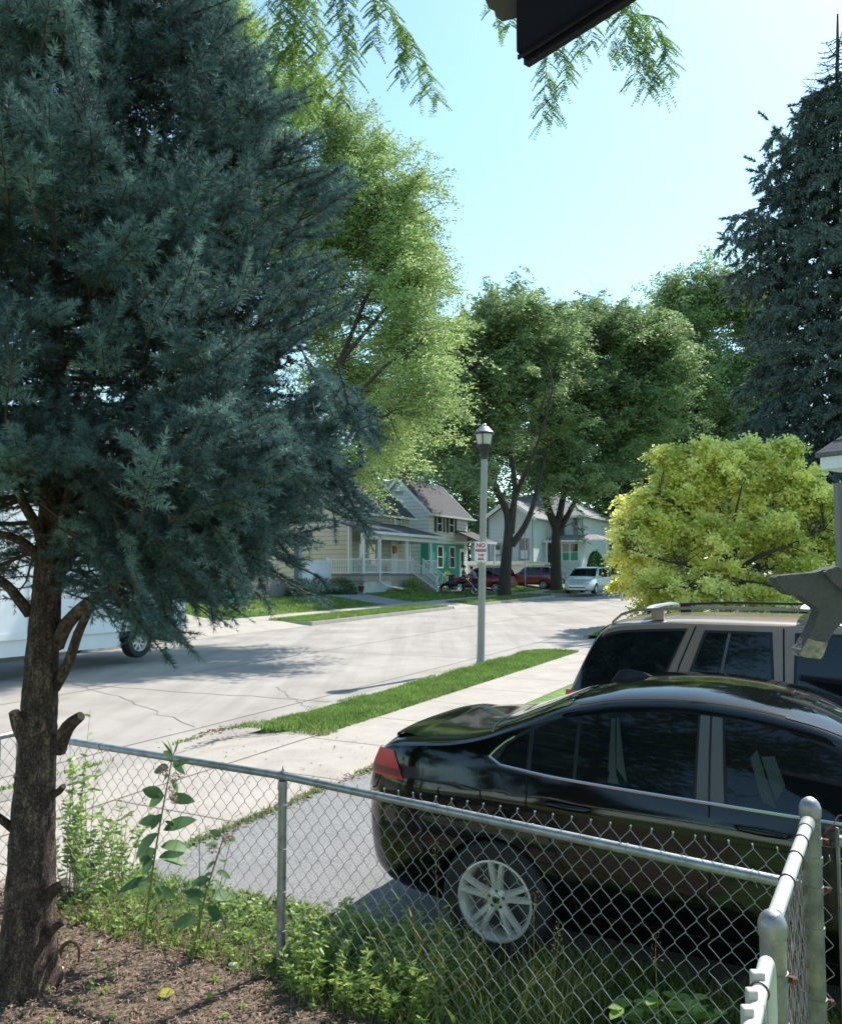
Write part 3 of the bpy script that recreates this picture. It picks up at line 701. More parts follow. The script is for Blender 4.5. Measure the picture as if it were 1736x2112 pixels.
# tan SUV behind the sedan
Lx = 4.8
top = [(0,.70),(.025,.90),(.05,1.02),(.09,1.12),(.20,1.36),(.33,1.60),(.40,1.655),(.60,1.69),(1.2,1.715),(2.4,1.71),(2.7,1.66),(3.1,1.42),(3.5,1.17),(4.0,1.10),(4.4,1.04),(4.65,.9),(4.76,.7),(4.8,.55)]
bot = [(0,.45),(.1,.36),(.4,.33),(4.4,.33),(4.8,.45)]
plan = [(0,.70),(.03,.78),(.10,.84),(.25,.885),(.6,.91),(3.8,.915),(4.3,.87),(4.6,.76),(4.8,.55)]
belt = [(0,1.10),(.3,1.11),(3.5,1.10),(4.8,1.0)]
wins = [('rear_quarter_window',(.13,.80),(.33,1.03),-.01,.03),('rear_door_window',(1.02,1.68),(1.20,1.66),.0,.04),('front_door_window',(1.84,2.75),(1.86,2.60),.0,.04)]
seams = [[(1.12,1.66),(1.0,1.35),(.93,1.1),(.93,.8),(1.3,.5)], [(1.76,1.66),(1.76,1.1),(1.75,.5)], [(2.85,1.1),(2.85,.5)]]
suv, SB = build_wagon('tan_suv', 'tan SUV with roof rack and dark tinted glass parked beyond the black sedan', P(7.75,-2.3,-.03), -TH, Lx, 1.83, 1.71, M['car_tan'],
    top, belt, bot, plan, wins, (.95, 3.80), .36, .22, seams=seams, tum=.24, tail=(.03,.16,.84,1.09))
MB().grid(top_patch(SB, .10, .36, .10, 1.90, .004)).build('rear_window', M['glass_dark'], suv)
for sd in (-1, 1): MB().grid(side_patch(SB, sd, (.045,.15), (.20,.36), lambda x: SB.belt(x)-.02, lambda x: max(SB.top(x)-.07, SB.belt(x)), .0075, 8, 8)).build('rear_glass_wrap', M['glass_dark'], suv)
MB().grid(top_patch(SB, 2.72, 3.48, .08, 1.92, .004)).build('windscreen', M['glass_dark'], suv)
for sd in (-1, 1):
    y = sd*.63; rk = MB()
    zr = lambda x: SB.top(x)
    pts = [(.42,y,zr(.45)-.02),(.50,y,zr(.5)+.04),(.62,y,zr(.6)+.068),(1.2,y,zr(1.2)+.075),(1.8,y,zr(2)+.073),(2.2,y,zr(2.2)+.055),(2.42,y,zr(2.4)+.02),(2.5,y,zr(2.5)-.02)]
    V = []
    for p in pts: V.append([(p[0],p[1]-.022,p[2]-.010),(p[0],p[1]+.022,p[2]-.010),(p[0],p[1]+.018,p[2]+.012),(p[0],p[1]-.018,p[2]+.012)])
    rk.grid(np.array(V), closed=True, smooth=False)
    for xp in (.80, 2.1): rk.box((xp-.05,y-.02,zr(xp)-.02),(xp+.05,y+.02,zr(xp)+.066))
    rk.build('roof_rail', M['car_tan'] if sd < 0 else M['trim_black'], suv)
for xc in (.72, 1.90):
    V = []
    for k in range(13):
        yy = -.62+1.24*k/12; z = SB.top(xc)+.055+.03*(1-abs(yy/.62)**6); V.append([(xc-.035,yy,z-.008),(xc+.035,yy,z-.008),(xc+.028,yy,z+.010),(xc-.028,yy,z+.010)])
    MB().grid(np.array(V), closed=True, smooth=False).build('rack_crossbar', M['lamp_top'], suv)
mb = MB(); mb.grid(side_patch(SB, -1, (1.27,1.295), (1.36,1.38), lambda x: SB.belt(x)+.02, lambda x: SB.top(x)-.12, .009, 2, 6))
mb.build('window_divider', M['plastic_grey'], suv)

# two red SUVs across the road and the silver minivan
Lr = 4.5
topr = suv_profile(Lr, 1.74)
botr = [(0,.45),(.2,.34),(4.2,.34),(Lr,.45)]; planr = [(0,.72),(.05,.80),(.2,.86),(.6,.90),(3.6,.90),(4.1,.84),(4.35,.74),(Lr,.6)]
beltr = [(0,1.12),(.5,1.10),(3.2,1.03),(Lr,.98)]
winr = [('rear_quarter_window',(.42,1.02),(.55,1.04),.02,.03),('rear_door_window',(1.18,1.95),(1.2,1.95),.02,.03),('front_door_window',(2.05,3.05),(2.05,2.55),.02,.03)]
seamr = [[(1.10,1.6),(1.10,1.0),(1.2,.5)],[(2.0,1.6),(2.0,.5)],[(3.0,1.0),(3.0,.5)]]
def red_suv(label, s, t, name='red_suv', H=0):
    r, B = build_wagon(name, label, P(s, t), math.pi - TH, Lr, 1.80, 1.74, M['car_red'], topr, beltr, botr, planr, winr, (.92,3.55), .345, .23,
        group='red SUVs across the street', seams=seamr, tail=(.02,.22,.92,1.22), detail=False, tum=.22)
    MB().grid(top_patch(B, .11, .40, .12, 1.88, .005, 6, 8)).build('rear_window', M['glass_dark'], r)
    MB().grid(top_patch(B, Lr-1.98, Lr-1.32, .10, 1.90, .005, 6, 8)).build('windscreen', M['glass_dark'], r)
    bm_ = MB(); bm_.box((-.06,-.78,.48),(.10,.78,.68)); bm_.build('rear_bumper', M['car_silver'] if 'farther' in label else M['car_red'], r, bevel=.03)
    for sd in (-1,1): MB().tube([(.55,sd*.6,1.76),(.7,sd*.6,1.79),(2.1,sd*.6,1.79),(2.3,sd*.6,1.74)], .018, 6).build('roof_rail', M['trim_black'], r)
    return r
red_suv('dark red SUV half hidden by the thick street tree, nearest the motorcycle', 53.6, -20.9)
red_suv('dark red SUV farther back, between the two dark street trees', 61.8, -20.4)
Lv = 5.1
topv = [(0,.62),(.04,.9),(.10,1.2),(.22,1.55),(.35,1.69),(.6,1.735),(1.4,1.75),(2.6,1.73),(3.1,1.63),(3.6,1.36),(4.0,1.13),(4.3,1.03),(4.7,.95),(4.95,.82),(5.05,.68),(5.1,.52)]
botv = [(0,.36),(.2,.26),(4.8,.22),(Lv,.28)]; planv = [(0,.80),(.1,.90),(.3,.96),(1,1.0),(3.8,1.0),(4.5,.95),(4.8,.88),(5.0,.76),(Lv,.62)]
beltv = [(0,1.12),(1,1.08),(3.9,1.02),(Lv,.9)]
winv = [('rear_quarter_window',(.40,1.20),(.50,1.20),.02,.05),('sliding_door_window',(1.30,2.30),(1.30,2.28),.02,.05),('front_door_window',(2.40,3.60),(2.40,3.0),.02,.05)]
van, VB = build_wagon('silver_minivan', 'silver white minivan parked at the far kerb facing the camera', P(56.9,-15.9), -(math.pi/2+TH)+R(5)*0, Lv, 2.0, 1.75, M['car_silver'],
    topv, beltv, botv, planv, winv, (1.05, 4.13), .335, .22, seams=[[(1.25,1.6),(1.25,.45)],[(2.35,1.6),(2.35,.4)],[(3.65,1.02),(3.65,.4)]], tail=(.02,.2,.9,1.5), detail=False, tum=.20)
MB().grid(top_patch(VB, 2.98, 3.98, .08, 1.92, .006, 12, 12)).build('windscreen', M['glass_dark'], van)
def nose_patch(y0, y1, z0, z1, off, n=8):
    """patch on the nose of the van seen from the front"""
    g = np.zeros((n+1, 5, 3))
    for i in range(n+1):
        for j in range(5):
            y = y0+(y1-y0)*i/n; z = z0+(z1-z0)*j/4; x = Lv
            while x > 3.9 and (VB.plan(x) < abs(y)*1.03 or VB.top(x)-.03 < z): x -= .01
            g[i, j] = (x+off, y, z)
    return g
MB().grid(nose_patch(-.36,.36,.70,.84,.02)).build('grille', M['trim_black'], van)
mbn = MB()
for z in (.74,.79): mbn.grid(nose_patch(-.34,.34,z-.008,z+.008,.032))
mbn.grid(nose_patch(-.39,.39,.845,.87,.03)); mbn.build('grille_trim', M['chrome'], van)
MB().grid(nose_patch(-.55,.55,.36,.44,.02)).build('lower_grille', M['trim_black'], van)
for sd in (-1, 1):
    MB().grid(nose_patch(sd*.48,sd*.84,.70,.84,.02)).build('headlight', M['lens'], van)
    MB().grid(nose_patch(sd*.60,sd*.80,.40,.48,.02)).build('fog_light', M['lens'], van)
    MB().sphere((3.72, sd*1.10, 1.08), .13, 10, 8, (.45,.8,.7)).build('side_mirror', M['car_silver'], van)
wb = MB(); wb.bar((3.95,-.5,1.13),(3.60,-.05,1.40),.02,.015); wb.bar((3.95,.15,1.16),(3.62,.6,1.37),.02,.015); wb.build('wiper', M['trim_black'], van)

# ---------------------------------------------------------------- white box truck behind the spruce
def build_truck():
    root = empty('box_truck', P(13.9, -14.2), -TH + math.pi/2)     # local x along the street away, y towards far kerb
    tag(root, 'large white box truck parked in the road behind the blue spruce', 'truck')
    b = MB(); b.box((-7.4,.02,.62),(1.35,2.42,3.62)); b.build('cargo_box', M['truck_white'], root, bevel=.04)
    tr = MB()
    for x in np.arange(-7.2,1.3,.61): tr.box((x,.0,.66),(x+.02,.016,3.58))
    tr.box((-7.4,-.012,3.50),(1.35,.014,3.60)); tr.box((-7.4,-.012,.62),(1.35,.014,.74)); tr.build('side_rib', M['truck_white'], root)
    sk = MB(); sk.box((-7.3,.06,.30),(-.62,.12,.615)); sk.box((.62,.06,.30),(1.3,.12,.615)); sk.build('side_skirt', M['truck_white'], root)
    ch = MB(); ch.box((-7.3,.4,.36),(1.2,.55,.61)); ch.box((-7.3,1.85,.36),(1.2,2.0,.61)); ch.build('chassis', M['trim_black'], root)
    bp = MB(); bp.box((1.36,.2,.45),(1.50,2.2,.58)); bp.build('rear_bumper', M['galvanised'], root, bevel=.01)
    mk = MB(); mk.box((1.30,-.018,.80),(1.345,-.003,.88)); mk.box((-1.9,-.018,.66),(-1.8,-.003,.70)); mk.build('marker_light', M['tail_red'], root)
    for x in (0.0, -5.6):
        for y in (.20, 2.2): wheel(root, x, y, .36, .26, .21, 8, -1 if y < 1 else 1, 'single', simple=True)
    cab = MB(); cab.prism([(-9.3,.45),(-9.35,1.15),(-8.6,1.3),(-8.1,2.2),(-7.45,2.25),(-7.45,.45)], -2.3, -.1, Matrix.Rotation(math.pi/2,4,'X')); cab.build('cab', M['truck_white'], root, bevel=.05)
    return root
build_truck()
# ================================================================ buildings across the street
def q_(px): return (px-868)/F
def on_s(px, py, s0):
    d = ray(px, py); k = s0/(d.x*SI+d.y*CO); return (d.x*CO-d.y*SI)*k, EYE+d.z*k      # t, z
def on_t(px, py, t0):
    d = ray(px, py); k = t0/(d.x*CO-d.y*SI); return (d.x*SI+d.y*CO)*k, EYE+d.z*k      # s, z
class House:
    """local x = t (towards street), y = s (along street), z up; root at ground"""
    def __init__(h, name, label, s0, t0, z0, cat='house'):
        x, y = XY(s0, t0); h.s0, h.t0, h.z0 = s0, t0, z0
        h.r = empty(name, (x, y, z0), -TH); tag(h.r, label, cat)
    def b(h, mb, t0, t1, s0, s1, z0, z1): return mb.box((t0-h.t0, s0-h.s0, z0-h.z0), (t1-h.t0, s1-h.s0, z1-h.z0))
    def p(h, t, s, z): return Vector((t-h.t0, s-h.s0, z-h.z0))
    def part(h, name, m, *bx, bevel=0, parent=None):
        mb = MB()
        for q in bx: h.b(mb, *q)
        return mb.build(name, m, parent or h.r, bevel=bevel)
    def win_t(h, tw, s0, s1, z0, z1, frame=None, w=.09, split=True, name='window', curtain=None):
        """window in a wall that faces the street"""
        mb = MB()
        for a in ((s0-w,s0,z0-w,z1+w),(s1,s1+w,z0-w,z1+w),(s0,s1,z1,z1+w),(s0,s1,z0-w,z0)): h.b(mb, tw-.02, tw+.06, *a)
        if split: h.b(mb, tw-.02, tw+.04, s0, s1, (z0+z1)/2-.03, (z0+z1)/2+.03)
        f = mb.build(name, frame or M['trim_white'], h.r)
        h.part('pane', M['glass_house'], (tw-.04, tw+.012, s0, s1, z0, z1), parent=f)
        if curtain: h.part('curtain', curtain, (tw-.04, tw+.014, s0+.02, s1-.02, z0+.02, z0+(z1-z0)*.42), parent=f)
        return f
    def win_s(h, sw, t0, t1, z0, z1, frame=None, w=.09, split=True, name='window', curtain=None, mull=0):
        """window in a wall that faces down the street to the camera"""
        mb = MB()
        for a in ((t0-w,t0,z0-w,z1+w),(t1,t1+w,z0-w,z1+w),(t0,t1,z1,z1+w),(t0,t1,z0-w,z0)): h.b(mb, a[0], a[1], sw-.06, sw+.02, a[2], a[3])
        if split: h.b(mb, t0, t1, sw-.04, sw+.02, (z0+z1)/2-.03, (z0+z1)/2+.03)
        for k in range(mull):
            tm = t0+(t1-t0)*(k+1)/(mull+1); h.b(mb, tm-.06, tm+.06, sw-.05, sw+.02, z0, z1)
        f = mb.build(name, frame or M['trim_white'], h.r)
        h.part('pane', M['glass_house'], (t0, t1, sw-.012, sw+.04, z0, z1), parent=f)
        if curtain: h.part('curtain', curtain, (t0+.02, t1-.02, sw-.015, sw-.0125, z0+.02, z0+(z1-z0)*.45), parent=f)
        return f
    def gable(h, tf, tb, s0, s1, ze, zr, m, ov=.35, th=.10, name='roof', fascia=None, ogs=.3):
        """ridge along the street; eaves at tf and tb"""
        tm = (tf+tb)/2; rise = (zr-ze)/((tf-tb)/2); r_ = None
        mb = MB(); rk = MB()
        for te in (tf+ov, tb-ov):
            zz = ze - rise*ov; V = [h.p(te,s0-ogs,zz),h.p(te,s1+ogs,zz),h.p(tm,s1+ogs,zr),h.p(tm,s0-ogs,zr)]
            V2 = [v+Vector((0,0,th)) for v in V]
            mb.raw(V+V2, [(3,2,1,0),(4,5,6,7),(0,1,5,4),(1,2,6,5),(2,3,7,6),(3,0,4,7)])
            for se in (s0-ogs-.02, s1+ogs+.02): rk.bar(h.p(te,se,zz+.0), h.p(tm,se,zr+.0), .05, .20)
            rk.bar(h.p(te+(.03 if te>tm else -.03),s0-ogs,zz+.02), h.p(te+(.03 if te>tm else -.03),s1+ogs,zz+.02), .07, .14)
        r_ = mb.build(name, m, h.r); rk.build('fascia', fascia or M['trim_white'], r_); return r_
    def gable_wall(h, sw, tf, tb, z0, ze, zr, th=.15):
        tm = (tf+tb)/2; V = []
        for s_ in (sw, sw+th): V += [h.p(tf,s_,z0),h.p(tf,s_,ze),h.p(tm,s_,zr),h.p(tb,s_,ze),h.p(tb,s_,z0)]
        return V, [(0,1,2,3,4),(9,8,7,6,5)] + [(i,(i+1)%5,5+(i+1)%5,5+i) for i in range(5)]
def gz(s, t): return P(s, t).z

# ---- cream house with the porch
H1 = House('porch_house', 'cream house with a dark roof and a railed front porch on a stone base', 46, -27, gz(46,-27))
z0 = H1.z0; ze, zr = 6.0, 8.7
mb = MB(); H1.b(mb, -33, -27, 42.6, 50.2, z0-.4, ze)
for sw in (42.6, 50.05): mb.raw(*H1.gable_wall(sw, -27, -33, ze-.01, ze, zr))
mb.build('wall', M['siding_cream'], H1.r)
for s_ in (42.58, 50.1): H1.part('corner_board', M['trim_white'], (-27.1, -26.96, s_, s_+.12, z0, ze))
rf = H1.gable(-27, -33, 42.6, 50.2, ze, zr, M['shingle'])
H1.part('chimney', M['brick'], (-31.0, -30.3, 48.4, 49.2, 7.5, 9.2), parent=rf)
H1.win_t(-27, 48.05, 48.85, z0+4.0, z0+4.72); H1.win_t(-27, 43.6, 44.4, z0+4.0, z0+4.72)
f_ = z0+1.0
H1.win_t(-27, 43.7, 44.6, f_+.6, f_+1.9); H1.win_t(-27, 44.85, 45.75, f_+.6, f_+1.9)
dr = H1.part('door', M['trim_white'], (-27.05,-26.93,47.55,48.45,f_,f_+2.1)); H1.part('door_pane', M['glass_house'], (-26.95,-26.92,47.75,48.25,f_+1.2,f_+1.85), parent=dr)
wr_ = MB().lathe([(.15,-.03),(.24,-.03),(.24,.03),(.15,.03)], 16, Matrix.Translation(H1.p(-26.88,48.0,f_+1.55)) @ Matrix.Rotation(math.pi/2,4,'Y')); wr_.build('wreath', M['orange'], dr)
tf = -24.5; s_l, s_r = 40.0, 49.2
H1.part('porch_floor', M['weathered'], (-27, tf+.08, s_l, s_r, f_-.14, f_))
H1.part('porch_base', M['stucco'], (-26.9, tf, s_l+.1, 43.3, z0-.5, f_-.14)); H1.part('stone_base', M['stone'], (-26.9, tf+.02, 43.3, s_r-.1, z0-.5, f_-.14), (-26.9,tf+.06,s_l,s_r,f_-.40,f_-.141))
pr = MB(); zf = 4.35
V = [H1.p(tf+.45,s_l-.3,zf),H1.p(tf+.45,s_r+.35,zf),H1.p(-27,s_r-.2,5.15),H1.p(-27,s_l+.3,5.15)]; pr.raw(V+[v+Vector((0,0,.1)) for v in V], [(3,2,1,0),(4,5,6,7),(0,1,5,4),(1,2,6,5),(2,3,7,6),(3,0,4,7)])
pr.build('porch_roof', M['shingle'], H1.r)
H1.part('porch_beam', M['trim_white'], (tf-.1,tf+.12,s_l,s_r,zf-.32,zf-.02), (tf+.46,tf+.52,s_l-.3,s_r+.35,zf-.06,zf+.10), (-27,tf-.1,s_r-.18,s_r,zf-.32,zf-.02))
for sc_ in (s_l+.08, 41.9, 45.15, 48.35): H1.part('porch_column', M['trim_white'], (tf-.08,tf+.08,sc_-.08,sc_+.08,f_,zf-.32), bevel=.01)
def railing(H, t0, s0, z0_, t1, s1, z1_, hgt, name='railing', sp=.15):
    mb = MB(); a, b = H.p(t0,s0,z0_), H.p(t1,s1,z1_); up = Vector((0,0,hgt))
    mb.bar(a+up, b+up, .07, .06); mb.bar(a+Vector((0,0,.08)), b+Vector((0,0,.08)), .05, .06)
    n = max(2, int((b-a).length/sp))
    for i in range(1, n): q = a.lerp(b, i/n); mb.bar(q+Vector((0,0,.1)), q+up, .026)
    for q in (a, b): mb.bar(q-Vector((0,0,.02)), q+up+Vector((0,0,.10)), .09)
    return mb.build(name, M['trim_white'], H.r)
railing(H1, tf, s_l, f_, tf, 45.75, f_, .82); railing(H1, tf, 47.35, f_, tf, s_r, f_, .82); railing(H1, -26.8, s_l, f_, tf, s_l, f_, .82)
te = tf+1.75; zg = gz(46.5, te)
railing(H1, tf+.05, 45.85, f_, te, 45.85, zg+.08, .85, 'stair_railing'); railing(H1, tf+.05, 47.25, f_, te, 47.25, zg+.08, .85, 'stair_railing')
st = MB(); n = 6
for i in range(n): H1.b(st, tf+.06+i*1.6/n, tf+.06+(i+1)*1.6/n+.02, 45.95, 47.15, zg-.2, f_-(i+1)*(f_-zg)/(n+1))
st.build('steps', M['stone'], H1.r)
dsp = MB(); dsp.tube([H1.p(tf+.40,s_l+1.75,zf-.02),H1.p(tf+.12,s_l+1.75,zf-.3),H1.p(tf+.12,s_l+1.75,z0+.55),H1.p(tf+.35,s_l+2.1,z0+.32),H1.p(tf+.95,s_l+3.0,z0+.12)], .055, 8); dsp.build('downspout', M['trim_white'], H1.r)
dsp = MB(); dsp.tube([H1.p(-26.6,42.7,5.75),H1.p(-26.9,42.68,5.5),H1.p(-26.9,42.68,z0)], .05, 8); dsp.build('downspout', M['trim_white'], H1.r)

# ---- white house with green lower wall
H2 = House('white_house', 'white two-storey house with a green painted lower wall and dark shutters', 56, -27, gz(56,-27))
z0 = H2.z0; ze, zr = 6.5, 8.85
mb = MB(); H2.b(mb, -31.8, -27, 53, 59.7, z0-.4, ze)
for sw in (53, 59.55): mb.raw(*H2.gable_wall(sw, -27, -31.8, ze-.01, ze, zr))
mb.build('wall', M['siding_white'], H2.r)
H2.part('green_cladding', M['green_paint'], (-27.0,-26.975,53.0,59.0,z0-.2,z0+3.05), (-27.6,-27.0,52.975,52.99,z0-.2,z0+3.05))
H2.gable(-27, -31.8, 53, 59.7, ze, zr, M['shingle'], ogs=.25)
H2.part('attic_vent', M['trim_bluegrey'], (-29.7,-29.05,52.95,53.02,7.75,8.0))
gm = House  # rear wing
mb = MB(); H2.b(mb, -38, -31.8, 55.5, 60.5, z0, 6.6); mb.build('rear_wing', M['siding_white'], H2.r)
rr = MB(); tm = 58.0
for (sa, sb) in ((55.1,tm),(60.9,tm)):
    V = [H2.p(-38.3,sa,6.4),H2.p(-30.3,sa,6.4),H2.p(-29.6,sb,9.3),H2.p(-38.3,sb,9.3)]; rr.raw(V+[v+Vector((0,0,.1)) for v in V], [(3,2,1,0),(4,5,6,7),(0,1,5,4),(1,2,6,5),(2,3,7,6),(3,0,4,7)])
rr.build('rear_roof', M['shingle_light'], H2.r)
H2.part('chimney', M['brick'], (-30.2,-29.5,54.6,55.3,7.8,9.7))
for sc_ in (54.75, 56.75):
    f = H2.win_t(-27, sc_-.36, sc_+.36, 5.1, 6.2)
    for k in (-1,1): H2.part('shutter', M['trim_black'], (-26.99,-26.93,sc_+k*.66-.17,sc_+k*.66+.17,5.05,6.25))
    H2.win_t(-26.97, sc_-.40, sc_+.40, z0+1.35, z0+2.8)
dr = H2.part('door', M['trim_white'], (-27,-26.92,58.1,58.95,z0+.5,z0+2.75)); H2.part('door_pane', M['glass_house'], (-26.93,-26.91,58.28,58.77,z0+1.3,z0+2.5), parent=dr)
cp = MB(); V = [H2.p(-25.0,57.3,4.35),H2.p(-25.0,60.6,4.35),H2.p(-27,60.6,5.2),H2.p(-27,57.3,5.2)]
cp.raw(V+[v+Vector((0,0,.1)) for v in V], [(3,2,1,0),(4,5,6,7),(0,1,5,4),(1,2,6,5),(2,3,7,6),(3,0,4,7)]); cn = cp.build('entry_roof', M['shingle'], H2.r)
H2.part('fascia', M['trim_white'], (-24.99,-24.93,57.25,60.65,4.28,4.46), (-27,-25.05,57.22,57.27,4.3,4.42), parent=cn)
for sc_ in (57.4, 60.5): H2.part('entry_post', M['trim_white'], (-25.15,-25.05,sc_-.05,sc_+.05,z0-.3,4.4))
H2.part('entry_step', M['stone'], (-26.97,-25.1,57.4,60.4,z0-.5,z0+.45))
ir = MB()
for i in range(16): q = H2.p(-25.05, 57.5+i*.19, z0+.45); ir.bar(q, q+Vector((0,0,.85)), .02)
ir.bar(H2.p(-25.05,57.4,z0+1.3), H2.p(-25.05,60.4,z0+1.3), .035); ir.build('iron_railing', M['black_metal'], H2.r)
H2.part('gutter', M['trim_white'], (-26.6,-26.48,52.8,60.3,6.12,6.24))

# ---- blue house down the street
H3 = House('blue_house', 'pale blue clapboard house with a hipped roof and white sunroom', 75, -27, gz(75,-27))
z0 = H3.z0
H3.part('wall', M['siding_blue'], (-33.6,-22.4,75,84,z0-.6,7.4))
mb = MB(); H3.b(mb, -29.6, -25.4, 70, 75, z0-.6, 7.0); V, Fc = H3.gable_wall(70, -25.4, -29.6, 6.99, 7.0, 8.35, 5.0); mb.raw(V, Fc); mb.build('wing_wall', M['siding_blue'], H3.r)
hp = MB(); a = [H3.p(-34.3,74.3,7.25),H3.p(-21.7,74.3,7.25),H3.p(-21.7,84.7,7.25),H3.p(-34.3,84.7,7.25)]; b_ = [H3.p(-30,79,9.7),H3.p(-26,79,9.7)]
hp.raw(a+b_, [(0,1,5,4),(1,2,5),(2,3,4,5),(3,0,4),(3,2,1,0)]); rf = hp.build('hip_roof', M['shingle_light'], H3.r)
ev = MB()
for i in range(4): ev.bar(a[i]+Vector((0,0,-.05)), a[(i+1)%4]+Vector((0,0,-.05)), .08, .2)
ev.build('fascia', M['trim_white'], rf)
wg = MB(); ed = MB()
for te in (-24.9, -30.1):
    V = [H3.p(te,69.5,6.78),H3.p(te,76,6.78),H3.p(-27.5,76,8.55),H3.p(-27.5,69.5,8.55)]
    wg.raw(V+[v+Vector((0,0,.1)) for v in V], [(3,2,1,0),(4,5,6,7),(0,1,5,4),(1,2,6,5),(2,3,7,6),(3,0,4,7)]); ed.bar(V[0]+Vector((0,-.03,-.02)), V[3]+Vector((0,-.03,-.02)), .06, .3)
rw = wg.build('wing_roof', M['shingle_light'], H3.r); ed.build('fascia', M['trim_white'], rw)
def w3(x0, y0, x1, y1, sw, **k):
    t0, za = on_s(x0, y1, sw); t1, zb = on_s(x1, y0, sw); H3.win_s(sw, t0, t1, za, zb, **k)
for a in ((1019,1123,1031,1144),(1073,1113,1088,1153),(1043,1058,1059,1086)): w3(*a, 70, frame=M['trim_bluegrey'], w=.12, curtain=M['trim_white'])
for a in ((1110,1072,1118,1090),(1124,1074,1132,1091),(1155,1078,1163,1105),(1184,1068,1190,1105)): w3(*a, 75, frame=M['trim_bluegrey'], w=.08)
for tt in (-29.6,-25.48): H3.part('corner_board', M['trim_bluegrey'], (tt, tt+.10, 69.97, 70.05, z0, 6.95))
H3.part('corner_board', M['trim_bluegrey'], (-22.48,-22.38,74.97,75.05,z0,7.3))
# sunroom and entry
H3.part('sunroom_wall', M['siding_blue'], (-24.8,-22.3,73.6,75,z0-.6,3.1), (-24.8,-22.3,73.6,75,4.75,5.0), (-22.42,-22.3,73.6,75,3.1,4.75))
H3.win_s(73.6, -24.7, -22.45, 3.2, 4.7, mull=2, w=.10, curtain=M['green_paint'])
sr = MB(); V = [H3.p(-25.2,72.9,4.95),H3.p(-19.6,72.9,4.95),H3.p(-19.6,76,4.95),H3.p(-25.2,76,4.95)]; U2 = [H3.p(-24.6,74.9,5.55),H3.p(-21.2,74.9,5.55),H3.p(-21.2,76,5.55),H3.p(-24.6,76,5.55)]
sr.raw(V+U2, [(3,2,1,0),(4,5,6,7),(0,1,5,4),(1,2,6,5),(2,3,7,6),(3,0,4,7)]); srf = sr.build('sunroom_roof', M['shingle_light'], H3.r)
H3.part('fascia', M['trim_white'], (-25.2,-19.6,72.82,72.9,4.84,5.0), parent=srf)
H3.part('porch_post', M['trim_white'], (-19.8,-19.68,73.0,73.12,gz(73,-19.7),4.9))
ep = MB()
for tt in (-26.9,-25.0): H3.b(ep, tt-.06, tt+.06, 72.4, 72.52, z0, 4.85)
H3.b(ep, -27.1,-24.9,72.35,75,4.8,4.98); H3.b(ep, -26.9,-25,72.42,72.5,2.9,2.98); H3.b(ep, -26.9,-25,72.42,72.5,2.1,2.2)
for (a0, a1) in ((-26.9,-26.3),(-26.3,-25.65),(-25.65,-25.0)): ep.bar(H3.p(a0,72.45,2.15), H3.p(a1,72.45,2.95), .04); ep.bar(H3.p(a1,72.46,2.15), H3.p(a0,72.46,2.95), .04)
ep.build('entry_porch', M['trim_white'], H3.r)
H3.part('entry_door', M['trim_white'], (-26.3,-25.5,74.9,75.0,2.2,4.3))
H3.part('entry_base', M['trim_bluegrey'], (-27,-24.8,72.5,75,z0-.6,2.1))
st = MB()
for i in range(7): H3.b(st, -24.6+i*.28, -24.6+(i+1)*.28+.02, 71.9, 73.1, z0-.6, 2.1-(i+1)*.13)
st.build('entry_steps', M['weathered'], H3.r)
for s_ in (71.9, 73.1): railing(H3, -24.6, s_, 2.1, -22.6, s_, 1.25, .8, 'stair_railing', .25)
# ---- low white garage behind the red SUV
H4 = House('flat_roof_garage', 'low white garage with a flat roof behind the farther red SUV', 66, -27, gz(66,-27), 'garage')
H4.part('wall', M['trim_white'], (-30.5,-24.2,64.6,69.5,H4.z0-.4,2.95)); H4.part('roof', M['shingle_light'], (-30.8,-23.9,64.3,69.5,2.95,3.02)); H4.part('fascia', M['sign_white'], (-30.8,-23.9,64.24,64.3,2.75,3.04))
# ---- cream neighbour left of the privacy fence
H5 = House('neighbour_house', 'cream house with green porch steps mostly hidden behind the blue spruce', 33, -27.5, gz(33,-27.5))
z0 = H5.z0
mb = MB(); H5.b(mb, -37, -27.5, 26.5, 36.6, z0-.4, 6.1)
for sw in (26.5, 36.45): mb.raw(*H5.gable_wall(sw, -27.5, -37, 6.09, 6.1, 9.2))
mb.build('wall', M['siding_cream'], H5.r); H5.gable(-27.5, -37, 26.5, 36.6, 6.1, 9.2, M['shingle'])
fz = z0+.9
H5.part('porch_floor', M['weathered'], (-27.5,-25.3,26.5,35.5,z0-.4,fz)); H5.part('porch_roof', M['shingle'], (-27.5,-24.9,26.2,35.8,3.95,4.2)); H5.part('porch_beam', M['trim_white'], (-25.4,-25.1,26.4,35.6,3.7,3.95))
for s_ in (26.8,31.0,35.2): H5.part('porch_column', M['trim_bluegrey'] if s_ > 30 else M['trim_white'], (-25.5,-25.2,s_-.15,s_+.15,fz,3.7))
st = MB()
for i in range(5): H5.b(st, -25.3+i*.32, -25.3+(i+1)*.32+.02, 27.3, 29.2, z0-.4, fz-(i+1)*.16)
st.build('porch_steps', M['green_steps'], H5.r)
for s_ in (32.5,34.0): H5.win_t(-27.5, s_, s_+.9, fz+.7, fz+2.0)
H5.win_t(-27.5, 28.0, 28.9, 5.0, 5.9); H5.win_t(-27.5, 33.6, 34.5, 5.0, 5.9)
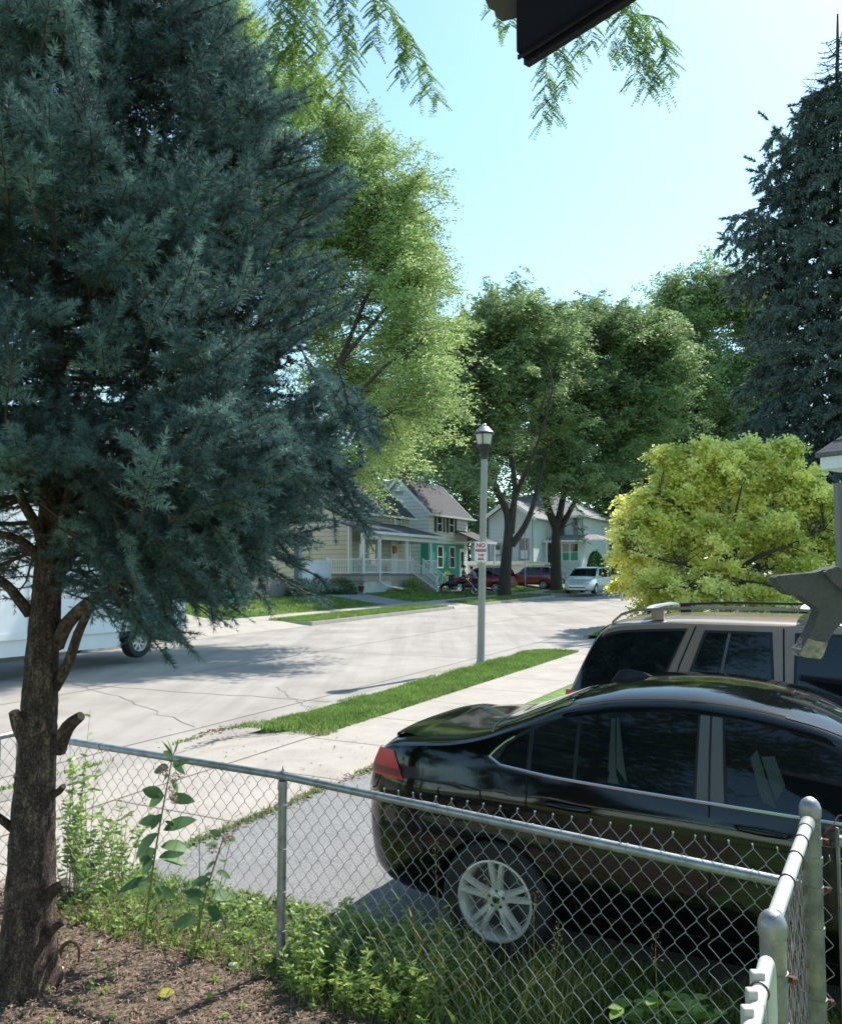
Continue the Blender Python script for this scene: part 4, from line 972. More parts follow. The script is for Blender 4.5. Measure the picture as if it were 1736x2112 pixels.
# ---- white vinyl privacy fence between the two
V1 = House('privacy_fence', 'tall white vinyl privacy fence left of the porch house', 38.2, -26.2, gz(38.2,-26.2), 'fence')
s_a, s_b = 36.7, 39.3
V1.part('panel', M['vinyl'], (-26.2,-26.15,s_a,s_b,V1.z0+.05,V1.z0+1.75)); V1.part('rail', M['trim_white'], (-26.23,-26.12,s_a,s_b,V1.z0+1.72,V1.z0+1.82), (-26.23,-26.12,s_a,s_b,V1.z0+.03,V1.z0+.12))
for s_ in (s_a, s_b): V1.part('post', M['trim_white'], (-26.25,-26.10,s_-.07,s_+.07,V1.z0-.1,V1.z0+1.95), bevel=.02)
# small things on the porch
def pot(x, y, z, label, flower, group=None, sc=1.0):
    r = empty('flower_pot', (x, y, z)); tag(r, label, 'flower pot', group)
    MB().lathe([(.09*sc,0),(.13*sc,.2*sc),(.14*sc,.22*sc),(.12*sc,.22*sc)], 14).build('pot', M['brick'], r)
    n = 160; c = rdir(n)*rng.uniform(.3,1,(n,1))*np.array([.18,.18,.15])*sc + np.array([0,0,.33*sc])
    leafq('flowers', c, .05*sc, .03*sc, flower, r)
    return r
def leafq(name, C, ln, wd, m, parent=None, dirs=None, jitter=.5, droop=0., six=False):
    """one rhombic leaf at every centre"""
    C = np.asarray(C); n = len(C); d = rdir(n) if dirs is None else nrm(np.asarray(dirs)+rng.normal(0, jitter, (n,3)))
    d[:,2] -= droop; d = nrm(d); s_ = nrm(np.cross(d, rdir(n))); L = (ln*rng.uniform(.7,1.3,n))[:,None]/2; W = (wd*rng.uniform(.7,1.3,n))[:,None]/2
    if six:
        V = np.stack([C-d*L, C-d*L*.3+s_*W, C+d*L*.45+s_*W*.7, C+d*L, C+d*L*.45-s_*W*.7, C-d*L*.3-s_*W], 1); return fast_mesh(name, V, 6, m, parent)
    V = np.stack([C-d*L, C+s_*W, C+d*L, C-s_*W], 1); return fast_mesh(name, V, 4, m, parent)
x, y = XY(46.4, -26.6)
for s_, t_, lb, mt in ((46.45,-26.7,'pot of orange flowers on the porch beside the door',M['orange']),):
    x, y = XY(s_, t_); pot(x, y, f_, lb, mt, sc=1.4)
x, y = XY(39.85,-24.45); pot(x, y, H1.z0+.02, 'pot of dark red flowers at the porch corner by the white fence', M['flower'], sc=1.4)
x, y = XY(47.2,-24.6); 
# ================================================================ the photographer's porch and the neighbouring porch
def slab_poly(name, pts, th, m, parent=None, up=Vector((0,0,1)), bevel=0):
    pts = [Vector(p) for p in pts]; n = len(pts)
    mb = MB().raw(pts + [p+up*th for p in pts], [tuple(range(n-1,-1,-1)), tuple(range(n,2*n))] + [(i,(i+1)%n,n+(i+1)%n,n+i) for i in range(n)])
    return mb.build(name, m, parent, bevel=bevel)
pr_ = empty('porch_roof_corner', at(1080,122,2.2)); tag(pr_, 'dark eave corner of the photographer\'s own porch roof overhead', 'roof eave')
o0 = Vector(pr_.location)
A_ = at(1065,105,2.25); C_ = at(1080,122,2.2); zc = C_.z
def hz(px, py, z): d = ray(px, py); k = (z-EYE)/d.z; return Vector((d.x*k, d.y*k, z))
E_ = hz(1270,0,zc); dE = (E_-C_).normalized(); A2 = hz(1065,0,zc); A1 = hz(1065,105,zc); dA = (A2-A1).normalized()
loc = lambda v: v - o0
slab_poly('soffit', [loc(A1), loc(C_), loc(C_+dE*2.2), loc(C_+dE*2.2+Vector((-.3,-1.2,0))), loc(A1+dA*2.2)], .10, M['soffit_dark'], pr_)
nd = Vector((dE.y, -dE.x, 0)); nd = nd if nd.y > 0 else -nd
gt = MB(); gt.bar(loc(C_+nd*.010+Vector((0,0,.03))-dE*.0), loc(C_+dE*2.2+nd*.010+Vector((0,0,.03))), .022, .09); gt.bar(loc(C_-nd*.022+Vector((0,0,-.003))), loc(C_+dE*2.2-nd*.022+Vector((0,0,-.003))), .006, .012)
gt.build('gutter', M['gutter_brown'], pr_)
zz = zc+.05; g2 = [hz(1066,36,zz), hz(1036,44,zz), hz(1022,34,zz), hz(1019,22,zz), hz(1008,16,zz), hz(1000,-2,zz), hz(990,-60,zz), hz(1066,-60,zz)]
slab_poly('gutter_end', [loc(p) for p in g2], .05, M['plastic_grey'], pr_)
slab_poly('shingles', [loc(A1+Vector((0,0,.10))), loc(C_+Vector((0,0,.10))), loc(C_+dE*2.2+Vector((0,0,.10))), loc(Vector((A1.x+.9,A1.y-2.4,zc+.9))), loc(A1+dA*2.2+Vector((0,0,.3)))], .03, M['shingle'], pr_)
# wall of the photographer's house behind the camera (reflected in the car)
ow = empty('own_house', (0,-1.6,0)); tag(ow, 'cream siding wall of the photographer\'s house behind the camera', 'house')
ob = MB().box((-1.2,-3,-.3),(9,0,3.4)); ob.build('wall', M['siding_cream'], ow)
# neighbour's porch at the right edge
NB = empty('neighbour_porch', at(1735,1262,12.0)); tag(NB, 'corner of a shingled porch roof with a grey wooden post at the right edge', 'porch')
o1 = Vector(NB.location); zt_ = at(1680,935,12.0).z; cx, cy = at(1680,935,12.0).x, 12.0
loc1 = lambda x, y, z: Vector((x, y, z)) - o1
V = [loc1(cx,cy,zt_), loc1(cx+2.6,cy-1.35,zt_), loc1(cx+2.6+1.0,cy+1.6,zt_+1.9), loc1(cx+1.0,cy+2.6,zt_+1.9)]
# roof: eave runs from the tip to the right and back
e1 = Vector((.55,-.83,0)); e2 = Vector((.80,.60,0))
Tp = Vector((cx,cy,zt_)); apex = Tp + e1*2.5 + e2*2.5 + Vector((0,0,2.3))
rf = MB(); th = Vector((0,0,.06)); pts = [Tp, Tp+e1*5, Tp+e2*5, apex]
rf.raw([p-o1 for p in pts]+[p-o1-th for p in pts], [(0,1,3),(0,3,2),(5,4,7),(4,6,7),(0,4,5,1),(0,2,6,4),(1,5,7,3),(2,3,7,6)])
mat('shingle_near', (.13,.125,.13), .95, var=.2, vs=9, bump=.8, bs=30)
nroof = rf.build('roof', M['shingle_near'], NB)
# shingle courses: butt edges standing proud
cs = MB()
nv1 = e1.cross(apex-Tp).normalized(); nv1 = nv1 if nv1.z > 0 else -nv1
nv2 = e2.cross(apex-Tp).normalized(); nv2 = nv2 if nv2.z > 0 else -nv2
for (e, nv) in ((e1,nv1),(e2,nv2)):
    for k in range(1, 13):
        f = k/13; a = Tp.lerp(apex, f); b2 = (Tp+e*5).lerp(apex, f); cs.bar(a-o1+nv*.004, b2-o1+nv*.004, .018, .008, up=nv)
        sl_ = (apex-(Tp+e*2.5)).normalized(); L_ = (b2-a).length; n_ = int(L_/.31)
        for j in range(n_+1):
            q = a + (b2-a).normalized()*((j+.5*(k%2))*.31); cs.bar(q-o1+nv*.003, q-o1+nv*.003+sl_*.20, .014, .006, up=nv)
cs.build('shingle_butts', M['seam'], nroof)
fa = MB(); dz = Vector((0,0,-.16))
for e, off in ((e1,e2),(e2,e1)):
    fa.bar(Tp+off*.06+e*.06+Vector((0,0,-.15))-o1, Tp+off*.06+e*5+Vector((0,0,-.15))-o1, .03, .17)
fa.build('fascia', M['trim_white'], nroof)
sf = MB(); q0 = Tp+e1*.1+e2*.1+Vector((0,0,-.235)); sf.raw([q0-o1, q0+e1*4.8-o1, q0+e1*4.8+e2*4.8-o1, q0+e2*4.8-o1], [(0,1,2,3)]); sf.build('soffit', M['trim_white'], nroof)
bmx = MB(); q1 = Tp+e1*.55+e2*.55; bmx.bar(q1+Vector((0,0,-.34))-o1, q1+e1*4+Vector((0,0,-.34))-o1, .14, .2); bmx.bar(q1+Vector((0,0,-.34))-o1, q1+e2*4+Vector((0,0,-.34))-o1, .14, .2); bmx.build('beam', M['weathered'], NB)
ps = MB(); px_ = q1; ps.box((at(1726,1100,px_.y).x-o1.x, px_.y-.07-o1.y, G(12)-.2-o1.z), (at(1726,1100,px_.y).x+.15-o1.x, px_.y+.07-o1.y, zt_-.44-o1.z)); ps.build('post', M['weathered'], NB, bevel=.01)
fl = MB(); fl.box((px_.x-.1-o1.x, px_.y-.2-o1.y, G(12)-.3-o1.z), (px_.x+4-o1.x, px_.y+4-o1.y, G(12)+.5-o1.z)); fl.build('floor', M['weathered'], NB)
# grey carved ornament hanging at the right edge of the porch opening
OY = 1.35; orn = empty('porch_ornament', at(1680,1260,OY)); tag(orn, 'grey ornament with a pointed snout and stubby worn leg at the right edge', 'ornament')
o2 = Vector(orn.location)
zp = [(488,1302),(494,1282),(515,1268),(600,1260),(720,1250),(800,1243),(860,1222),(910,1205),(950,1198),(1000,1225),(1120,1320),(1250,1450),(1300,1600),(1180,1700),(1040,1640),(990,1640),(940,1700),(905,1760),(880,1800),(850,1890),(830,1912),(760,1905),(685,1892),(672,1870),(676,1848),(700,1810),(735,1750),(770,1680),(800,1610),(822,1555),(815,1525),(780,1500),(740,1478),(710,1450),(690,1430),(640,1425),(590,1415),(540,1380),(505,1335)]
def opl(zp, y0, y1, name, m, bevel, loc_=o2):
    a = [at(1469.3+.2675*u, 847.6+.2675*v, OY) for u, v in zp]; n = len(a)
    f = [Vector((p.x,p.y+y0,p.z))-loc_ for p in a]; b = [Vector((p.x,p.y+y1,p.z))-loc_ for p in a]
    mb = MB().raw(f+b, [tuple(range(n)), tuple(range(2*n-1,n-1,-1))]+[(i,n+i,n+(i+1)%n,(i+1)%n) for i in range(n)])
    return mb.build(name, m, orn, bevel=bevel, seg=3)
opl(zp, 0, .030, 'body', M['felt_grey'], .0055)
opl([(838,1246),(880,1216),(940,1196),(1010,1228),(1130,1330),(1270,1480),(1240,1500),(1100,1440),(1000,1400),(900,1320)], -.012, .012, 'wing', M['felt_grey'], .003)
opl([(700,1816),(735,1752),(790,1772),(850,1780),(893,1778),(882,1806),(852,1888),(832,1915),(760,1908),(684,1896),(670,1870),(674,1846)], -.002, .032, 'worn_tip', M['worn'], .0035)
# ================================================================ chain-link fence, gates, street lamp, sign
def knots(a, b, n): return [a.lerp(b, i/n) for i in range(n+1)]
def chain(mb, p0, p1, zb0, zb1, zt0, zt1, pitch=.043, rowh=.098, r=.00155, knuckle=True):
    """woven wire between two ground points; each wire a zigzag"""
    p0, p1 = Vector(p0), Vector(p1); L = (p1-p0).length; n = int(L/pitch); d = (p1-p0)/n
    up = Vector((0,0,1)); nv = Vector((-d.y, d.x, 0)).normalized()
    for i in range(n):
        base = p0 + d*(i+.5); f = (i+.5)/n; zb = zb0+(zb1-zb0)*f; zt = zt0+(zt1-zt0)*f
        rows = int(round((zt-zb)/(rowh/2))); hh = (zt-zb)/rows; pts = []
        for k in range(rows+1):
            s_ = 1 if (k+i) % 2 else -1; z = zb + hh*k; w_ = .5+.02
            sag = .006*math.sin(k*1.7+i*.9)
            c = base + d*(s_*w_) + up*z + nv*(.0022*s_+sag*.3)
            if 0 < k < rows:
                pts += [c - up*(hh*.10) - d*(s_*.055), c, c + up*(hh*.10) - d*(s_*.055)]
            else: pts.append(c)
            if k < rows:
                s2 = -s_; c2 = base + d*(s2*w_) + up*(z+hh); m_ = c.lerp(c2, .5); pts.append(m_ + d*(.03*s_) )
        if knuckle: pts.append(pts[-1] + up*.012 + d*(.06 if rows % 2 else -.06)); pts.append(pts[-1] + up*.004 + nv*.006 - d*.05)
        mb.tube(pts, r, 4, cap=False)
def dome(mb, c, r, h0=.05):
    mb.lathe([(r*1.06,0),(r*1.10,.004),(r*1.10,.030),(r*1.08,.034),(r*1.02,.040),(r*.90,.050),(r*.66,.060),(r*.34,.067),(.001,.069)], 28, Matrix.Translation(c))
def band(mb, c, r, h=.022): mb.lathe([(r*1.0,-h/2),(r*1.10,-h/2),(r*1.10,h/2),(r*1.0,h/2)], 24, Matrix.Translation(c))
fs, ft = [3.80,3.74,3.36], [-4.95,-2.78,-.13]
FP = [Vector((*XY(s, t), 0)) for s, t in zip(fs, ft)]
for p in FP: p.z = G(p.y)
fence = empty('chain_link_fence', FP[1]); tag(fence, 'grey galvanised chain-link fence with a tubular top rail in front of the black sedan', 'fence')
fo = Vector(FP[1])
rail_h = [1.01, 1.00, .99]; RT = [p+Vector((0,0,h)) for p, h in zip(FP, rail_h)]
mb = MB(); pts = knots(RT[0], RT[1], 6)[:-1] + knots(RT[1], RT[2]+ (RT[2]-RT[1]).normalized()*-.03, 6)
mb.tube([p-fo for p in pts], .0205, 16)
for f in (.86,): q = RT[1].lerp(RT[2], f-.5); mb.tube([q-fo-(RT[2]-RT[1]).normalized()*.05, q-fo+(RT[2]-RT[1]).normalized()*.05], .0225, 16)
mb.build('top_rail', M['galvanised'], fence)
for k, (p, r, tp) in enumerate(((FP[0],.030,1.04),(FP[1],.024,.965))):
    mb = MB(); mb.tube([p-fo-Vector((0,0,.15)), p-fo+Vector((0,0,tp))], r, 18); mb.build('post', M['galvanised'], fence)
    cp = MB()
    if k == 0: dome(cp, p-fo+Vector((0,0,tp-.02)), r)
    else:
        cp.lathe([(r*1.02,-.0),(r*1.12,0),(r*1.12,.03),(r*1.0,.045)], 18, Matrix.Translation(p-fo+Vector((0,0,tp-.035)))); cp.tube([RT[1]-fo-(RT[2]-RT[1]).normalized()*.022, RT[1]-fo+(RT[2]-RT[1]).normalized()*.022], .0245, 16)
        cp.lathe([(.008,0),(.008,.012),(.004,.02),(.001,.035)], 10, Matrix.Translation(RT[1]-fo+Vector((0,0,.02))))
    cp.build('cap', M['cap_metal'], fence)
mb = MB()
chain(mb, FP[0]-fo, FP[1]-fo, .03, .03, .985, .985)
chain(mb, FP[1]-fo, FP[2]-fo, .03, .03, 1.0, 1.10)
mb.build('mesh', M['wire'], fence)
rv = (RT[1]-RT[0]).normalized(); rw_ = (RT[2]-RT[1]).normalized()
def loop_tie(mb, c, axis, r, wr=.0018, drop=.04):
    axis = Vector(axis).normalized(); u = axis.cross(Vector((0,0,1))).normalized(); v = u.cross(axis); pts = []
    for k in range(17):
        a = 2*math.pi*k/16; pts.append(c + u*(math.cos(a)*r) + v*(math.sin(a)*r) + axis*(.012*k/16))
    pts.append(c - Vector((0,0,drop)) + axis*.02); mb.tube(pts, wr, 5)
def lt_(par, c, axis, r, wr=.0018, drop=.04, m=None): t_ = MB(); loop_tie(t_, c, axis, r, wr, drop); t_.build('wire_tie', m or M['wire'], par)
for f in (.12,.35,.62,.80): lt_(fence, RT[0].lerp(RT[1], f)-fo, rv, .0225)
for f in (.09,.24,.40,.56,.72,.90): lt_(fence, RT[1].lerp(RT[2], f)-fo, rw_, .0225)
for z in (.2,.4,.62,.85): lt_(fence, FP[1]-fo+Vector((0,0,z)), (0,0.01,1), .0265, drop=0)
# return of the fence along the sidewalk (leaves the frame on the left)
q = FP[0] + Vector((-SI,-CO,0))*3.0; q.z = G(q.y); f2 = empty('chain_link_fence', FP[0]); tag(f2, 'chain-link fence section at the left edge, running off behind the spruce trunk', 'fence')
o_ = FP[0]; mb = MB(); mb.tube([Vector((0,0,1.02)), q-o_+Vector((0,0,1.02))], .0205, 14); mb.build('top_rail', M['galvanised'], f2)
mb = MB(); chain(mb, Vector((0,0,0)), q-o_, .03, .03, 1.0, 1.0); mb.build('mesh', M['wire'], f2)
tb = MB(); tb.bar(Vector((-.09,-.10,.05)), Vector((-.09,-.10,1.0)), .012, .005); tb.build('tension_bar', M['galvanised'], f2)
for z in (.93,.72): br = MB(); band(br, Vector((0,0,z)), .030); br.build('brace_band', M['galvanised'], f2)
# taller side fence at the right with two domed terminal posts
CP = at(1671,1700,3.05); CP.z = G(3.05); NP = at(1592,1900,2.30); NP.z = G(2.3)
sfn = empty('side_fence', CP); tag(sfn, 'short white-railed chain-link section between two domed posts at the lower right', 'fence')
o_ = CP
for p, tp, r in ((CP,at(1668,1643,3.05).z-.098,.0335),(NP,at(1592,1875,2.3).z-.088,.0335)):
    mb = MB(); mb.tube([p-o_-Vector((0,0,.2)), p-o_+Vector((0,0,tp))], r, 24); po = mb.build('post', M['galvanised_old'], sfn)
    cp = MB(); dome(cp, p-o_+Vector((0,0,tp-.012)), r); cp.build('cap', M['cap_metal'], sfn)
    for z in ((.35,.62,.86,1.0,1.10,1.165) if p is CP else (.5,.80,.93,1.06)): bn = MB(); band(bn, p-o_+Vector((0,0,z)), r, .024); bn.build('brace_band', M['galvanised_old'], sfn)
    dd = Vector((.040,-.010,0)) if p is CP else Vector((.034,-.022,0))
    for z in ((.62,1.0,1.165) if p is CP else (.80,1.06)):
        bo = MB(); c = p-o_+Vector((0,0,z)); bo.bar(c+dd*.55, c+dd*1.4, .010, .016); bo.lathe([(.001,-.011),(.008,-.011),(.008,.011),(.001,.011)], 8, Matrix.Translation(c+dd*1.2) @ Matrix.Rotation(math.pi/2,4,'X')); bo.build('bolt', M['rust'], sfn)
dn = (NP-CP).normalized(); a = CP+Vector((0,0,1.19)); b = NP+Vector((0,0,1.085))
a = at(1664,1702,2.98); b = at(1598,1890,2.32)
mb = MB(); mb.tube([p-o_ for p in knots(a, b, 4)], .0205, 18); mb.build('top_rail', M['white_pipe'], sfn)
rc = MB(); dv = (b-a).normalized(); rc.tube([a-o_-dv*.02, a-o_+dv*.055], .0245, 18); rc.build('rail_end_cup', M['galvanised_old'], sfn)
mb = MB(); side = Vector((-.035,.02,0)); chain(mb, CP-o_+side*.6, NP-o_+side*.6, .03, .03, 1.215, 1.17, pitch=.036, rowh=.085, r=.0021); mb.build('mesh', M['wire_old'], sfn)
for f in (.22,.42,.68): lt_(sfn, a.lerp(b, f)-o_, dv, .0225, .0022, m=M['rust'])
lw = MB(); g_ = CP-o_
lw.tube([g_+Vector((.035,-.03,1.20)), g_+Vector((.07,-.02,1.225)), g_+Vector((.10,0,1.25)), g_+Vector((.118,.0,1.252))], .0022, 5); lw.tube([g_+Vector((-.045,-.03,1.2)), g_+Vector((-.05,-.03,.6)), g_+Vector((-.035,-.03,.1))], .0025, 5)
lw.build('loose_wire', M['rust'], sfn)
# fence bay running right from the corner post
rb = empty('fence_bay', CP+Vector((.1,0,0))); tag(rb, 'chain-link bay starting right of the domed corner post', 'fence')
o_ = Vector(rb.location); VD = Vector((CO,-SI,0)); st_ = CP+VD*.09; en = CP+VD*1.6
mb = MB(); mb.tube([st_-o_+Vector((0,0,1.175)), en-o_+Vector((0,0,1.17))], .0205, 16); mb.build('top_rail', M['galvanised'], rb)
mb = MB(); mb.bar(CP+VD*.085-o_+Vector((0,0,.05)), CP+VD*.085-o_+Vector((0,0,1.22)), .016, .006); mb.build('tension_bar', M['galvanised_old'], rb)
mb = MB(); chain(mb, CP+VD*.09-o_, en-o_, .03, .03, 1.255, 1.24); mb.build('mesh', M['wire'], rb)
# gate in front of the near post
GA = at(1583,1972,2.17); GB = at(1549,2105,1.84); gd = (GB-GA); gd.z = 0; gd.normalize(); GE = GA+gd*1.0
gate = empty('garden_gate', Vector((GA.x, GA.y, 0))); tag(gate, 'white rusty tubular gate frame with plastic latch tabs at the bottom right corner', 'gate')
o_ = Vector(gate.location); mb = MB(); zt_ = GA.z
arc = [GA+gd*.05*(1-math.sin(t_))-Vector((0,0,.05*(1-math.cos(t_)))) for t_ in np.linspace(math.pi/2, 0, 8)]
arc = [Vector((p.x,p.y,zt_))+(-gd*0) for p in [GA]]
pts = [Vector((GA.x,GA.y,.08))+(-gd)*.0] + [Vector((GA.x,GA.y,zt_-.06))] + [Vector((GA.x,GA.y,zt_-.06))+gd*(.06*(1-math.cos(a)))+Vector((0,0,.06*math.sin(a))) for a in np.linspace(.2, math.pi/2, 7)] + [Vector((GE.x,GE.y,zt_)), Vector((GE.x,GE.y,.08))]
mb.tube([p-o_ for p in pts], .0185, 16); mb.build('frame', M['white_pipe'], gate)
mb = MB(); chain(mb, Vector((GA.x,GA.y,0))+gd*.03-o_, Vector((GE.x,GE.y,0))-o_, .1, .1, zt_-.01, zt_-.01); mb.build('mesh', M['wire'], gate)
for (x0,y0,x1,y1,Y) in ((1549,2003,1580,2042,2.02),(1540,2040,1566,2088,1.93),(1531,2076,1558,2150,1.86)):
    a_, b_ = at(x0,y1,Y), at(x1,y0,Y); lm = MB().box((a_.x-o_.x, Y-.012, a_.z), (b_.x-o_.x-.006, Y+.012, b_.z))
    for v_ in lm.v: v_[:,1] -= o_.y
    lm.build('latch_tab', M['latch'], gate, bevel=.005, seg=3)
for f in (.2,.42): lt_(gate, GA+gd*f-o_, gd, .0205, .0022, m=M['rust'])
# ---------------------------------------------------------------- street lamp with sign
LP = at(991,1365,17.98); LP.z = G(17.98); lamp = empty('street_lamp', LP); tag(lamp, 'grey lamp post with a black-rimmed lantern on the grass strip', 'street lamp')
tz = at(998,938,17.98).z - LP.z; lx = .10
pm = Matrix.Translation((0,0,0)) @ Matrix.Shear('XY', 4, (lx/tz, 0))
MB().lathe([(.098,-.1),(.098,.02),(.085,.05),(.080,.4),(.068,tz)], 20, pm).build('pole', M['pole_paint'], lamp)
lt = Matrix.Translation((lx,0,tz))
MB().lathe([(.072,-.10),(.085,-.09),(.085,.06),(.10,.08),(.115,.12),(.15,.16),(.165,.20),(.165,.215),(.14,.215)], 20, lt).build('lantern_base', M['black_metal'], lamp)
MB().lathe([(.14,.212),(.185,.44),(.175,.44),(.13,.215)], 16, lt, cap=False).build('lantern_glass', M['lamp_glass'], lamp)
lb = MB()
for k in range(4):
    a = math.pi/4 + k*math.pi/2 + .5; c, s_ = math.cos(a), math.sin(a)
    lb.bar((lx+.150*c,.150*s_,tz+.20),(lx+.192*c,.192*s_,tz+.45),.020)
lb.build('lantern_bar', M['black_metal'], lamp)
MB().lathe([(.19,.435),(.225,.44),(.228,.475),(.205,.49)], 24, lt).build('lantern_rim', M['black_metal'], lamp)
MB().lathe([(.204,.488),(.185,.505),(.13,.57),(.085,.61),(.05,.62),(.05,.66),(.035,.675),(.001,.68)], 24, lt).build('lantern_top', M['lamp_top'], lamp)
# sign
sc_ = at(991.5,1138.5,17.86); SG = empty('parking_sign', sc_, R(-27)); tag(SG, 'white and red NO PARKING THIS SIDE sign strapped to the lamp post', 'sign')
def rrect(w_, h_, r, n=6):
    out = []
    for cx_, cy_, a0 in ((w_/2-r,h_/2-r,0),(-w_/2+r,h_/2-r,90),(-w_/2+r,-h_/2+r,180),(w_/2-r,-h_/2+r,270)):
        for k in range(n+1): a = R(a0+90*k/n); out.append((cx_+r*math.cos(a), cy_+r*math.sin(a)))
    return out
mX = Matrix.Rotation(math.pi/2, 4, 'X')       # xy plane -> xz plane, +z -> -y (towards camera)
MB().prism(rrect(.305,.457,.035), .0, .004, mX).build('plate', M['sign_white'], SG)
bo_, bi_ = rrect(.289,.441,.030), rrect(.277,.429,.025); n = len(bo_)
V = [mX @ Vector((x,y,.0055)) for x, y in bo_] + [mX @ Vector((x,y,.0055)) for x, y in bi_]
MB().raw(V, [(i,(i+1)%n,n+(i+1)%n,n+i) for i in range(n)]).build('border', M['sign_red'], SG, recalc=False)
def text_mesh(txt, size, x, y, m, parent, xs=1.0, bold=.004, name='lettering'):
    cu = bpy.data.curves.new('t', 'FONT'); cu.body = txt; cu.size = size; cu.align_x = 'CENTER'; cu.align_y = 'CENTER'; cu.offset = bold; cu.extrude = .0008
    o = bpy.data.objects.new('t', cu); COL.objects.link(o); bpy.context.view_layer.update()
    me = bpy.data.meshes.new_from_object(o.evaluated_get(bpy.context.evaluated_depsgraph_get())); bpy.data.objects.remove(o)
    me.transform(Matrix.Translation((0,-.0065,0)) @ mX @ Matrix.Translation((x,y,0)) @ Matrix.Diagonal((xs,1,1,1))); me.materials.clear(); me.materials.append(m); me.name = name
    return link(bpy.data.objects.new(name, me), parent)
text_mesh('NO', .122, 0, .135, M['sign_red'], SG, 1.05)
text_mesh('PARKING', .088, 0, .028, M['sign_red'], SG, .66, .0045)
text_mesh('THIS', .070, 0, -.070, M['sign_red'], SG, .95, .003)
text_mesh('SIDE', .070, 0, -.150, M['sign_red'], SG, .95, .003)
bt = MB()
for z in (.205,-.205): bt.lathe([(.008,0),(.008,.009),(.004,.011)], 10, Matrix.Translation((0,0,z)) @ mX)
bt.build('bolt', M['seam'], SG)
brk = MB(); brk.box((-.11,.002,.12),(.11,.03,.15)); brk.box((-.11,.002,-.15),(.11,.03,-.12)); brk.build('bracket', M['galvanised'], SG)
# thin grey pole by the far drive
fp = at(1083,1211,63); fp.z = G(63)+raise_(-22); q = empty('thin_pole', fp); tag(q, 'thin bare grey metal pole in front of the farther red SUV', 'pole')
MB().lathe([(.04,-.1),(.035,4.45),(.02,4.5)], 10).build('pole', M['galvanised'], q)
# ================================================================ trees and plants
def v3(p): return np.array(tuple(p), float)
def clump(p, sc, seed=0):
    q = p/sc + seed
    return (np.sin(q[:,0]*1.7+1.3*np.sin(q[:,2]*1.1))+np.sin(q[:,1]*1.9+1.1*np.sin(q[:,0]*.9+2))+np.sin(q[:,2]*2.3+1.7*np.sin(q[:,1]*.8)))/3
def blob_points(blobs, n, shell=.55, gap=None, gsc=1.2, seed=0):
    vol = np.array([b[3]*b[4]*b[5] for b in blobs])**.75; pr = vol/vol.sum(); k = rng.choice(len(blobs), int(n*1.8), p=pr)
    B = np.array(blobs)[k]; r = rng.uniform(0,1,(len(k),1))**(shell/1.6)
    dd = rdir(len(k)); ph = k*1.7+seed; wob_ = .86 + .24*np.sin(dd[:,0]*4.1+ph)*np.sin(dd[:,1]*3.7+ph*1.3+dd[:,2]*4.3) + .10*np.sin(dd[:,0]*9+dd[:,2]*8+ph)
    p = B[:,:3] + dd*r*wob_[:,None]*B[:,3:6]
    keep = np.ones(len(p), bool)
    if gap is not None: keep = clump(p, gsc, seed) > gap
    return p[keep][:n]
def foliage(name, C, per, sx, sz, ln, wd, m, parent, droop=.25, flat=.6, offs=None, six=False):
    n = len(C); c = np.repeat(C, per, 0); N = len(c)
    off = rng.normal(size=(N,3))*np.array([sx, sx, sz]); tilt = np.repeat(rng.normal(0,.35,(n,2)), per, 0)
    off[:,2] += off[:,0]*tilt[:,0] + off[:,1]*tilt[:,1] - (off[:,0]**2+off[:,1]**2)/sx*.22
    d = rdir(N); d[:,2] *= flat; rad = off.copy(); rad[:,2] = 0; d = d*.8 + rad/(sx+1e-6)*.5
    return leafq(name, c+off, ln, wd, m, parent, dirs=d, jitter=.05, droop=droop, six=six)
def limbs(mb, forks, C, nsec, r0=.05, k=5, rnd=.15):
    """secondary branches from the nearest fork node to a sample of foliage clusters"""
    F_ = np.array(forks); idx = rng.choice(len(C), min(nsec, len(C)), replace=False)
    for i in idx:
        c = C[i]; d = np.linalg.norm(F_[:,:3]-c, axis=1) + np.maximum(0, F_[:,2]-c[2])*1.5; j = rng.choice(np.argsort(d)[:3]); f = F_[j,:3]
        L = np.linalg.norm(c-f); mid = f*.5+c*.5+rng.normal(0,L*.06,3)+np.array([0,0,L*.08]); q = f*.78+mid*.22
        mb.tube([f, f*.75+mid*.25+rng.normal(0,L*.02,3), mid, mid*.5+c*.5+np.array([0,0,L*.04]), c], [r0, r0*.8, r0*.55, r0*.35, r0*.12], k, cap=False)
def taper(mb, pts, r0, r1, k=10, sub=4):
    pts = [v3(p) for p in pts]; P_ = []
    for i in range(len(pts)-1):
        a = pts[max(i-1,0)]; b = pts[i]; c = pts[i+1]; d = pts[min(i+2,len(pts)-1)]
        for t in np.arange(sub)/sub: P_.append(.5*((2*b)+(-a+c)*t+(2*a-5*b+4*c-d)*t*t+(-a+3*b-3*c+d)*t**3))
    P_.append(pts[-1]); n = len(P_); r = r0+(r1-r0)*np.linspace(0,1,n)**.85
    mb.tube(P_, r, k); return P_
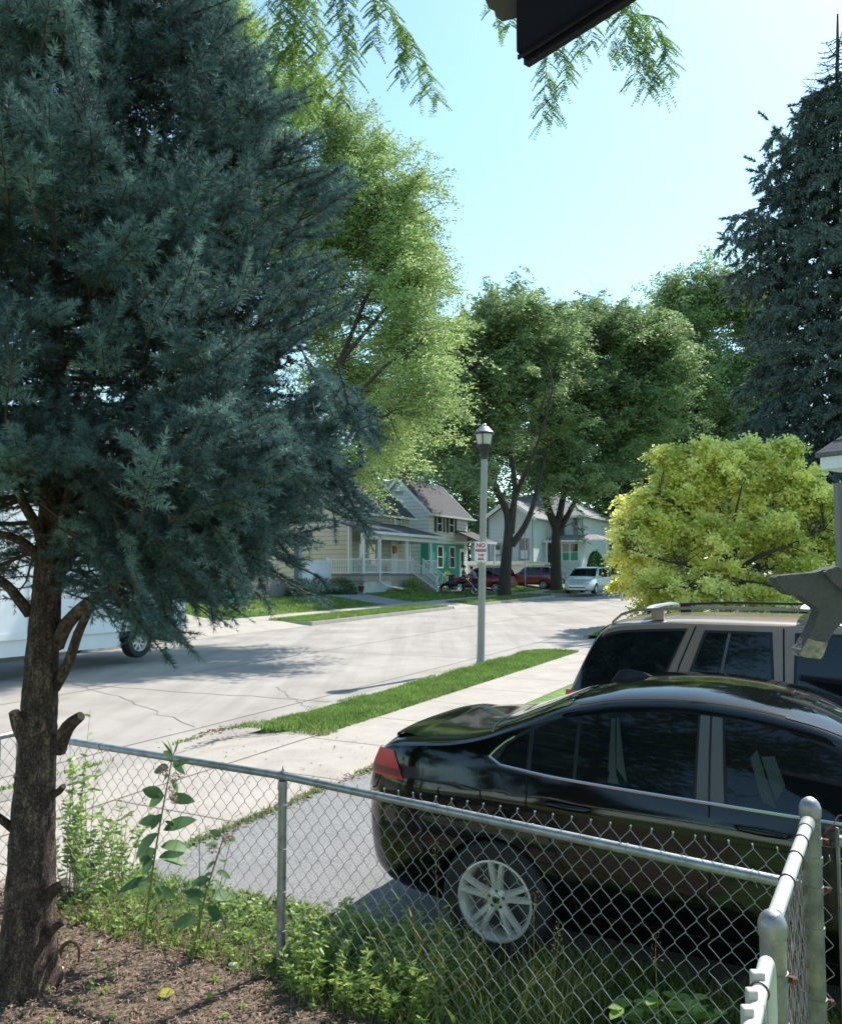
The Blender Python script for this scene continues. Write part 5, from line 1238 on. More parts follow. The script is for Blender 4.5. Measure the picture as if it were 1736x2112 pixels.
def tree(name, label, base, trunk, tr, mains, blobs, ncl, per, ln, wd, leaf, bark, sx=.45, sz=.16, nsec=120, group=None, gap=-.25, gsc=1.2, seed=0, droop=.25, shell=.55, cat='tree', rsec=.05, flare=1.35, leaf2=None, brl=0, zmax=None):
    """trunk: world points; mains: list of (points, r0, r1); blobs: ellipsoids (x,y,z,rx,ry,rz)"""
    r = empty(name, base); tag(r, label, cat, group); o = v3(base); mb = MB(); fk = []
    tp = taper(mb, [v3(p)-o for p in trunk], tr, tr*.62, 14)
    V = mb.v[0]; k = 14
    for ring, f in ((0, flare),(1,1.14)): c = V[ring*k:(ring+1)*k].mean(0); V[ring*k:(ring+1)*k] = c+(V[ring*k:(ring+1)*k]-c)*f
    fk += [tuple(p) for p in tp[-3:]]
    for pts, r0, r1 in mains: q = taper(mb, [v3(p)-o for p in pts], r0, r1, 9); fk += [tuple(p) for p in q[len(q)//3:]]
    mb.build('trunk', bark, r, recalc=False)
    if brl:
        C0 = blob_points(blobs, int(ncl/5), shell, gap, gsc, seed) - o; ax0 = np.array(tp[-1]); nn = len(C0)
        d0 = (C0-ax0)*np.array([1,1,.7]); d0 = nrm(d0) + np.array([0,0,.12]) + rng.normal(0,.55,(nn,3)); d0 = nrm(d0); Ls = brl*rng.uniform(.5,1.3,nn)
        u = np.array([0,.25,.48,.68,.85,1.0]); C = (C0[:,None,:] + d0[:,None,:]*Ls[:,None,None]*u[None,:,None]); C[:,:,2] -= .22*Ls[:,None]*u[None]**2; C = C.reshape(-1,3)
        bl = MB()
        for a_, b_2, l_ in zip(C0[::2], d0[::2], Ls[::2]): bl.tube([a_, a_+b_2*l_*.5-np.array([0,0,.05*l_]), a_+b_2*l_-np.array([0,0,.22*l_])], [rsec*.35, rsec*.2, rsec*.08], 3, cap=False)
        bl.build('twigs', bark, r, recalc=False)
    else: C = blob_points(blobs, ncl, shell, gap, gsc, seed) - o
    if zmax: C = C[C[:,2]+o[2] < zmax-np.abs(rng.normal(0,1.1,len(C)))]
    lm = MB(); limbs(lm, fk, C, nsec, rsec); lm.build('branches', bark, r, recalc=False)
    if leaf2 is not None:
        mk = np.repeat(rng.uniform(0,1,len(C)//6+1) < .42, 6)[:len(C)]; foliage('crown', C[mk], per, sx, sz, ln, wd, leaf2, r, droop); C = C[~mk]
    foliage('crown', C, per, sx, sz, ln, wd, leaf, r, droop); return r
def B_(px, py, Y, rpx, rpy, ry=None):
    """ellipsoid by where it stands: centre and half sizes in metres at depth Y"""
    p = at(px, py, Y); return (p.x, p.y, p.z, rpx/F*Y, ry or rpx/F*Y, rpy/F*Y)

# ---- two dark street trees across the road and their neighbours
GL = 'honey locust street trees'
YA = 52.7; bA = at(1040,1228,YA); bA.z = G(YA)
def A(px, py, dy=0): return at(px, py, YA+dy)
mainsA = [([A(1048,1105),A(1046,1060),A(1020,1000,-1),A(1000,930,-2),A(975,840,-2),A(960,760,-3)],.30,.06), ([A(1052,1100),A(1058,1050),A(1062,1000),A(1050,920,1),A(1040,820,2),A(1030,720,2)],.26,.06),
          ([A(1055,1125),A(1082,1085),A(1100,1040),A(1112,990,1),A(1130,920,2),A(1150,840,3)],.24,.05), ([A(1049,1080),A(1064,1020),A(1090,960,-2),A(1120,880,-3),A(1140,800,-4)],.18,.05), ([A(1000,940,-2),A(960,900,-3),A(920,880,-4)],.12,.03)]
tree('honey_locust_tree', 'tall honey locust with a dark forked trunk just right of the lamp post', bA, [bA-Vector((0,0,.3)), A(1042,1180), A(1047,1120), A(1050,1080)], .42, mainsA,
     [B_(1000,720,YA,95,90), B_(1060,690,YA,80,80,5), B_(960,800,YA-1,75,90), B_(1050,820,YA,100,90), B_(1120,760,YA+1,70,110), B_(930,880,YA-2,55,50), B_(1010,640,YA+1,45,45), B_(1130,880,YA+2,60,50),B_(1000,900,YA-1,70,40), B_(990,1000,YA-3,60,14), B_(1140,660,YA+3,50,60), B_(975,850,YA+8,80,70), B_(900,850,YA+8,70,60), B_(1150,950,YA+4,60,35), B_(930,950,YA+3,50,30)],
     4300, 34, .25, .105, M['leaf_locust'], M['bark_dark'], nsec=260, group=GL, gap=-.25, gsc=.75, seed=1, brl=2.6, zmax=20.2, shell=1.0, sx=.25, sz=.09, leaf2=M['leaf_locust2'])
YB = 62; bB = at(1147,1216,YB); bB.z = G(YB)
def A(px, py, dy=0): return at(px, py, YB+dy)
mainsB = [([A(1147,1090),A(1128,1040),A(1122,980),A(1118,900),A(1125,800,2),A(1150,700,2)],.34,.07), ([A(1148,1090),A(1158,1040),A(1170,980),A(1180,900),A(1200,800,-2),A(1210,700,-3)],.30,.07),
          ([A(1150,1100),A(1172,1060),A(1200,1010),A(1240,970,2),A(1290,930,3)],.26,.05), ([A(1122,980),A(1150,920,-3),A(1190,860,-5)],.14,.04), ([A(1240,970,2),A(1270,900,0),A(1300,820,-1)],.16,.04)]
tree('honey_locust_tree', 'tall honey locust with a dark forked trunk left of the silver minivan', bB, [bB-Vector((0,0,.3)), A(1146,1170), A(1146,1120), A(1147,1080)], .46, mainsB,
     [B_(1200,700,YB,90,90), B_(1290,720,YB,90,80), B_(1170,830,YB,80,80), B_(1280,830,YB,90,80), B_(1240,640,YB,60,35), B_(1330,690,YB+2,60,70), B_(1230,900,YB,80,55), B_(1330,860,YB,60,60), B_(1120,700,YB+2,50,70), B_(1180,1000,YB-3,110,16), B_(1260,960,YB,90,40), B_(1360,760,YB,60,80), B_(1150,760,YB-3,60,90)],
     4600, 34, .27, .115, M['leaf_locust'], M['bark_dark'], nsec=260, group=GL, gap=-.25, gsc=.8, seed=4, brl=2.9, zmax=22.8, shell=1.0, sx=.27, sz=.10, leaf2=M['leaf_locust2'])
YC = 74; bC = at(1400,1200,YC); bC.z = G(YC)
def A(px, py, dy=0): return at(px, py, YC+dy)
tree('honey_locust_tree', 'big locust crown rising between the street trees and the right-hand spruce', bC, [bC-Vector((0,0,.3)), A(1400,1100), A(1395,1000), A(1400,900)], .5, [([A(1400,930),A(1380,850),A(1370,750)],.3,.06), ([A(1400,930),A(1430,840),A(1450,720)],.3,.06), ([A(1400,900),A(1410,780),A(1440,650)],.3,.06)],
     [B_(1400,720,YC,75,80), B_(1470,640,YC,65,75), B_(1540,650,YC,60,70), B_(1430,820,YC,90,80), B_(1390,640,YC,45,40), B_(1480,590,YC,40,50), B_(1540,780,YC,80,90), B_(1370,890,YC,60,60), B_(1480,900,YC,100,80)],
     5600, 22, .32, .14, M['leaf_locust'], M['bark_dark'], nsec=120, group=GL, gap=-.5, gsc=1.6, seed=9, brl=3.6, shell=1.0, sx=.4, sz=.18, leaf2=M['leaf_locust2'])
YD = 80; bD = at(960,1200,YD); bD.z = G(YD)
def A(px, py, dy=0): return at(px, py, YD+dy)
tree('broadleaf_tree', 'dark green tree filling the gap between the white house and the blue house', bD, [bD-Vector((0,0,.3)), A(960,1100), A(960,1000)], .4, [([A(960,1010),A(940,940),A(930,880)],.25,.05), ([A(960,1010),A(985,930),A(1000,860)],.25,.05)],
     [B_(960,960,YD,75,70), B_(920,880,YD,65,70), B_(1010,880,YD,80,80), B_(975,1060,YD,50,60), B_(1100,930,YD+4,80,60), B_(840,900,YD+6,80,60), B_(850,930,66,80,45), B_(780,940,70,80,50)], 2500, 24, .32, .16, M['leaf_locust'], M['bark_dark'], nsec=60, gap=-.4, gsc=1.8, seed=3, sx=.6, sz=.3)
YE = 88; bE = at(1290,1195,YE); bE.z = G(YE)
def A(px, py, dy=0): return at(px, py, YE+dy)
tree('broadleaf_tree', 'dense shaded tree behind the silver minivan and the clipped arborvitae', bE, [bE-Vector((0,0,.3)), A(1290,1120), A(1290,1040)], .4, [([A(1290,1050),A(1260,980),A(1250,930)],.25,.05), ([A(1290,1050),A(1330,980),A(1350,920)],.25,.05)],
     [B_(1260,1060,YE,70,80), B_(1340,1050,YE,80,90), B_(1300,960,YE,90,80), B_(1240,980,YE,50,60), B_(1410,1080,YE,70,90), B_(1390,980,YE,70,80), B_(1480,1030,YE,90,120), B_(1590,1040,YE,90,120), B_(1690,1000,YE,80,120)], 2900, 24, .34, .17, M['leaf_dark'], M['bark_dark'], nsec=60, gap=-.6, gsc=1.8, seed=5, sx=.7, sz=.35)
# far treeline closing the view
tl = [B_(px, 1120-30*math.sin(px*.013), 118, 95, 95, 6) for px in range(-300, 2200, 70)] + [B_(px, 1010, 124, 90, 100, 6) for px in range(-300, 2100, 110)] + [B_(px, 900, 130, 90, 80, 6) for px in list(range(-300, 1050, 110))+list(range(1400,2200,110))]
C = blob_points(tl, 6500, .5, -.8, 2.5, 2); tlo = foliage('treeline', C, 16, 1.0, .6, .75, .42, M['leaf_dark'], None, .1); tag(tlo, 'distant mass of trees closing off the street', 'wood', kind='stuff')

# ---- tall light green locust beyond the blue spruce
YL = 25.5; bL = P(15.5,-18.3); 
def A(px, py, dy=0): return at(px, py, YL+dy)
mainsL = [([A(470,885,-1),A(600,840,0),A(680,780,-1),A(740,650,-1),A(790,520,-1),A(800,440,-1)],.14,.02), ([A(470,900,-1),A(560,700,0),A(610,500,1),A(620,300,1)],.22,.05), ([A(470,880,-1),A(700,830,-2),A(800,750,-3),A(850,730,-3)],.10,.02),
          ([A(470,860,-1),A(520,600),A(520,400),A(500,200)],.18,.04), ([A(660,800),A(740,700,-2),A(820,610,-2),A(860,580,-2)],.09,.02), ([A(680,820,-2),A(760,860,-3),A(820,850,-3)],.08,.02)]
tree('honey_locust_tree', 'tall pale green honey locust rising behind the right side of the blue spruce', bL, [bL-Vector((0,0,.3)), bL+Vector((.2,.2,2.5)), bL+Vector((1.0,.8,4.5)), A(470,880,-1)], .30, mainsL,
     [B_(690,400,YL,95,80), B_(800,430,YL-1,85,75), B_(820,520,YL-1,65,60,1.5), B_(740,520,YL,100,90), B_(810,600,YL-2,75,55), B_(840,680,YL-2,65,55), B_(800,730,YL-2,90,70), B_(860,780,YL-3,55,50), B_(820,840,YL-3,90,50), B_(650,290,YL,70,70), B_(760,330,YL,50,45), B_(600,200,YL,80,90), B_(480,80,YL,90,110), B_(640,640,YL,120,140), B_(520,420,YL,150,200), B_(300,600,YL,250,300), B_(760,900,YL-1,70,45), B_(700,950,YL-1,60,30), B_(850,600,YL-2,40,25), B_(820,600,YL,60,80), B_(700,800,YL,110,110), B_(790,480,YL,80,90), B_(750,400,YL,90,90), B_(790,560,YL,90,80), B_(820,700,YL,70,80), B_(700,300,YL,80,70), B_(660,480,YL,120,110)],
     10500, 30, .105, .046, M['leaf_locust_light'], M['bark_dark'], nsec=420, group=GL, gap=-.12, gsc=.5, seed=6, sx=.16, sz=.055, rsec=.028, brl=1.5, shell=.9)
# ---- golden maple
YM = 30.0; bM = at(1495,1282,YM); bM.z = G(YM)
def A(px, py, dy=0): return at(px, py, YM+dy)
mainsM = [([A(1495,1190),A(1470,1120),A(1420,1060,-.5),A(1360,1020,-1)],.13,.025), ([A(1495,1180),A(1490,1100),A(1480,1020),A(1470,960)],.13,.03), ([A(1497,1180),A(1530,1110),A(1580,1040,.5),A(1640,980,.5)],.13,.025), ([A(1495,1200),A(1560,1150,-1),A(1640,1120,-1),A(1700,1090,-1)],.11,.02),
          ([A(1495,1210),A(1430,1170,-1),A(1350,1150,-1.5),A(1290,1130,-1.5)],.10,.02), ([A(1497,1180),A(1510,1090,-1),A(1530,1000,-1.5)],.12,.02), ([A(1495,1215),A(1540,1200,-2),A(1600,1210,-2.5)],.07,.02), ([A(1495,1215),A(1420,1210,-2),A(1340,1215,-2.5)],.07,.02)]
tree('golden_maple_tree', 'round yellow-green maple glowing in the sun on the right', bM, [bM-Vector((0,0,.3)), A(1496,1240), A(1497,1200), A(1495,1150)], .21, mainsM,
     [B_(1500,1000,YM,85,80), B_(1505,965,YM,45,25), B_(1400,1010,YM,75,70), B_(1600,1000,YM,80,75), B_(1470,950,YM,60,45,1.2), B_(1540,945,YM,50,40,1), B_(1340,1060,YM,65,60), B_(1310,1120,YM-.5,55,45), B_(1440,1110,YM-.5,110,75), B_(1660,1080,YM,75,75), B_(1570,1100,YM,100,60), B_(1640,1000,YM,60,60), B_(1690,1030,YM,50,60), B_(1360,1190,YM-1,90,35), B_(1300,1225,YM-1,50,20), B_(1450,1215,YM-1,120,35), B_(1580,1210,YM-1,100,30), B_(1640,1170,YM-1,60,25), B_(1610,920,YM,32,22,.8), B_(1380,950,YM,35,28,.8), B_(1300,1080,YM,30,25,.8), B_(1720,1110,YM,45,50)],
     4300, 20, .14, .105, M['leaf_gold'], M['bark_dark'], nsec=300, gap=-.32, gsc=.7, seed=8, sx=.16, sz=.07, droop=.35, shell=.75, brl=.5, leaf2=M['leaf_gold2'], rsec=.022, cat='tree')

# ================================================================ conifers
def spruce(name, label, base, top_z, env, lim, needle, twigm, barkm, trunk_pts, tr, near=True, azlow=None, seed=3, extra=None, dens_=1.0):
    """env(z, az) -> limb length. near: single needles; far: coarse needle tufts"""
    r = empty(name, base); tag(r, label, 'tree'); o = v3(base); rg = np.random.default_rng(seed)
    mb = MB(); tp = taper(mb, [v3(p)-o for p in trunk_pts], tr, tr*.12, 16 if not near else 40, 6 if not near else 22); tpz = np.array([p[2] for p in tp]); tpa = np.array(tp)
    V = mb.v[0]; kk = 16 if not near else 40; nn_ = len(V)//kk
    for i in range(nn_):
        c_ = V[i*kk:(i+1)*kk].mean(0); hh = c_[2]; fl = 1+.32*math.exp(-max(hh,0)/.22)
        for j in range(kk):
            a = j*2*math.pi/kk; w_ = 1+.05*math.sin(3*a+hh*2.1)+.035*math.sin(7*a+hh*9)+.03*math.sin(13*a-hh*23)+rg.normal(0,.012)+(fl-1)*(1+.35*math.sin(5*a))
            V[i*kk+j] = c_+(V[i*kk+j]-c_)*w_
    if extra: extra(mb, o)
    mb.build('trunk', barkm, r, recalc=False)
    axis = lambda z: np.array([np.interp(z, tpz, tpa[:,0]), np.interp(z, tpz, tpa[:,1]), z])
    tw = MB(); SH = []   # shoots: start, dir, length
    for (z, az, L, pit, drp) in lim(rg):
        a = axis(z-o[2]) ; d = np.array([math.cos(az), math.sin(az), 0]); n = 9; pts = []
        for i in range(n):
            u = i/(n-1); h = L*(math.tan(pit)*u - drp*u*u + .10*max(0,u-.65)**1.5*3); pts.append(a + d*L*u + np.array([0,0,h]) + rg.normal(0,.012*L,3)*(u>0))
        pts = np.array(pts); r0 = (.006+.009*L)*(1 if near else 1.0)
        tw.tube(pts, np.linspace(r0, r0*.2, n), 5 if near else 4, cap=False)
        side = np.array([-d[1], d[0], 0]); step = (.095 if near else .55)/dens_; s_ = L*(.22 if near else .15)
        T = np.array([0,0,1.])
        while s_ < L*.99:
            u = s_/L; k = u*(n-1); i = min(int(k), n-2); p = pts[i]*(1-(k-i))+pts[i+1]*(k-i)
            for sg in (-1, 1):
                if near: ls = (.13+.42*(L-s_)*rg.uniform(.6,1.1))*(1 if u > .3 else .6)
                else: ls = .5+.38*(L-s_)*rg.uniform(.6,1.1)
                ls = min(ls, .55 if near else 2.6)
                dd = side*sg*rg.uniform(.75,1.0) + d*rg.uniform(.45,.85) + T*rg.uniform(-.42,.22); dd /= np.linalg.norm(dd)
                m_ = max(3, int(ls/(.06 if near else .5))); q0 = p
                prev = p; ptl = [p]
                for j in range(1, m_+1):
                    v = j/m_; q = p + dd*ls*v + T*(-.25*ls*v*v + (.08*ls*v if near else 0)); ptl.append(q)
                    dl = q-prev; dl /= np.linalg.norm(dl)+1e-9
                    if near:
                        if v > .22 or u > .75: SH.append((prev, dl, np.linalg.norm(q-prev)*1.15, 1 if j == m_ else 0))
                        s2 = np.cross(dl, T); s2 /= np.linalg.norm(s2)+1e-9
                        if v < .97 and (v > .15):
                            for s3 in (-1, 1):
                                if rg.uniform() < .80: e = s2*s3*.85+dl*.75+T*rg.uniform(-.25,.30); SH.append((q, e/np.linalg.norm(e), rg.uniform(.055,.095), 1))
                    else:
                        for _ in range(3): e = dl*.7 + rg.normal(0,.45,3) + np.array([0,0,-.55]); SH.append((q, e/np.linalg.norm(e), rg.uniform(.28,.5), 1))
                    prev = q
                tw.tube(ptl, np.linspace(.0045 if near else .02, .0015 if near else .006, len(ptl)), 3, cap=False)
            s_ += step*rg.uniform(.8,1.2)
        # terminal
        e = pts[-1]-pts[-2]; e /= np.linalg.norm(e)
        for k in range(2 if near else 3): SH.append((pts[-1]-e*.05*k, e, .10 if near else .5, 1))
    tw.build('branches', twigm, r, recalc=False)
    S = np.array([s[0] for s in SH]); D = np.array([s[1] for s in SH]); Ln = np.array([s[2] for s in SH]); tipf = np.array([s[3] for s in SH])
    print(name, 'shoots', len(S))
    return r, S, D, Ln, tipf
def needles(S, D, Ln, tipf, per, nl, nw, m, r, ang=52, name='crown', side_up=.25):
    n = len(S); idx = np.repeat(np.arange(n), per if per < 200 else np.maximum(12, (Ln*per).astype(int))); N = len(idx); u = rng.uniform(0,1,N)
    d = D[idx]; a = nrm(np.cross(d, np.array([0.13,.2,.97]))); b = np.cross(d, a); ph = rng.uniform(0, 2*math.pi, N)
    tp = (tipf[idx] > 0) & (u > .82); an = np.radians(np.where(tp, rng.uniform(5,50,N), rng.normal(ang,9,N)))
    dirn = d*np.cos(an)[:,None] + (a*np.cos(ph)[:,None]+b*np.sin(ph)[:,None])*np.sin(an)[:,None]
    dirn[:,2] += side_up*.4; dirn = nrm(dirn)
    p = S[idx] + d*(u*Ln[idx])[:,None]; L = nl*rng.uniform(.75,1.15,N)
    w_ = nrm(np.cross(dirn, rdir(N)))*(nw*rng.uniform(.8,1.2,N))[:,None]/2
    V = np.stack([p-w_, p+w_, p+dirn*L[:,None]], 1); return fast_mesh(name, V, 3, m, r)

# ---- the big blue spruce on the left
YS = 4.4; bS = at(52,2035,YS); bS.z = G(YS)
def A(px, py, dy=0): return at(px, py, YS+dy)
tz_ = lambda y: EYE+(HOR-y)/F*YS
Rz = sorted([(1.55,.55),(1.75,.95),(1.95,1.20),(2.15,1.42),(2.4,1.60),(2.65,1.66),(2.9,1.65),(3.2,1.60),(3.6,1.56),(4.0,1.50),(4.3,1.40),(4.6,1.28),(4.9,1.10),(5.1,.98),(5.6,.80),(6.2,.60),(6.9,.35),(7.4,.12)])
env = lambda z: float(np.interp(z, [q[0] for q in Rz], [q[1] for q in Rz]))
def lim_near(rg):
    out = []; z = 2.30
    while z < 7.3:
        nb = 4; a0 = rg.uniform(0, 2*math.pi)
        for i in range(nb):
            az = a0 + 2*math.pi*i/nb + rg.normal(0,.2); tocam = math.cos(az+math.pi/2)     # 1 = towards the camera
            rise = .06 if z < 3.2 else .22 + .07*(z-3.2)
            L = env(min(z+.15, 7.3))*rg.uniform(.58,.80)
            if tocam > .55 and z < 2.75: continue
            L *= 1 - .10*max(0, tocam)
            out.append((z, az, L, math.atan(rise), .30 if z < 3 else .16))
        z += .125 if z < 5 else .16
    # low drooping limbs on the right side, away from the camera side
    for (z0, az, L, rs, dr) in ((2.30,.10,1.45,.18,.62),(2.2,.35,1.35,.12,.55),(2.35,-.22,1.35,.15,.60),(2.25,.7,1.4,.05,.5),(2.1,.05,1.12,.1,.62),(2.15,-.45,1.0,.22,.75),(2.30,-.75,.95,.28,.75),(2.4,.2,1.66,.14,.50),(2.5,-.1,1.72,.12,.42),(2.6,.5,1.7,.1,.36),(2.5,1.1,1.5,.05,.4),(2.65,0.05,1.85,.16,.36),(2.75,-.35,1.62,.15,.42),(2.45,-.5,1.3,.2,.55),(2.15,1.5,1.3,.05,.5),(2.3,2.2,1.3,.05,.5),(2.25,2.9,1.2,.0,.5),(2.5,3.3,1.3,.1,.5),(2.6,3.9,1.1,.15,.55)):
        k_ = .66 if z0 <= 2.35 else .84
        out.append((z0, az, L*k_, math.atan(rs), dr))
    return out
def stubs(mb, o):
    def br(pts, r0, r1, k=8): taper(mb, [v3(p)-o for p in pts], r0, r1, k, 3)
    br([A(62,1265),A(40,1238,-.05),A(15,1208,-.1),A(-25,1180,-.15)], .034, .022)
    br([A(85,1165),A(60,1128,-.05),A(25,1108,-.1),A(-30,1096,-.15)], .030, .018)
    br([A(95,1150),A(78,1090,-.1),A(50,1040,-.2),A(20,960,-.3)], .034, .02)
    br([A(100,1130),A(95,1060,.1),A(92,960,.2),A(70,860,.3)], .036, .022)
    br([A(118,1330),A(140,1285,-.1),A(185,1242,-.25),A(250,1208,-.35)], .040, .026)
    br([A(112,1420),A(140,1370,-.05),A(160,1310,-.1),A(178,1270,-.2),A(200,1225,-.3)], .030, .018)
    br([A(118,1300),A(150,1265,.0),A(200,1228,.1),A(230,1170,.2)], .024, .014)
    br([A(115,1190),A(150,1140,-.1),A(195,1100,-.15),A(260,1060,-.2)], .038, .020)
    br([A(105,1120),A(135,1060,-.15),A(150,990,-.3),A(190,900,-.4)], .036, .02)
def cut_stub(r, pts, r0, r1):
    o = v3(r.location); mb = MB(); taper(mb, [v3(p)-o for p in pts], r0, r1, 10, 3); s_ = mb.build('cut_branch', M['bark_spruce'], r, recalc=False)
    a, b = v3(pts[-2])-o, v3(pts[-1])-o; d = Vector(b-a).normalized(); q = d.to_track_quat('Z','Y').to_matrix().to_4x4()
    MB().lathe([(r1*.92,-.002),(r1*.9,.002),(.001,.003)], 12, Matrix.Translation(Vector(b)) @ q).build('cut_face', M['cut_wood'], s_)
LOW = []
for (x0,x1,y0,y1,n0) in ((200,420,1010,1200,50),(380,620,1000,1180,60),(560,760,930,1080,34),(285,460,1130,1290,50),(440,560,1160,1260,26),(325,375,1280,1385,9),(690,780,1040,1110,5),(190,300,1080,1200,14),(0,170,900,1010,22),(640,780,820,960,14)):
    for _ in range(n0):
        q = at(random.uniform(x0,x1), random.uniform(y0,y1), random.uniform(3.7,4.9)); LOW.append((v3(q), np.array([random.uniform(.1,.9), random.uniform(-.7,.3), random.uniform(-1.0,-.25)])))
def boughs(n, seed=12):
    """sprays of thick bristly shoots standing off the crown surface in clumps"""
    rg = np.random.default_rng(seed); SH = []; tw = MB(); o = v3(bS); T = np.array([0,0,1.])
    for q in range(n+len(LOW)):
        z = rg.uniform(2.30, 5.5) if q % 8 else rg.uniform(5.5, 7.3); az = rg.uniform(0, 2*math.pi)
        if q % 3 == 0: az = rg.uniform(-2.6, .3)                      # the side seen from the yard is the fuller one
        out = np.array([math.cos(az), math.sin(az), 0]); tocam = -out[1]
        if z < 2.50 and tocam > .35: z += .3
        if z < 2.65 and out[0] < -.3: z += .3
        cn = float(clump(np.array([[out[0]*env(z), out[1]*env(z), z]]), .22, 3)[0])
        if cn < -.28 and q % 6: continue
        tip = env(z)*(1-.06*max(0,tocam))*(.88+.32*max(-.6,min(.6,cn*1.3)))*rg.uniform(.94,1.06)
        el = rg.normal(.48,.25) if z > 2.7 else rg.normal(.05,.25); d = out*math.cos(el)+T*math.sin(el)+rg.normal(0,.22,3); L = rg.uniform(.20,.34)
        tp_ = np.array([-1.95,4.42,z])+out*tip
        if q >= n: tp_, d = LOW[q-n]; L = rg.uniform(.26,.40)
        bid0 = len(SH); d = d/np.linalg.norm(d); b0 = tp_-d*L; side = np.cross(d, T); side /= np.linalg.norm(side); up = np.cross(side, d); rl = rg.normal(0,.45); side, up = side*math.cos(rl)+up*math.sin(rl), up*math.cos(rl)-side*math.sin(rl)
        bend = up*rg.uniform(-.10,.12)
        ax_ = lambda u: b0+d*L*u+bend*L*u*u*2; dr_ = lambda u: nrm(d+bend*4*u)
        tw.tube([ax_(u)-o for u in (-.25,0,.35,.7,1)], [.005,.0042,.0035,.003,.002], 5, cap=False)
        SH.append((ax_(0), dr_(.2), L*.55, 0)); SH.append((ax_(.5), dr_(.7), L*.52, 0)); SH.append((ax_(1)-dr_(1)*.02, dr_(1), rg.uniform(.06,.10), 1))
        nn_ = 3 if L > .24 else 2
        for i in range(nn_):
            u = .12+.78*i/nn_+rg.uniform(-.04,.04)
            for sg in (-1, 1):
                ls = (.125-.05*u)*rg.uniform(.8,1.15); e = nrm(d*rg.uniform(.75,1.0)+side*sg*rg.uniform(.75,1.0)+up*rg.normal(.10,.20)); p = ax_(u)
                SH.append((p, e, ls, 1)); tw.tube([p-o, p+e*ls*.95-o], [.0026,.0016], 4, cap=False)
                if u < .5 and rg.uniform() < .75: s2 = nrm(np.cross(e, up)); f = nrm(e*.9+s2*sg*.75+up*rg.normal(0,.15)); SH.append((p+e*ls*.35, f, rg.uniform(.07,.10), 1))
        pale = 1 if rg.uniform() < .38 else 0; SH[bid0:] = [(*x, pale) for x in SH[bid0:]]
    tw.build('bough', M['twig'], spr, recalc=False)
    return [np.array([x[i] for x in SH]) for i in range(5)]
spr, S, D, Ln, tf_ = spruce('blue_spruce', 'large blue spruce with a pruned bare trunk filling the left side', bS, 7.5, env, lim_near, None, M['twig'], M['bark_spruce'],
    [bS-Vector((0,0,.15)), A(58,1900), A(68,1700), A(80,1500), A(92,1300), A(104,1100), A(112,900), A(116,500), Vector((-1.85,4.45,6.0)), Vector((-1.84,4.45,7.5))], .135, extra=stubs)
# nearer to the camera and facing it: full needles; far side: fewer
W_ = S + v3(bS); front = W_[:,1] < 5.0
vis = (W_[:,2] < 5.6)
m1 = front & vis; needles(S[m1], D[m1], Ln[m1], tf_[m1], 44, .026, .0030, M['spruce_needle'], spr)
m2 = ~m1; needles(S[m2], D[m2], Ln[m2], tf_[m2], 20, .028, .0055, M['spruce_needle'], spr)
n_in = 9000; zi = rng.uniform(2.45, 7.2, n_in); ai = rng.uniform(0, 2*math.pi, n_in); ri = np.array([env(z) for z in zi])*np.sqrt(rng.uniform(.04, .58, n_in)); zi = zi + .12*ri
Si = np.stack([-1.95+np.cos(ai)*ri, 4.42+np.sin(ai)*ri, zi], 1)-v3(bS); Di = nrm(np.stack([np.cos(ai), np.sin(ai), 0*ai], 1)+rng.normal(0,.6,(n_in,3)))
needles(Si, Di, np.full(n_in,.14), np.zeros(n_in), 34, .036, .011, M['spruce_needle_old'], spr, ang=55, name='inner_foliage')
S, D, Ln, tf_, pl_ = boughs(1500); print('bough shoots', len(S)); m1 = (S[:,1] < 4.9) & (S[:,2] < 5.5); S = S - v3(bS)
[needles(S[q_1], D[q_1], Ln[q_1], tf_[q_1], 1050, .0350, .0034, m_1, spr, ang=62) for q_1, m_1 in ((m1 & (pl_ == 0), M['spruce_needle']), (m1 & (pl_ == 1), M['spruce_needle_pale']))]; m2 = ~m1; needles(S[m2], D[m2], Ln[m2], tf_[m2], 380, .032, .0070, M['spruce_needle'], spr)
cut_stub(spr, [A(60,1540), A(40,1505,-.05), A(29,1468,-.08)], .040, .026); cut_stub(spr, [A(118,1545), A(140,1500,-.06), A(167,1477,-.1)], .048, .024)
cut_stub(spr, [A(62,1630), A(45,1615,-.05), A(32,1600,-.07)], .02, .014); cut_stub(spr, [A(40,1720), A(15,1700,-.05), A(-8,1682,-.08)], .025, .018)
cut_stub(spr, [A(105,1840), A(120,1830,-.1), A(132,1822,-.14)], .035, .018); cut_stub(spr, [A(100,1925), A(118,1910,-.1), A(134,1902,-.14)], .025, .014); cut_stub(spr, [A(108,1640), A(122,1632,-.05), A(131,1622,-.08)], .022, .014)
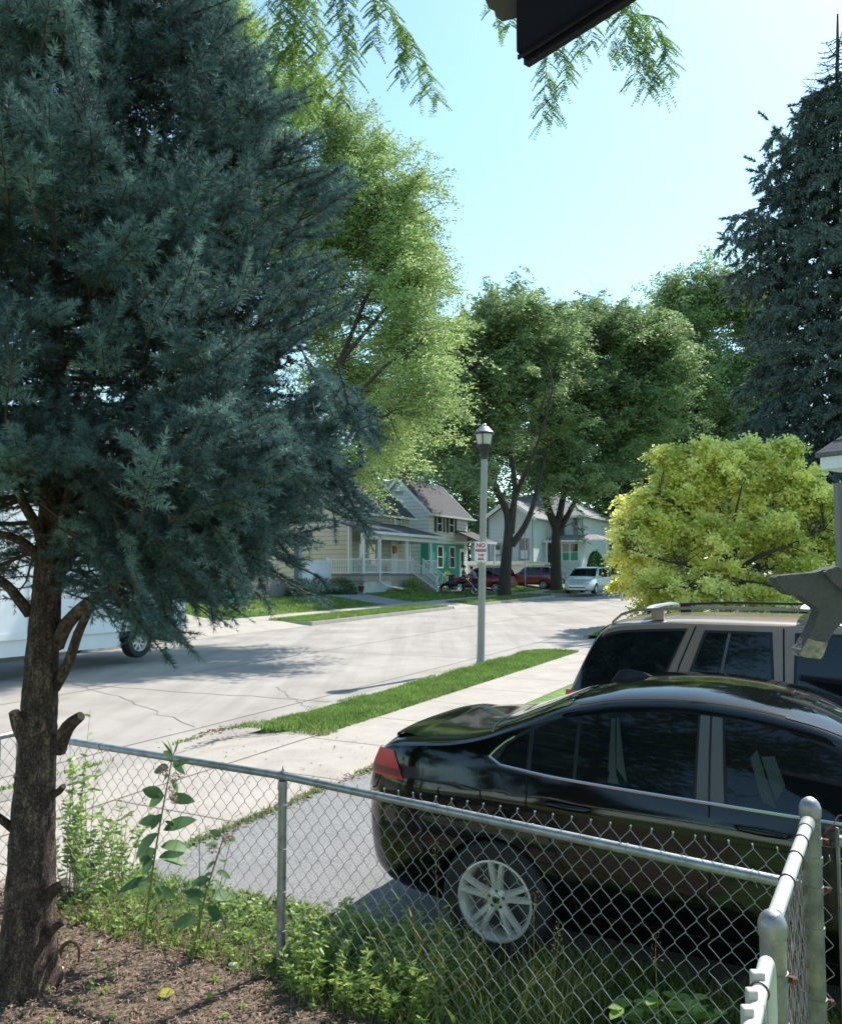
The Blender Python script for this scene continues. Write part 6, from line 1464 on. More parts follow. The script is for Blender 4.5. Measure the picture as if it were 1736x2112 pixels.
# sap run on the bark
# ---- far spruce on the right with a dead leader
YR = 36.; bR = at(1722,1262,YR); bR.z = G(YR)
def A(px, py, dy=0): return at(px, py, YR+dy)
Rr = [(3.5,4.9),(6,5.2),(9,5.0),(12,4.3),(15,4.1),(17,4.0),(19,3.6),(20.5,2.5),(21.5,2.0),(22.5,1.6),(23.5,1.1),(24.3,.6)]
def lim_far(rg):
    out = []; z = 3.2
    while z < 24.2:
        nb = 8; a0 = rg.uniform(0, 2*math.pi); tier = rg.uniform(.78,1.08)
        for i in range(nb):
            az = a0+2*math.pi*i/nb+rg.normal(0,.15); L = float(np.interp(z, [q[0] for q in Rr], [q[1] for q in Rr]))*rg.uniform(.72,1.12)*tier
            out.append((z, az, L, math.atan(.05+.015*z), .42))
        z += .85
    [out.append((z_, math.pi+a_, l_, math.atan(p_), .2)) for z_, a_, l_, p_ in ((19.4,.1,3.1,.95),(19.0,.3,3.0,.8),(18.6,-.2,3.3,.75),(18.2,.0,3.4,.6),(17.4,-.1,4.5,.25),(17.0,.2,4.4,.2),(16.6,.0,4.7,.15),(15.5,-.2,4.6,.1),(19.8,.5,2.4,.9))]
    return out
def dead(mb, o):
    pass
fs_, S, D, Ln, tf_ = spruce('blue_spruce', 'tall dark spruce with a dead bare top at the right edge', bR, 24, None, lim_far, None, M['bark_dark'], M['bark_dark'],
    [bR-Vector((0,0,.3)), A(1722,1000), A(1722,700), A(1724,400), A(1726,160), A(1727,28)], .30, near=False, seed=5)
needles(S, D, Ln, tf_, 24, .19, .055, M['spruce_needle_far'], fs_, ang=45, side_up=-.2)
db = MB()
for i in range(70):
    z = 22.6 + 3.4*i/70; L = (27.2-z)*.50*random.uniform(.6,1.1); az = random.uniform(0, 6.28); d = np.array([math.cos(az), math.sin(az), 0]); o = v3(bR)
    a = np.array([A(1726,100).x-o[0], 0, z-o[2]]); pts = [a, a+d*L*.5+np.array([0,0,-.03*L]), a+d*L+np.array([0,0,.18*L])]; db.tube(pts, [.028,.02,.012], 3, cap=False)
    for k in range(3): q = pts[1]*(1-k*.3)+pts[2]*k*.3; s_ = np.array([-d[1],d[0],.2])*random.choice((-1,1)); db.tube([q, q+s_*L*.2+d*L*.1], [.016,.010], 3, cap=False)
db.build('dead_top', M['bark_dark'], fs_, recalc=False)

# ================================================================ locust overhead: limb crossing above the view with hanging sprays
bO = Vector((-6.3, 9.4, G(9.4))); ot = empty('honey_locust_tree', bO); tag(ot, 'honey locust overhead whose feathery leaf sprays hang into the top of the picture', 'tree', GL)
o = v3(bO); mb = MB(); taper(mb, [np.array([0,0,-.3]), np.array([.1,0,3]), np.array([.3,-.2,6])], .28, .2, 12)
taper(mb, [np.array([.3,-.2,5.6]), np.array([2.2,-.8,7.4]), np.array([4.5,-1.6,8.0]), np.array([7.0,-2.2,8.2]), np.array([8.6,-2.6,8.1])], .13, .03, 9)
taper(mb, [np.array([.3,-.2,5.8]), np.array([.6,.4,8]), np.array([1.2,.8,10.5])], .16, .05, 9)
mb.build('trunk', M['bark_dark'], ot, recalc=False)
# crown above the frame
C = blob_points([(-5,10,11.5,3.2,3.0,2.0),(-6.5,10,10,3,3,2)], 420, .5, -.3, .8, 2)-o
foliage('crown', C, 26, .24, .1, .09, .035, M['leaf_locust_near'], ot)
strands = [([(600,-60),(590,30),(566,63),(540,130),(537,140)],7.0,1.0),([(600,-60),(612,40),(604,120),(598,190)],7.1,1.0),([(625,-60),(630,40),(622,130),(640,235)],6.9,1.0),([(650,-60),(655,60),(652,150),(668,200)],7.1,1.0),([(680,-60),(700,40),(715,110),(704,215)],6.8,1.0),([(690,-60),(716,10),(728,70),(722,150)],7.0,1),
    ([(560,-40),(552,30),(556,90)],7.2,.9),([(585,-40),(575,50),(572,130),(560,170)],7.2,.9),([(740,-60),(768,-5),(780,40),(770,95)],7.0,.9),([(760,-50),(800,20),(835,70),(838,120)],7.0,.9),([(800,10),(850,90),(882,150),(900,205)],7.1,.85),([(840,70),(860,130),(868,200)],7.1,.85),([(820,60),(822,120),(830,165)],7.0,.8),
    ([(610,-60),(640,20),(680,90),(690,160)],7.3,1),([(560,-60),(590,-10),(610,80),(580,110)],7.3,1),([(640,130),(622,210),(628,245)],7.3,.9),
    ([(1120,-60),(1126,40),(1127,120),(1122,190),(1118,250)],7.0,.9),([(1130,80),(1150,110),(1172,140)],7.0,.8),([(1140,-20),(1150,60),(1168,140),(1160,180)],7.1,.8),([(1126,150),(1138,200),(1140,235)],7.0,.8),([(1200,-40),(1215,30),(1220,90)],7.0,.9),([(1180,-40),(1192,20),(1185,60),(1200,110)],7.0,.9),
    ([(1270,-60),(1284,0),(1272,60),(1252,110)],6.9,1.0),([(1270,-60),(1290,0),(1298,50),(1282,105)],6.9,.95),([(1284,-10),(1310,35),(1332,80),(1340,120),(1350,175)],6.9,.9),([(1320,60),(1312,110),(1306,165)],6.9,.9),([(1330,75),(1325,130),(1335,180)],6.9,.9),([(1310,30),(1345,35),(1368,80),(1384,150)],7.0,.9),([(1350,60),(1368,110),(1366,180)],7.0,.9),([(1010,-30),(1022,30),(1032,58)],7.2,.8),([(1040,-30),(1052,20),(1050,55)],7.2,.8),([(1240,-40),(1245,10),(1232,30)],7,.9)]
LF = []; tws = MB()
rg = np.random.default_rng(21)
for pts, Y, sc_ in strands:
    q = [v3(at(px, py, Y+rg.normal(0,.12)))-o for px, py in pts]; tp = taper(tws, q, .0055, .0015, 5, 5); tp = np.array(tp); L = np.linalg.norm(np.diff(tp, axis=0), axis=1).sum(); acc = 0
    n = max(3, int(L/.042)); nv = len(tp)-1
    for i in range(n):
        u = (i+.6)/n*nv; j = min(int(u), nv-1); p = tp[j]*(1-(u-j))+tp[j+1]*(u-j); d = tp[j+1]-tp[j]; d /= np.linalg.norm(d)
        for rep in range(rg.integers(1, 3)):
            az = rg.uniform(0, 2*math.pi); out_ = np.array([math.cos(az), math.sin(az)*.8, 0])*.9 + d*.3 + np.array([0,0,-.25]); out_ /= np.linalg.norm(out_)
            lr = .165*sc_*rg.uniform(.7,1.15); m_ = 10; prev = p; up = np.array([0,0,1.]); sd_ = np.cross(out_, up); sd_ /= np.linalg.norm(sd_)+1e-9
            for k in range(1, m_+1):
                v = k/m_; c = p + out_*lr*v + np.array([0,0,-.45*lr*v*v]); ax = c-prev; ax /= np.linalg.norm(ax)+1e-9
                for s3 in (-1, 1):
                    e = sd_*s3*.9 + ax*.35 + np.array([0,0,-.18]) ; LF.append((c, e/np.linalg.norm(e), 0.029*sc_*(1.1-.45*abs(v-.5))))
                prev = c
            tws.tube([p, p+out_*lr*.5+np.array([0,0,-.11*lr]), p+out_*lr+np.array([0,0,-.45*lr])], .0009, 3, cap=False)
tws.build('twigs', M['stem'], ot, recalc=False)
c = np.array([l[0] for l in LF]); e = np.array([l[1] for l in LF]); ll = np.array([l[2] for l in LF]); N = len(c)
w_ = nrm(np.cross(e, nrm(np.array([0,0,1.])+rng.normal(0,.35,(N,3)))))*.0066
V = np.stack([c, c+e*(ll*.3)[:,None]+w_, c+e*(ll*.75)[:,None]+w_*.85, c+e*ll[:,None], c+e*(ll*.75)[:,None]-w_*.85, c+e*(ll*.3)[:,None]-w_], 1)
fast_mesh('leaf_sprays', V, 6, M['leaf_locust_near'], ot)

# ================================================================ shrubs
def shrub(name, label, loc, rx, ry, h, n, ln, m, cat='shrub', group=None, shape='round', inner=True, ao=.5):
    r = empty(name, loc); tag(r, label, cat, group); u = rng.uniform(0,1,n)**.35
    d = rdir(n); p = d*u[:,None]; p[:,2] = np.abs(p[:,2])*1.0
    if shape == 'column': zz = rng.uniform(0,1,n); a = rng.uniform(0,6.283,n); rr = np.sqrt(np.clip(1-((zz-.35)/.66)**2,0.02,1))*rng.uniform(.7,1.0,n)**.5; p = np.stack([np.cos(a)*rr, np.sin(a)*rr, zz], 1)
    if shape == 'box': p = rng.uniform(-1,1,(n,3)); p[:,2] = np.abs(p[:,2]); k = rng.integers(0,3,n); p[np.arange(n),k] = np.where(k==2, 1, np.sign(p[np.arange(n),k]))*rng.uniform(.85,1.03,n)
    p = p*np.array([rx, ry, h]); p += rng.normal(0,.02,(n,3)); dirs = d*1.0+np.array([0,0,.5])
    leafq('foliage', p, ln, ln*.5, m, r, dirs=dirs, jitter=.5)
    mb = MB(); mb.tube([(0,0,-.1),(0,0,h*.6)], [.05,.02], 6)
    for k in range(7): a = k*.9; mb.tube([(0,0,h*.15),(math.cos(a)*rx*.5,math.sin(a)*ry*.5,h*.6)], [.02,.006], 4, cap=False)
    mb.build('stem', M['bark_dark'], r, recalc=False); return r
shrub('clipped_shrub', 'dark rounded shrub against the white privacy fence', P(38.6,-25.0), .95, .9, .95, 5200, .07, M['leaf_dark'], group='dark shrubs by the privacy fence')
shrub('clipped_shrub', 'dark shrub beside the green porch steps', P(34.8,-24.7), 1.1, .9, .95, 5200, .07, M['leaf_dark'], group='dark shrubs by the privacy fence')
shrub('flowering_shrub', 'leafy bush with pale flowers at the foot of the porch stairs', P(44.9,-23.9), .6, .5, .85, 1600, .09, M['leaf_weed'])
shrub('low_plant', 'low green plants along the stone porch base', P(43.2,-23.9), .9, .3, .32, 900, .08, M['leaf_weed'], group='low plants at the porch base')
shrub('low_plant', 'low plant at the bottom of the stair railing', P(46.3,-22.3), .4, .3, .3, 500, .08, M['leaf_weed'], group='low plants at the porch base')
shrub('climbing_plant', 'green climbing plant in front of the green wall by the red car', P(54.6,-26.3), .5, .4, 1.1, 900, .10, M['leaf_weed'])
a_ = at(1228,1190,66); a_.z = gz(68,-22.5)-.1
shrub('arborvitae', 'clipped bright green arborvitae beside the blue house', a_, .72, .72, 2.75, 9000, .10, M['thuja'], 'hedge tree', shape='column')
a_ = at(1262,1190,74); a_.z = G(74)
shrub('hedge', 'dark hedge right of the clipped arborvitae', a_, 1.2, 1.0, 2.2, 3000, .14, M['leaf_dark'], 'hedge', shape='box')
a_ = at(1218,1190,63); a_.z = G(63)+.1
shrub('low_plant', 'green bush behind the silver minivan roof', a_, 1.3, .7, 1.3, 1600, .13, M['leaf_weed'])

# ================================================================ plants at the near fence
def broad_leaf(mb_list, c, d, up, L, W, curl=.2):
    """ovate leaf: strip of 5 stations with a raised midrib"""
    d = nrm(v3(d)); s_ = nrm(np.cross(d, v3(up))); n_ = np.cross(s_, d); st = [(0,.0),(.12,.45),(.32,.92),(.55,1.0),(.78,.70),(.93,.28),(1,.0)]; rows = []
    for u, w_ in st:
        c0 = c + d*L*u - n_*curl*L*u*u; rows.append([c0 - s_*W*w_/2 + n_*.08*W*w_, c0, c0 + s_*W*w_/2 + n_*.08*W*w_])
    mb_list.grid(np.array(rows), smooth=True)
def milkweed(label, base, tip, lvs, L, flowers, seed, Y, group='milkweed plants inside the fence'):
    rg = np.random.default_rng(seed); r = empty('milkweed', base); tag(r, label, 'weed', group); o = v3(base)
    a, b = np.zeros(3), v3(tip)-o; mid = (a+b)/2+np.array([-.012,0,0]); st = MB(); tp = taper(st, [a-np.array([0,0,.03]), mid, b], .0075, .0035, 7, 8); st.build('stem', M['stem'], r, recalc=False)
    lm = MB(); n = lvs
    for i in range(n):
        u = .30+.69*(i/(n-1)); p = a*(1-u)+b*u+ (mid-(a+b)/2)*4*u*(1-u); az = rg.normal(0,.75); u = min(.99, u+rg.normal(0,.03)); p = a*(1-u)+b*u; sc_ = (1.15-.55*u)*rg.uniform(.55,1.2)
        for s3 in (0, math.pi):
            kk_ = rg.uniform(.6,1.15); d = np.array([math.cos(az+s3), math.sin(az+s3)*.6, rg.uniform(-.8,.6)]); broad_leaf(lm, p+d*.012, d, [rg.normal(0,.5), -rg.uniform(.1,1.8), .9], L*sc_*1.1*kk_, L*sc_*.60*kk_*rg.uniform(.75,1.1), rg.uniform(.0,.9))
    for k in range(3): broad_leaf(lm, b, [rg.normal(0,.25), rg.normal(0,.25), 1], [1,0,0], L*.6, L*.22, .05)
    lm.build('leaves', M['leaf_milkweed'], r, recalc=False)
    for (u, dx) in flowers:
        p = a*(1-u)+b*u+np.array([dx,-.02,0]); c = p + rdir(70)*rng.uniform(.012,.030,(70,1)); leafq('flower_head', c, .014, .007, M['flower'], r)
        s2 = MB(); s2.tube([a*(1-u)+b*u, p], .0012, 4); s2.build('flower_stalk', M['stem'], r)
    return r
b1 = at(293,1934,4.8); b1.z = G(4.8); milkweed('tall milkweed with broad leaves and pink flower heads reaching above the top rail', b1, at(356,1560,4.75), 13, .17, ((.84,.03),(.93,-.03),(.90,.045),(.78,.05)), 1, 4.8)
b2 = at(396,1936,4.8); b2.z = G(4.8); milkweed('shorter milkweed with a pink flower head below the top rail', b2, at(462,1725,4.7), 9, .13, ((.9,-.04),(1.0,.02)), 2, 4.8)
bs_ = at(413,1905,4.85); tw = empty('bare_stalks', Vector((bs_.x,bs_.y,G(4.85)))); tag(tw, 'two thin bare stalks beside the shorter milkweed', 'stalks'); o = v3(tw.location)
mb = MB(); mb.tube([np.zeros(3), v3(at(411,1708,4.85))-o], [.004,.002], 6); mb.tube([np.zeros(3)+np.array([.03,0,0]), v3(at(486,1690,4.85))-o], [.003,.0015], 6); mb.build('stalk', M['wood_brown'], tw)
def leafy(name, label, region, n, h, nl, L, W, m, cat='weeds', kind='stuff', lean=.25, group=None, stemcol='stem'):
    """many leafy upright stems (n), each with nl leaves"""
    s, t = region(n); x = s*SI+t*CO; y = s*CO-t*SI; b = np.stack([x, y, SLOPE*y], 1); hh = h*rng.uniform(.45,1.15,n); ln = rng.normal(0,lean,(n,2))*hh[:,None]
    tip = b + np.stack([ln[:,0], ln[:,1], hh], 1); mb = MB()
    for i in range(n): mb.tube([b[i], (b[i]+tip[i])/2+rng.normal(0,.01,3), tip[i]], [.0028,.0022,.001], 4, cap=False)
    root = empty(name, tuple(b.mean(0))); o = b.mean(0)
    for v in mb.v: v -= o
    mb.build('stems', M[stemcol], root, recalc=False)
    k = np.repeat(np.arange(n), nl); u = rng.uniform(.15,1.0,len(k)); c = b[k]*(1-u)[:,None]+tip[k]*u[:,None]; az = rng.uniform(0,6.283,len(k)); d = np.stack([np.cos(az), np.sin(az), rng.uniform(-.2,.7,len(k))], 1)
    ll = L*(1.15-.5*u); c = c + nrm(d)*(ll/2)[:,None]-o
    lf = leafq('leaves', c, L, W, m, root, dirs=d, jitter=.08, droop=.05, six=True)
    tag(root, label, cat, group)
    if kind: root['kind'] = kind; [ch.__setitem__('kind', kind) for ch in root.children] if kind == 'stuff' else None
    return root
def norm_reg(s0, ds, t0, dt): return lambda n: (rng.normal(s0, ds, n), rng.normal(t0, dt, n))
leafy('tall_weed', 'bushy leafy weed right behind the spruce trunk at the fence', norm_reg(4.05,.10,-4.52,.10), 34, .55, 30, .055, .018, M['leaf_weed'], 'weed', None)
leafy('tall_weed', 'tall slender weed climbing the fence beside the spruce trunk', norm_reg(4.0,.04,-4.62,.05), 9, 1.02, 42, .055, .020, M['leaf_weed'], 'weed', None, lean=.05)
leafy('ground_weeds', 'low sunlit weeds along the fence foot between the trunk and the line post', rect(3.6,4.40,-4.5,-2.7), 330, .075, 8, .035, .017, M['leaf_weed'], lean=.5)
leafy('ground_weeds', 'low weeds at the edge of the asphalt in front of the car shadow', rect(4.0,4.40,-3.4,-2.2), 150, .09, 9, .035, .016, M['leaf_weed'], lean=.5)
leafy('weed_clump', 'bright bushy weeds right of the fence line post', lambda n: (rng.uniform(3.5,4.15,n), rng.uniform(-2.62,-1.8,n)), 330, .27, 20, .042, .012, M['leaf_weed'])
leafy('sparse_weeds', 'scattered seedlings in the brown needle litter', rect(2.2,3.5,-4.6,-1.5), 90, .05, 8, .035, .018, M['leaf_weed'], lean=.5)
leafy('sparse_weeds', 'small weeds round the foot of the spruce trunk', norm_reg(3.0,.12,-4.1,.2), 26, .08, 10, .035, .02, M['leaf_milkweed'], lean=.5)
blades('tall_grass', lambda n: (np.clip(rng.normal(3.78,.14,n),3.55,4.3), rng.uniform(-2.1,-1.1,n)), 300, .40, .0036, M['grass_dry'], 'tall pale grass tuft growing through the fence before the rear wheel', lean=.35)
blades('tall_grass', lambda n: (np.clip(rng.normal(3.85,.2,n),3.5,4.4), rng.uniform(-2.6,-1.2,n)), 2000, .17, .0045, M['grass_blade'], 'fresh green grass at the fence foot', lean=.4)
blades('shaded_grass', lambda n: (rng.uniform(3.3,4.5,n), rng.uniform(-1.6,1.2,n)), 15000, .12, .007, M['grass_blade'], 'shaded grass under the side of the black car', lean=.45)
blades('fence_grass', lambda n: (rng.uniform(3.6,4.4,n), rng.uniform(-4.5,-2.2,n)), 5200, .07, .006, M['grass_blade'], 'short grass at the drive edge behind the fence', lean=.5)
def seed_stalk(px0, py0, px1, py1, Y, i):
    b = at(px0, py0, Y); b.z = G(Y)+.02; t_ = at(px1, py1, Y-.05); r = empty('seed_grass', b); o = v3(b); lab = ['seed stalk left of the alloy wheel, tallest','seed stalk in front of the wheel rim','seed stalk right of the alloy wheel','drooping seed stalk farthest right of the wheel','thin dry stalk between the wheel and the gate post']
    tag(r, 'dry grass '+lab[i], 'grass stalk', 'dry grass seed stalks at the fence'); d = v3(t_)-o
    mb = MB(); mid = d*.55+np.array([.012*(-1)**i,0,0]); mb.tube([np.zeros(3), mid*.5, mid, d*.85, d], [.0016,.0015,.0012,.001,.0006], 4, cap=False); mb.build('stalk', M['grass_dry'], r, recalc=False)
    n = 46; u = rng.uniform(.80,1.02,n); c = d[None]*u[:,None] + rng.normal(0,1,(n,3))*np.array([.012,.012,.006]); leafq('seed_head', c, .011, .004, M['needle_litter'], r, dirs=np.tile(d/np.linalg.norm(d),(n,1)), jitter=.5)
for i, a in enumerate(((905,1985,897,1745,4.1),(1010,1990,1003,1815,3.95),(1085,2010,1103,1845,3.9),(1140,2040,1152,1905,3.75),(1345,2080,1352,1930,3.45))): seed_stalk(*a, i)
# raspberry-like plant by the lower fence
bp_ = at(1372,2150,3.75); bp_.z = G(3.75)+.02; br_ = empty('broadleaf_weed', bp_); tag(br_, 'bright broad-leaved plant at the bottom of the fence left of the gate', 'weed'); o = v3(bp_)
lm = MB(); st = MB(); rg = np.random.default_rng(4)
for (px, py) in ((1285,2080),(1305,2066),(1330,2085),(1352,2060),(1370,2072),(1395,2062),(1412,2085),(1432,2062),(1455,2078),(1476,2095),(1322,2100),(1385,2100),(1440,2104),(1300,2105)):
    Y = 3.72+rg.normal(0,.06); q = v3(at(px, py, Y))-o; st.tube([np.zeros(3), q*.5+np.array([0,0,.03]), q], [.0025,.002,.001], 4, cap=False)
    for k in range(3):
        az = rg.uniform(0,6.28); d = np.array([math.cos(az), math.sin(az), rg.uniform(-.2,.25)]); broad_leaf(lm, q, d, [0,0,1], .085*rg.uniform(.7,1.1), .055, .2)
mat('leaf_bright', (.24,.36,.08), .45, var=.2, vs=15, trans=.4, island=.2)
lm.build('leaves', M['leaf_bright'], br_, recalc=False); st.build('stems', M['stem'], br_, recalc=False)
b3 = at(985,2112,3.9); lf = empty('broadleaf_weed', Vector((b3.x,b3.y,G(3.9)))); tag(lf, 'single bright weed with upright leaves at the bottom centre', 'weed'); lm = MB()
for k in range(8): az = k*.8; broad_leaf(lm, np.array([0,0,.03+.014*k]), [math.cos(az),math.sin(az),.8], [0,0,1], .05, .02, .2)
lm.build('leaves', M['leaf_bright'], lf, recalc=False)
# litter: needles, chips, dry leaves
def litter(name, label, region, n, L, W, m, zj=.012):
    s, t = region(n); x = s*SI+t*CO; y = s*CO-t*SI; c = np.stack([x, y, SLOPE*y+.008+np.abs(rng.normal(0,zj,n))], 1); a = rng.uniform(0,6.283,n); d = np.stack([np.cos(a), np.sin(a), rng.normal(0,.25,n)], 1); d = nrm(d)
    l_ = (L*rng.uniform(.4,1.4,n))[:,None]/2; w_ = nrm(np.cross(d, np.array([0,0,1.])+rng.normal(0,.3,(n,3))))*(W*rng.uniform(.5,1.5,n))[:,None]/2
    V = np.stack([c-d*l_-w_, c+d*l_-w_, c+d*l_+w_, c-d*l_+w_], 1); o = fast_mesh(name, V, 4, m); return tag(o, label, 'litter', kind='stuff')
litter('needle_litter', 'brown fallen needles and wood chips covering the bed under the spruce', rect(1.8,3.95,-5.2,-1.2), 42000, .026, .0045, M['needle_litter'])
litter('needle_litter', 'scattered dry needles among the fence weeds', rect(3.6,4.3,-4.8,-2.0), 6000, .025, .004, M['needle_litter'])
litter('dry_leaves', 'reddish dry leaf bits in the gutter by the apron', lambda n: (rng.normal(8.5,.3,n), rng.normal(-7.25,.07,n)), 110, .05, .02, M['rust'])
litter('dry_leaves', 'small dark crumbs strewn over the concrete apron', rect(3,9,-8.0,-4.7), 420, .022, .014, M['soil'], .003)
litter('dry_leaves', 'dry leaf crumbs along the edge of the asphalt', lambda n: (rng.uniform(5.0,7.6,n), rng.normal(-4.55,.05,n)), 350, .03, .016, M['needle_litter'])
for (px, py, nm, lb, m_, sc_) in ((340,2063,'fallen_leaf','yellow fallen leaf lying on the litter at the bottom',M['leaf_yellow'],.09),(482,2000,'stone','pale flat stone on the litter left of the line post',M['pebble'],.05),(533,1988,'stone','reddish flat stone near the foot of the line post',M['brick'],.05),(118,2008,'stone','rounded tan stone beside the spruce trunk',M['pebble'],.06)):
    d = ray(px, py); k = -(EYE)/(d.z-SLOPE*d.y); p = Vector((d.x*k, d.y*k, 0)); p.z = G(p.y)+.015; r = MB()
    if nm == 'fallen_leaf':
        broad_leaf(r, np.array([-.04,0,.012]), [1,.15,.1], [0,-.6,1], .085, .05, .1)
    else: r.sphere((0,0,.008), sc_*.6, 10, 7, (1,.7,.35)); 
    oo = r.build(nm, m_); oo.location = p; tag(oo, lb, nm.replace('_',' '))
rt = empty('surface_root', at(150,1880,4.7)); rt.location.z = G(4.7)+.02; tag(rt, 'curved brown root or twig arching beside the spruce trunk', 'root'); o = v3(rt.location)
mb = MB(); taper(mb, [np.array([-.07,0,-.02]), np.array([-.05,0,.05]), np.array([0,-.01,.085]), np.array([.05,-.03,.06]), np.array([.06,-.05,-.01])], .013, .007, 8, 5); mb.build('root', M['bark_limb'], rt)
big = Vector((-8,-4.5,-.1)); tree('garden_tree', 'large spreading tree behind the camera whose crown hangs over the yard', big, [big, big+Vector((.2,0,3)), big+Vector((.5,.2,6))], .3, [([big+Vector((.5,.2,5.6)), big+Vector((2,2,9)), big+Vector((2.5,3,12))],.15,.04), ([big+Vector((.5,.2,5.6)), big+Vector((-2,-1,10))],.15,.04)],
    [(-6.5,-1.5,11,3.6,3.6,2.6),(-10,-6,11,4,4,3),(-4.2,1.0,13.5,2.6,2.6,1.8),(-8,2,9.5,3,3,2),(-1.5,-2.5,13,3.4,3.2,2.2),(-5,-6,15,4,4,2),(2,-5,12,3,3,2.5)], 1500, 22, .20, .12, M['leaf_dark'], M['bark_dark'], nsec=60, gap=-.1, gsc=1.2, seed=5, sx=.35, sz=.2)  # some crowns added to block sky mirrored in the sedan's glass
# trees behind the camera, seen in the car's paint and glass
for i, (x, y, h) in enumerate(((-13,-9,9),(-20,-2,11),(-8,-17,11))):
    b = Vector((x,y,-.1)); tree('garden_tree', ['broad garden tree behind the camera to the left','tall garden tree beyond the left edge','tall garden tree far behind the camera'][i], b, [b, b+Vector((.2,0,h*.3)), b+Vector((.1,.2,h*.5))], .2, [([b+Vector((.1,.2,h*.45)), b+Vector((1.5,.5,h*.75))],.1,.03), ([b+Vector((.1,.2,h*.45)), b+Vector((-1.5,-.5,h*.8))],.1,.03)],
        [(x,y,h*.62,3.2,3.2,h*.28),(x+1.6,y-1,h*.5,2.5,2.5,h*.2),(x-1.6,y+1.2,h*.55,2.5,2.5,h*.2)], 420, 22, .22, .12, M['leaf_dark'], M['bark_dark'], nsec=40, gap=-.2, gsc=1.2, seed=i, sx=.35, sz=.2)
# ================================================================ people and motorcycle across the street
def skin_body(name, joints, edges, m, parent, sub=2):
    me = bpy.data.meshes.new(name); ks = list(joints); me.from_pydata([joints[k][0] for k in ks], [(ks.index(a), ks.index(b)) for a, b in edges], [])
    o = bpy.data.objects.new(name, me); COL.objects.link(o); sk = o.modifiers.new('s','SKIN'); sb = o.modifiers.new('u','SUBSURF'); sb.levels = sb.render_levels = sub
    for i, k in enumerate(ks):
        r = joints[k][1]; r = r if isinstance(r, tuple) else (r, r); me.skin_vertices[0].data[i].radius = r
    me.skin_vertices[0].data[0].use_root = True
    bpy.context.view_layer.update(); m2 = bpy.data.meshes.new_from_object(o.evaluated_get(bpy.context.evaluated_depsgraph_get())); bpy.data.objects.remove(o)
    m2.materials.clear(); m2.materials.append(m); m2.polygons.foreach_set('use_smooth', [True]*len(m2.polygons)); m2.name = name
    return link(bpy.data.objects.new(name, m2), parent)
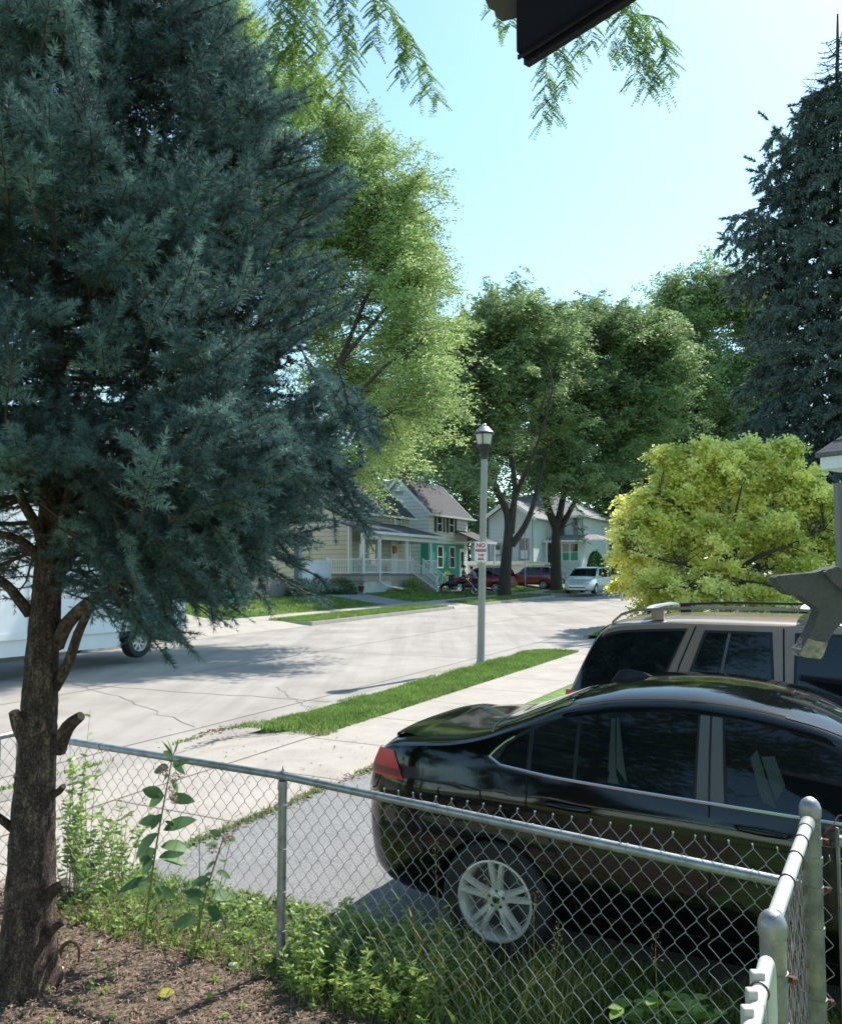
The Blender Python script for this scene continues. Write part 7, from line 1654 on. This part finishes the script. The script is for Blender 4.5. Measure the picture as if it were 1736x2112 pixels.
def person(label, loc, rz, shirt, trousers, hands, bend=0.0, group=None, knee=0):
    """faces local +x"""
    r = empty('person', loc, rz); tag(r, label, 'person', group); J = {}
    hx = -.25*bend; J['pel'] = ((hx,0,.94),(.15,.11)); tz = 1.0
    up = lambda d: (hx+math.sin(bend)*d, .94+math.cos(bend)*d)
    for k, d, rr in (('ab',.18,(.135,.10)),('ch',.38,(.165,.115)),('nk0',.52,(.10,.08)),('nk',.58,(.055,.055))): x, z = up(d); J[k] = ((x,0,z), rr)
    hb = bend*.6; x, z = up(.58); J['hd0'] = ((x+.02+math.sin(hb)*.06,0,z+.06),(.070,.075)); J['hd1'] = ((x+.03+math.sin(hb)*.15,0,z+.15),(.088,.098)); J['hd2'] = ((x+.02+math.sin(hb)*.22,0,z+.225),(.070,.08))
    E = [('pel','ab'),('ab','ch'),('ch','nk0'),('nk0','nk'),('nk','hd0'),('hd0','hd1'),('hd1','hd2')]
    sx_, sz_ = up(.47)
    for s in (-1, 1):
        n = 'L' if s > 0 else 'R'; J['sh'+n] = ((sx_,s*.185,sz_),(.062,.062)); h = hands[0] if s > 0 else hands[1]; H_ = np.array(h); S_ = np.array([sx_, s*.20, sz_]); mid = (H_+S_)/2; L = np.linalg.norm(H_-S_)
        e_ = mid + np.array([-.02, s*.07, -math.sqrt(max(0,.29**2-(L/2)**2))*.9]); J['el'+n] = (tuple(e_), .043); J['wr'+n] = (tuple(h), .030)
        dd = (H_-e_)/np.linalg.norm(H_-e_); J['pm'+n] = (tuple(H_+dd*.07), (.036,.020)); E += [('ch','sh'+n),('sh'+n,'el'+n),('el'+n,'wr'+n),('wr'+n,'pm'+n)]
        for q in range(4): f = 'f%d%s' % (q, n); J[f] = (tuple(H_+dd*.12+np.array([0,(q-1.5)*.018,-.02])), .009); J[f+'b'] = (tuple(H_+dd*(.15-.006*abs(q-1.5))+np.array([0,(q-1.5)*.02,-.045])), .008); E += [('pm'+n, f),(f, f+'b')]
        J['th'+n] = (tuple(H_+dd*.06+np.array([.01,-s*.045,-.02])), .010); E.append(('wr'+n,'th'+n))
        J['hp'+n] = ((hx,s*.09,.88),.085); J['kn'+n] = ((hx*.5+.03+knee*(s>0),s*.11,.48),.058); J['an'+n] = ((-.02-knee*.5*(s>0),s*.12,.09),.040); J['to'+n] = ((.13-knee*.5*(s>0),s*.13,.035),(.035,.03)); E += [('pel','hp'+n),('hp'+n,'kn'+n),('kn'+n,'an'+n),('an'+n,'to'+n)]
    skin_body('body', J, E, M['skin'], r)
    # clothing: slightly larger shells
    g = 1.22; sj = {k: (J[k][0], tuple(q*g for q in (J[k][1] if isinstance(J[k][1], tuple) else (J[k][1],)*2))) for k in ('pel','ab','ch','nk0')}; se = [('pel','ab'),('ab','ch'),('ch','nk0')]
    for n in 'LR':
        a, b = np.array(J['sh'+n][0]), np.array(J['el'+n][0]); sj['sh'+n] = (tuple(a),(.075,.075)); sj['sl'+n] = (tuple(a*.35+b*.65),(.062,.062)); se += [('ch','sh'+n),('sh'+n,'sl'+n)]
    skin_body('shirt', sj, se, shirt, r)
    tj = {'pel': (J['pel'][0],(.175,.135))}; te_ = []
    for n in 'LR':
        for k in ('hp','kn','an'): q = J[k+n]; tj[k+n] = ((q[0][0],q[0][1],q[0][2]+(.04 if k=='an' else 0)), ({'hp':.105,'kn':.078,'an':.062}[k],)*2)
        te_ += [('pel','hp'+n),('hp'+n,'kn'+n),('kn'+n,'an'+n)]
    skin_body('trousers', tj, te_, trousers, r)
    hc = Vector(J['hd1'][0]); hm = MB().sphere(hc+Vector((-.018,0,.045)), .105, 14, 10, (.98,.88,.92)); hm.build('hair', M['hair'], r)
    fc = MB(); f0 = hc+Vector((.088,0,.0))
    fc.sphere(f0+Vector((.008,0,-.01)), .016, 8, 6, (1,.7,1.4)); 
    for s in (-1,1): fc.sphere(hc+Vector((0,s*.095,-.005)), .022, 8, 6, (.7,.4,1.1))
    fc.build('nose_and_ears', M['skin'], r)
    ey = MB(); [ey.sphere(f0+Vector((-.004,s*.032,.022)), .009, 8, 6) for s in (-1,1)]; ey.box((f0.x-.008,-.022,f0.z-.052),(f0.x+.001,.022,f0.z-.045)); ey.build('eyes_and_mouth', M['hair'], r)
    sh = MB()
    for n in 'LR': q = J['to'+n][0]; sh.sphere((q[0]-.05,q[1],.045), .14, 12, 8, (1,.38,.36))
    sh.build('shoes', M['cloth_dark'], r)
    return r
def pz(px, py, Y): p = at(px, py, Y); return Vector((p.x, p.y, P(*[0,0]).z*0 + G(Y) + raise_((p.x*CO - p.y*SI))))
p1 = pz(955,1224,52.6); person('person in a dark t-shirt standing behind the motorcycle', p1, -.15, M['cloth_dark'], M['cloth_dark'], ((.42,.16,1.08),(.40,-.16,1.06)), .10)
p2 = pz(978,1224,53.6); person('person in a light grey t-shirt stooping by the open red SUV', p2, 2.6, M['cloth_grey'], M['cloth_dark'], ((.42,.12,1.0),(.36,-.16,.85)), .45)
# chopper motorcycle, front wheel to the right
mp = pz(948,1224.5,51.6); mo = empty('motorcycle', mp, -.12); tag(mo, 'black chopper motorcycle with a long raked fork parked on the grass', 'motorcycle')
def mwheel(x, r, w_, nm):
    T = Matrix.Translation((x,0,r)) @ Matrix.Rotation(math.pi/2,4,'X'); h = w_/2
    ty = MB().lathe([(r*.80,-h*.7),(r*.88,-h),(r*.97,-h*.7),(r,0),(r*.97,h*.7),(r*.88,h),(r*.80,h*.7),(r*.79,0),(r*.80,-h*.7)], 32, T, cap=False).build(nm, M['rubber'], mo)
    rm = MB().lathe([(r*.74,-h*.6),(r*.81,-h*.7),(r*.81,h*.7),(r*.74,h*.6),(r*.74,-h*.6)], 32, T, cap=False)
    for k in range(18): a = k*2*math.pi/18; rm.tube([T @ Vector((.03*math.cos(a+.6),.03*math.sin(a+.6),.03*(-1)**k)), T @ Vector((r*.76*math.cos(a),r*.76*math.sin(a),0))], .004, 4)
    rm.lathe([(.045,-.05),(.045,.05)], 12, T); rm.build('rim', M['chrome'], ty); return ty
mwheel(-.85,.32,.18,'rear_wheel'); mwheel(.98,.34,.09,'front_wheel')
fk = MB(); [fk.tube([(.42,s*.09,1.02),(.98,s*.09,.34)], .022, 8) for s in (-1,1)]; fk.bar((.42,-.12,1.0),(.42,.12,1.0),.05); fk.bar((.50,-.12,.92),(.50,.12,.92),.05); fk.build('fork', M['chrome'], mo)
hb = MB(); [hb.tube([(.42,s*.06,1.02),(.36,s*.14,1.22),(.30,s*.34,1.30),(.14,s*.40,1.22)], .014, 7) for s in (-1,1)]; hb.build('handlebar', M['chrome'], mo)
MB().sphere((.52,0,1.0), .095, 14, 10, (.8,1,1)).build('headlight', M['chrome'], mo)
tk = MB().sphere((.12,0,.84), .26, 16, 12, (1.15,.55,.55)); tk.build('fuel_tank', M['car_black'], mo)
sb_ = MB(); sb_.tube([(-.15,0,.72),(-.35,0,.66),(-.6,0,.70),(-.8,0,.80)], [.10,.14,.12,.06], 12); sb_.build('seat', M['trim_black'], mo)
fr_ = MB(); [fr_.tube(p_, .022, 7) for p_ in ([(.40,0,.95),(.05,0,.72),(-.5,0,.60),(-.85,0,.33)], [(.40,0,.90),(.28,0,.30),(-.30,0,.24),(-.85,0,.33)], [(-.30,.1,.24),(-.30,.1,.6)])]; fr_.build('frame', M['black_metal'], mo)
en = MB(); en.lathe([(.13,-.11),(.15,-.09),(.15,.09),(.13,.11)], 18, Matrix.Translation((-.02,0,.36)) @ Matrix.Rotation(math.pi/2,4,'X'))
for a in (-.42,.42):
    T = Matrix.Translation((0,0,.40)) @ Matrix.Rotation(a,4,'Y')
    for k in range(6): en.lathe([(.085,.06+k*.035),(.085,.078+k*.035)], 14, T)
en.build('engine', M['chrome'], mo)
rf_ = MB(); rf_.tube([(-.85+.36*math.cos(a),0,.33+.36*math.sin(a)) for a in np.linspace(.5,2.9,12)], .05, 8); rf_.build('rear_fender', M['car_black'], mo)
ex_ = MB(); [ex_.tube([(.05,-.12,.45),(.12,-.14,.26),(-.2,-.15,.22+z),(-1.05,-.16,.24+z)], .032, 8) for z in (0,.08)]; ex_.build('exhaust', M['chrome'], mo)
ks_ = MB(); ks_.tube([(-.1,.05,.26),(-.05,.26,.0)], .012, 6); ks_.build('kickstand', M['chrome'], mo)
# dark wheeled bin behind the motorcycle
bn = empty('trash_bin', pz(928,1223,53.8)); tag(bn, 'dark blue wheeled bin left of the motorcycle', 'bin'); mat('bin_blue', (.02,.04,.07), .5)
bx = MB().prism([(-.24,-.27),(.24,-.27),(.24,.27),(-.24,.27)], .08, .95); V = bx.v[0]; V[:4,:2] *= .82; bx.build('body', M['bin_blue'], bn, bevel=.02)
MB().box((-.27,-.30,.95),(.27,.30,1.0)).build('lid', M['bin_blue'], bn, bevel=.015)
for s in (-1,1): MB().lathe([(.09,-.02),(.10,0),(.09,.02)], 14, Matrix.Translation((s*.22,.22,.10)) @ Matrix.Rotation(math.pi/2,4,'Y')).build('wheel', M['rubber'], bn)
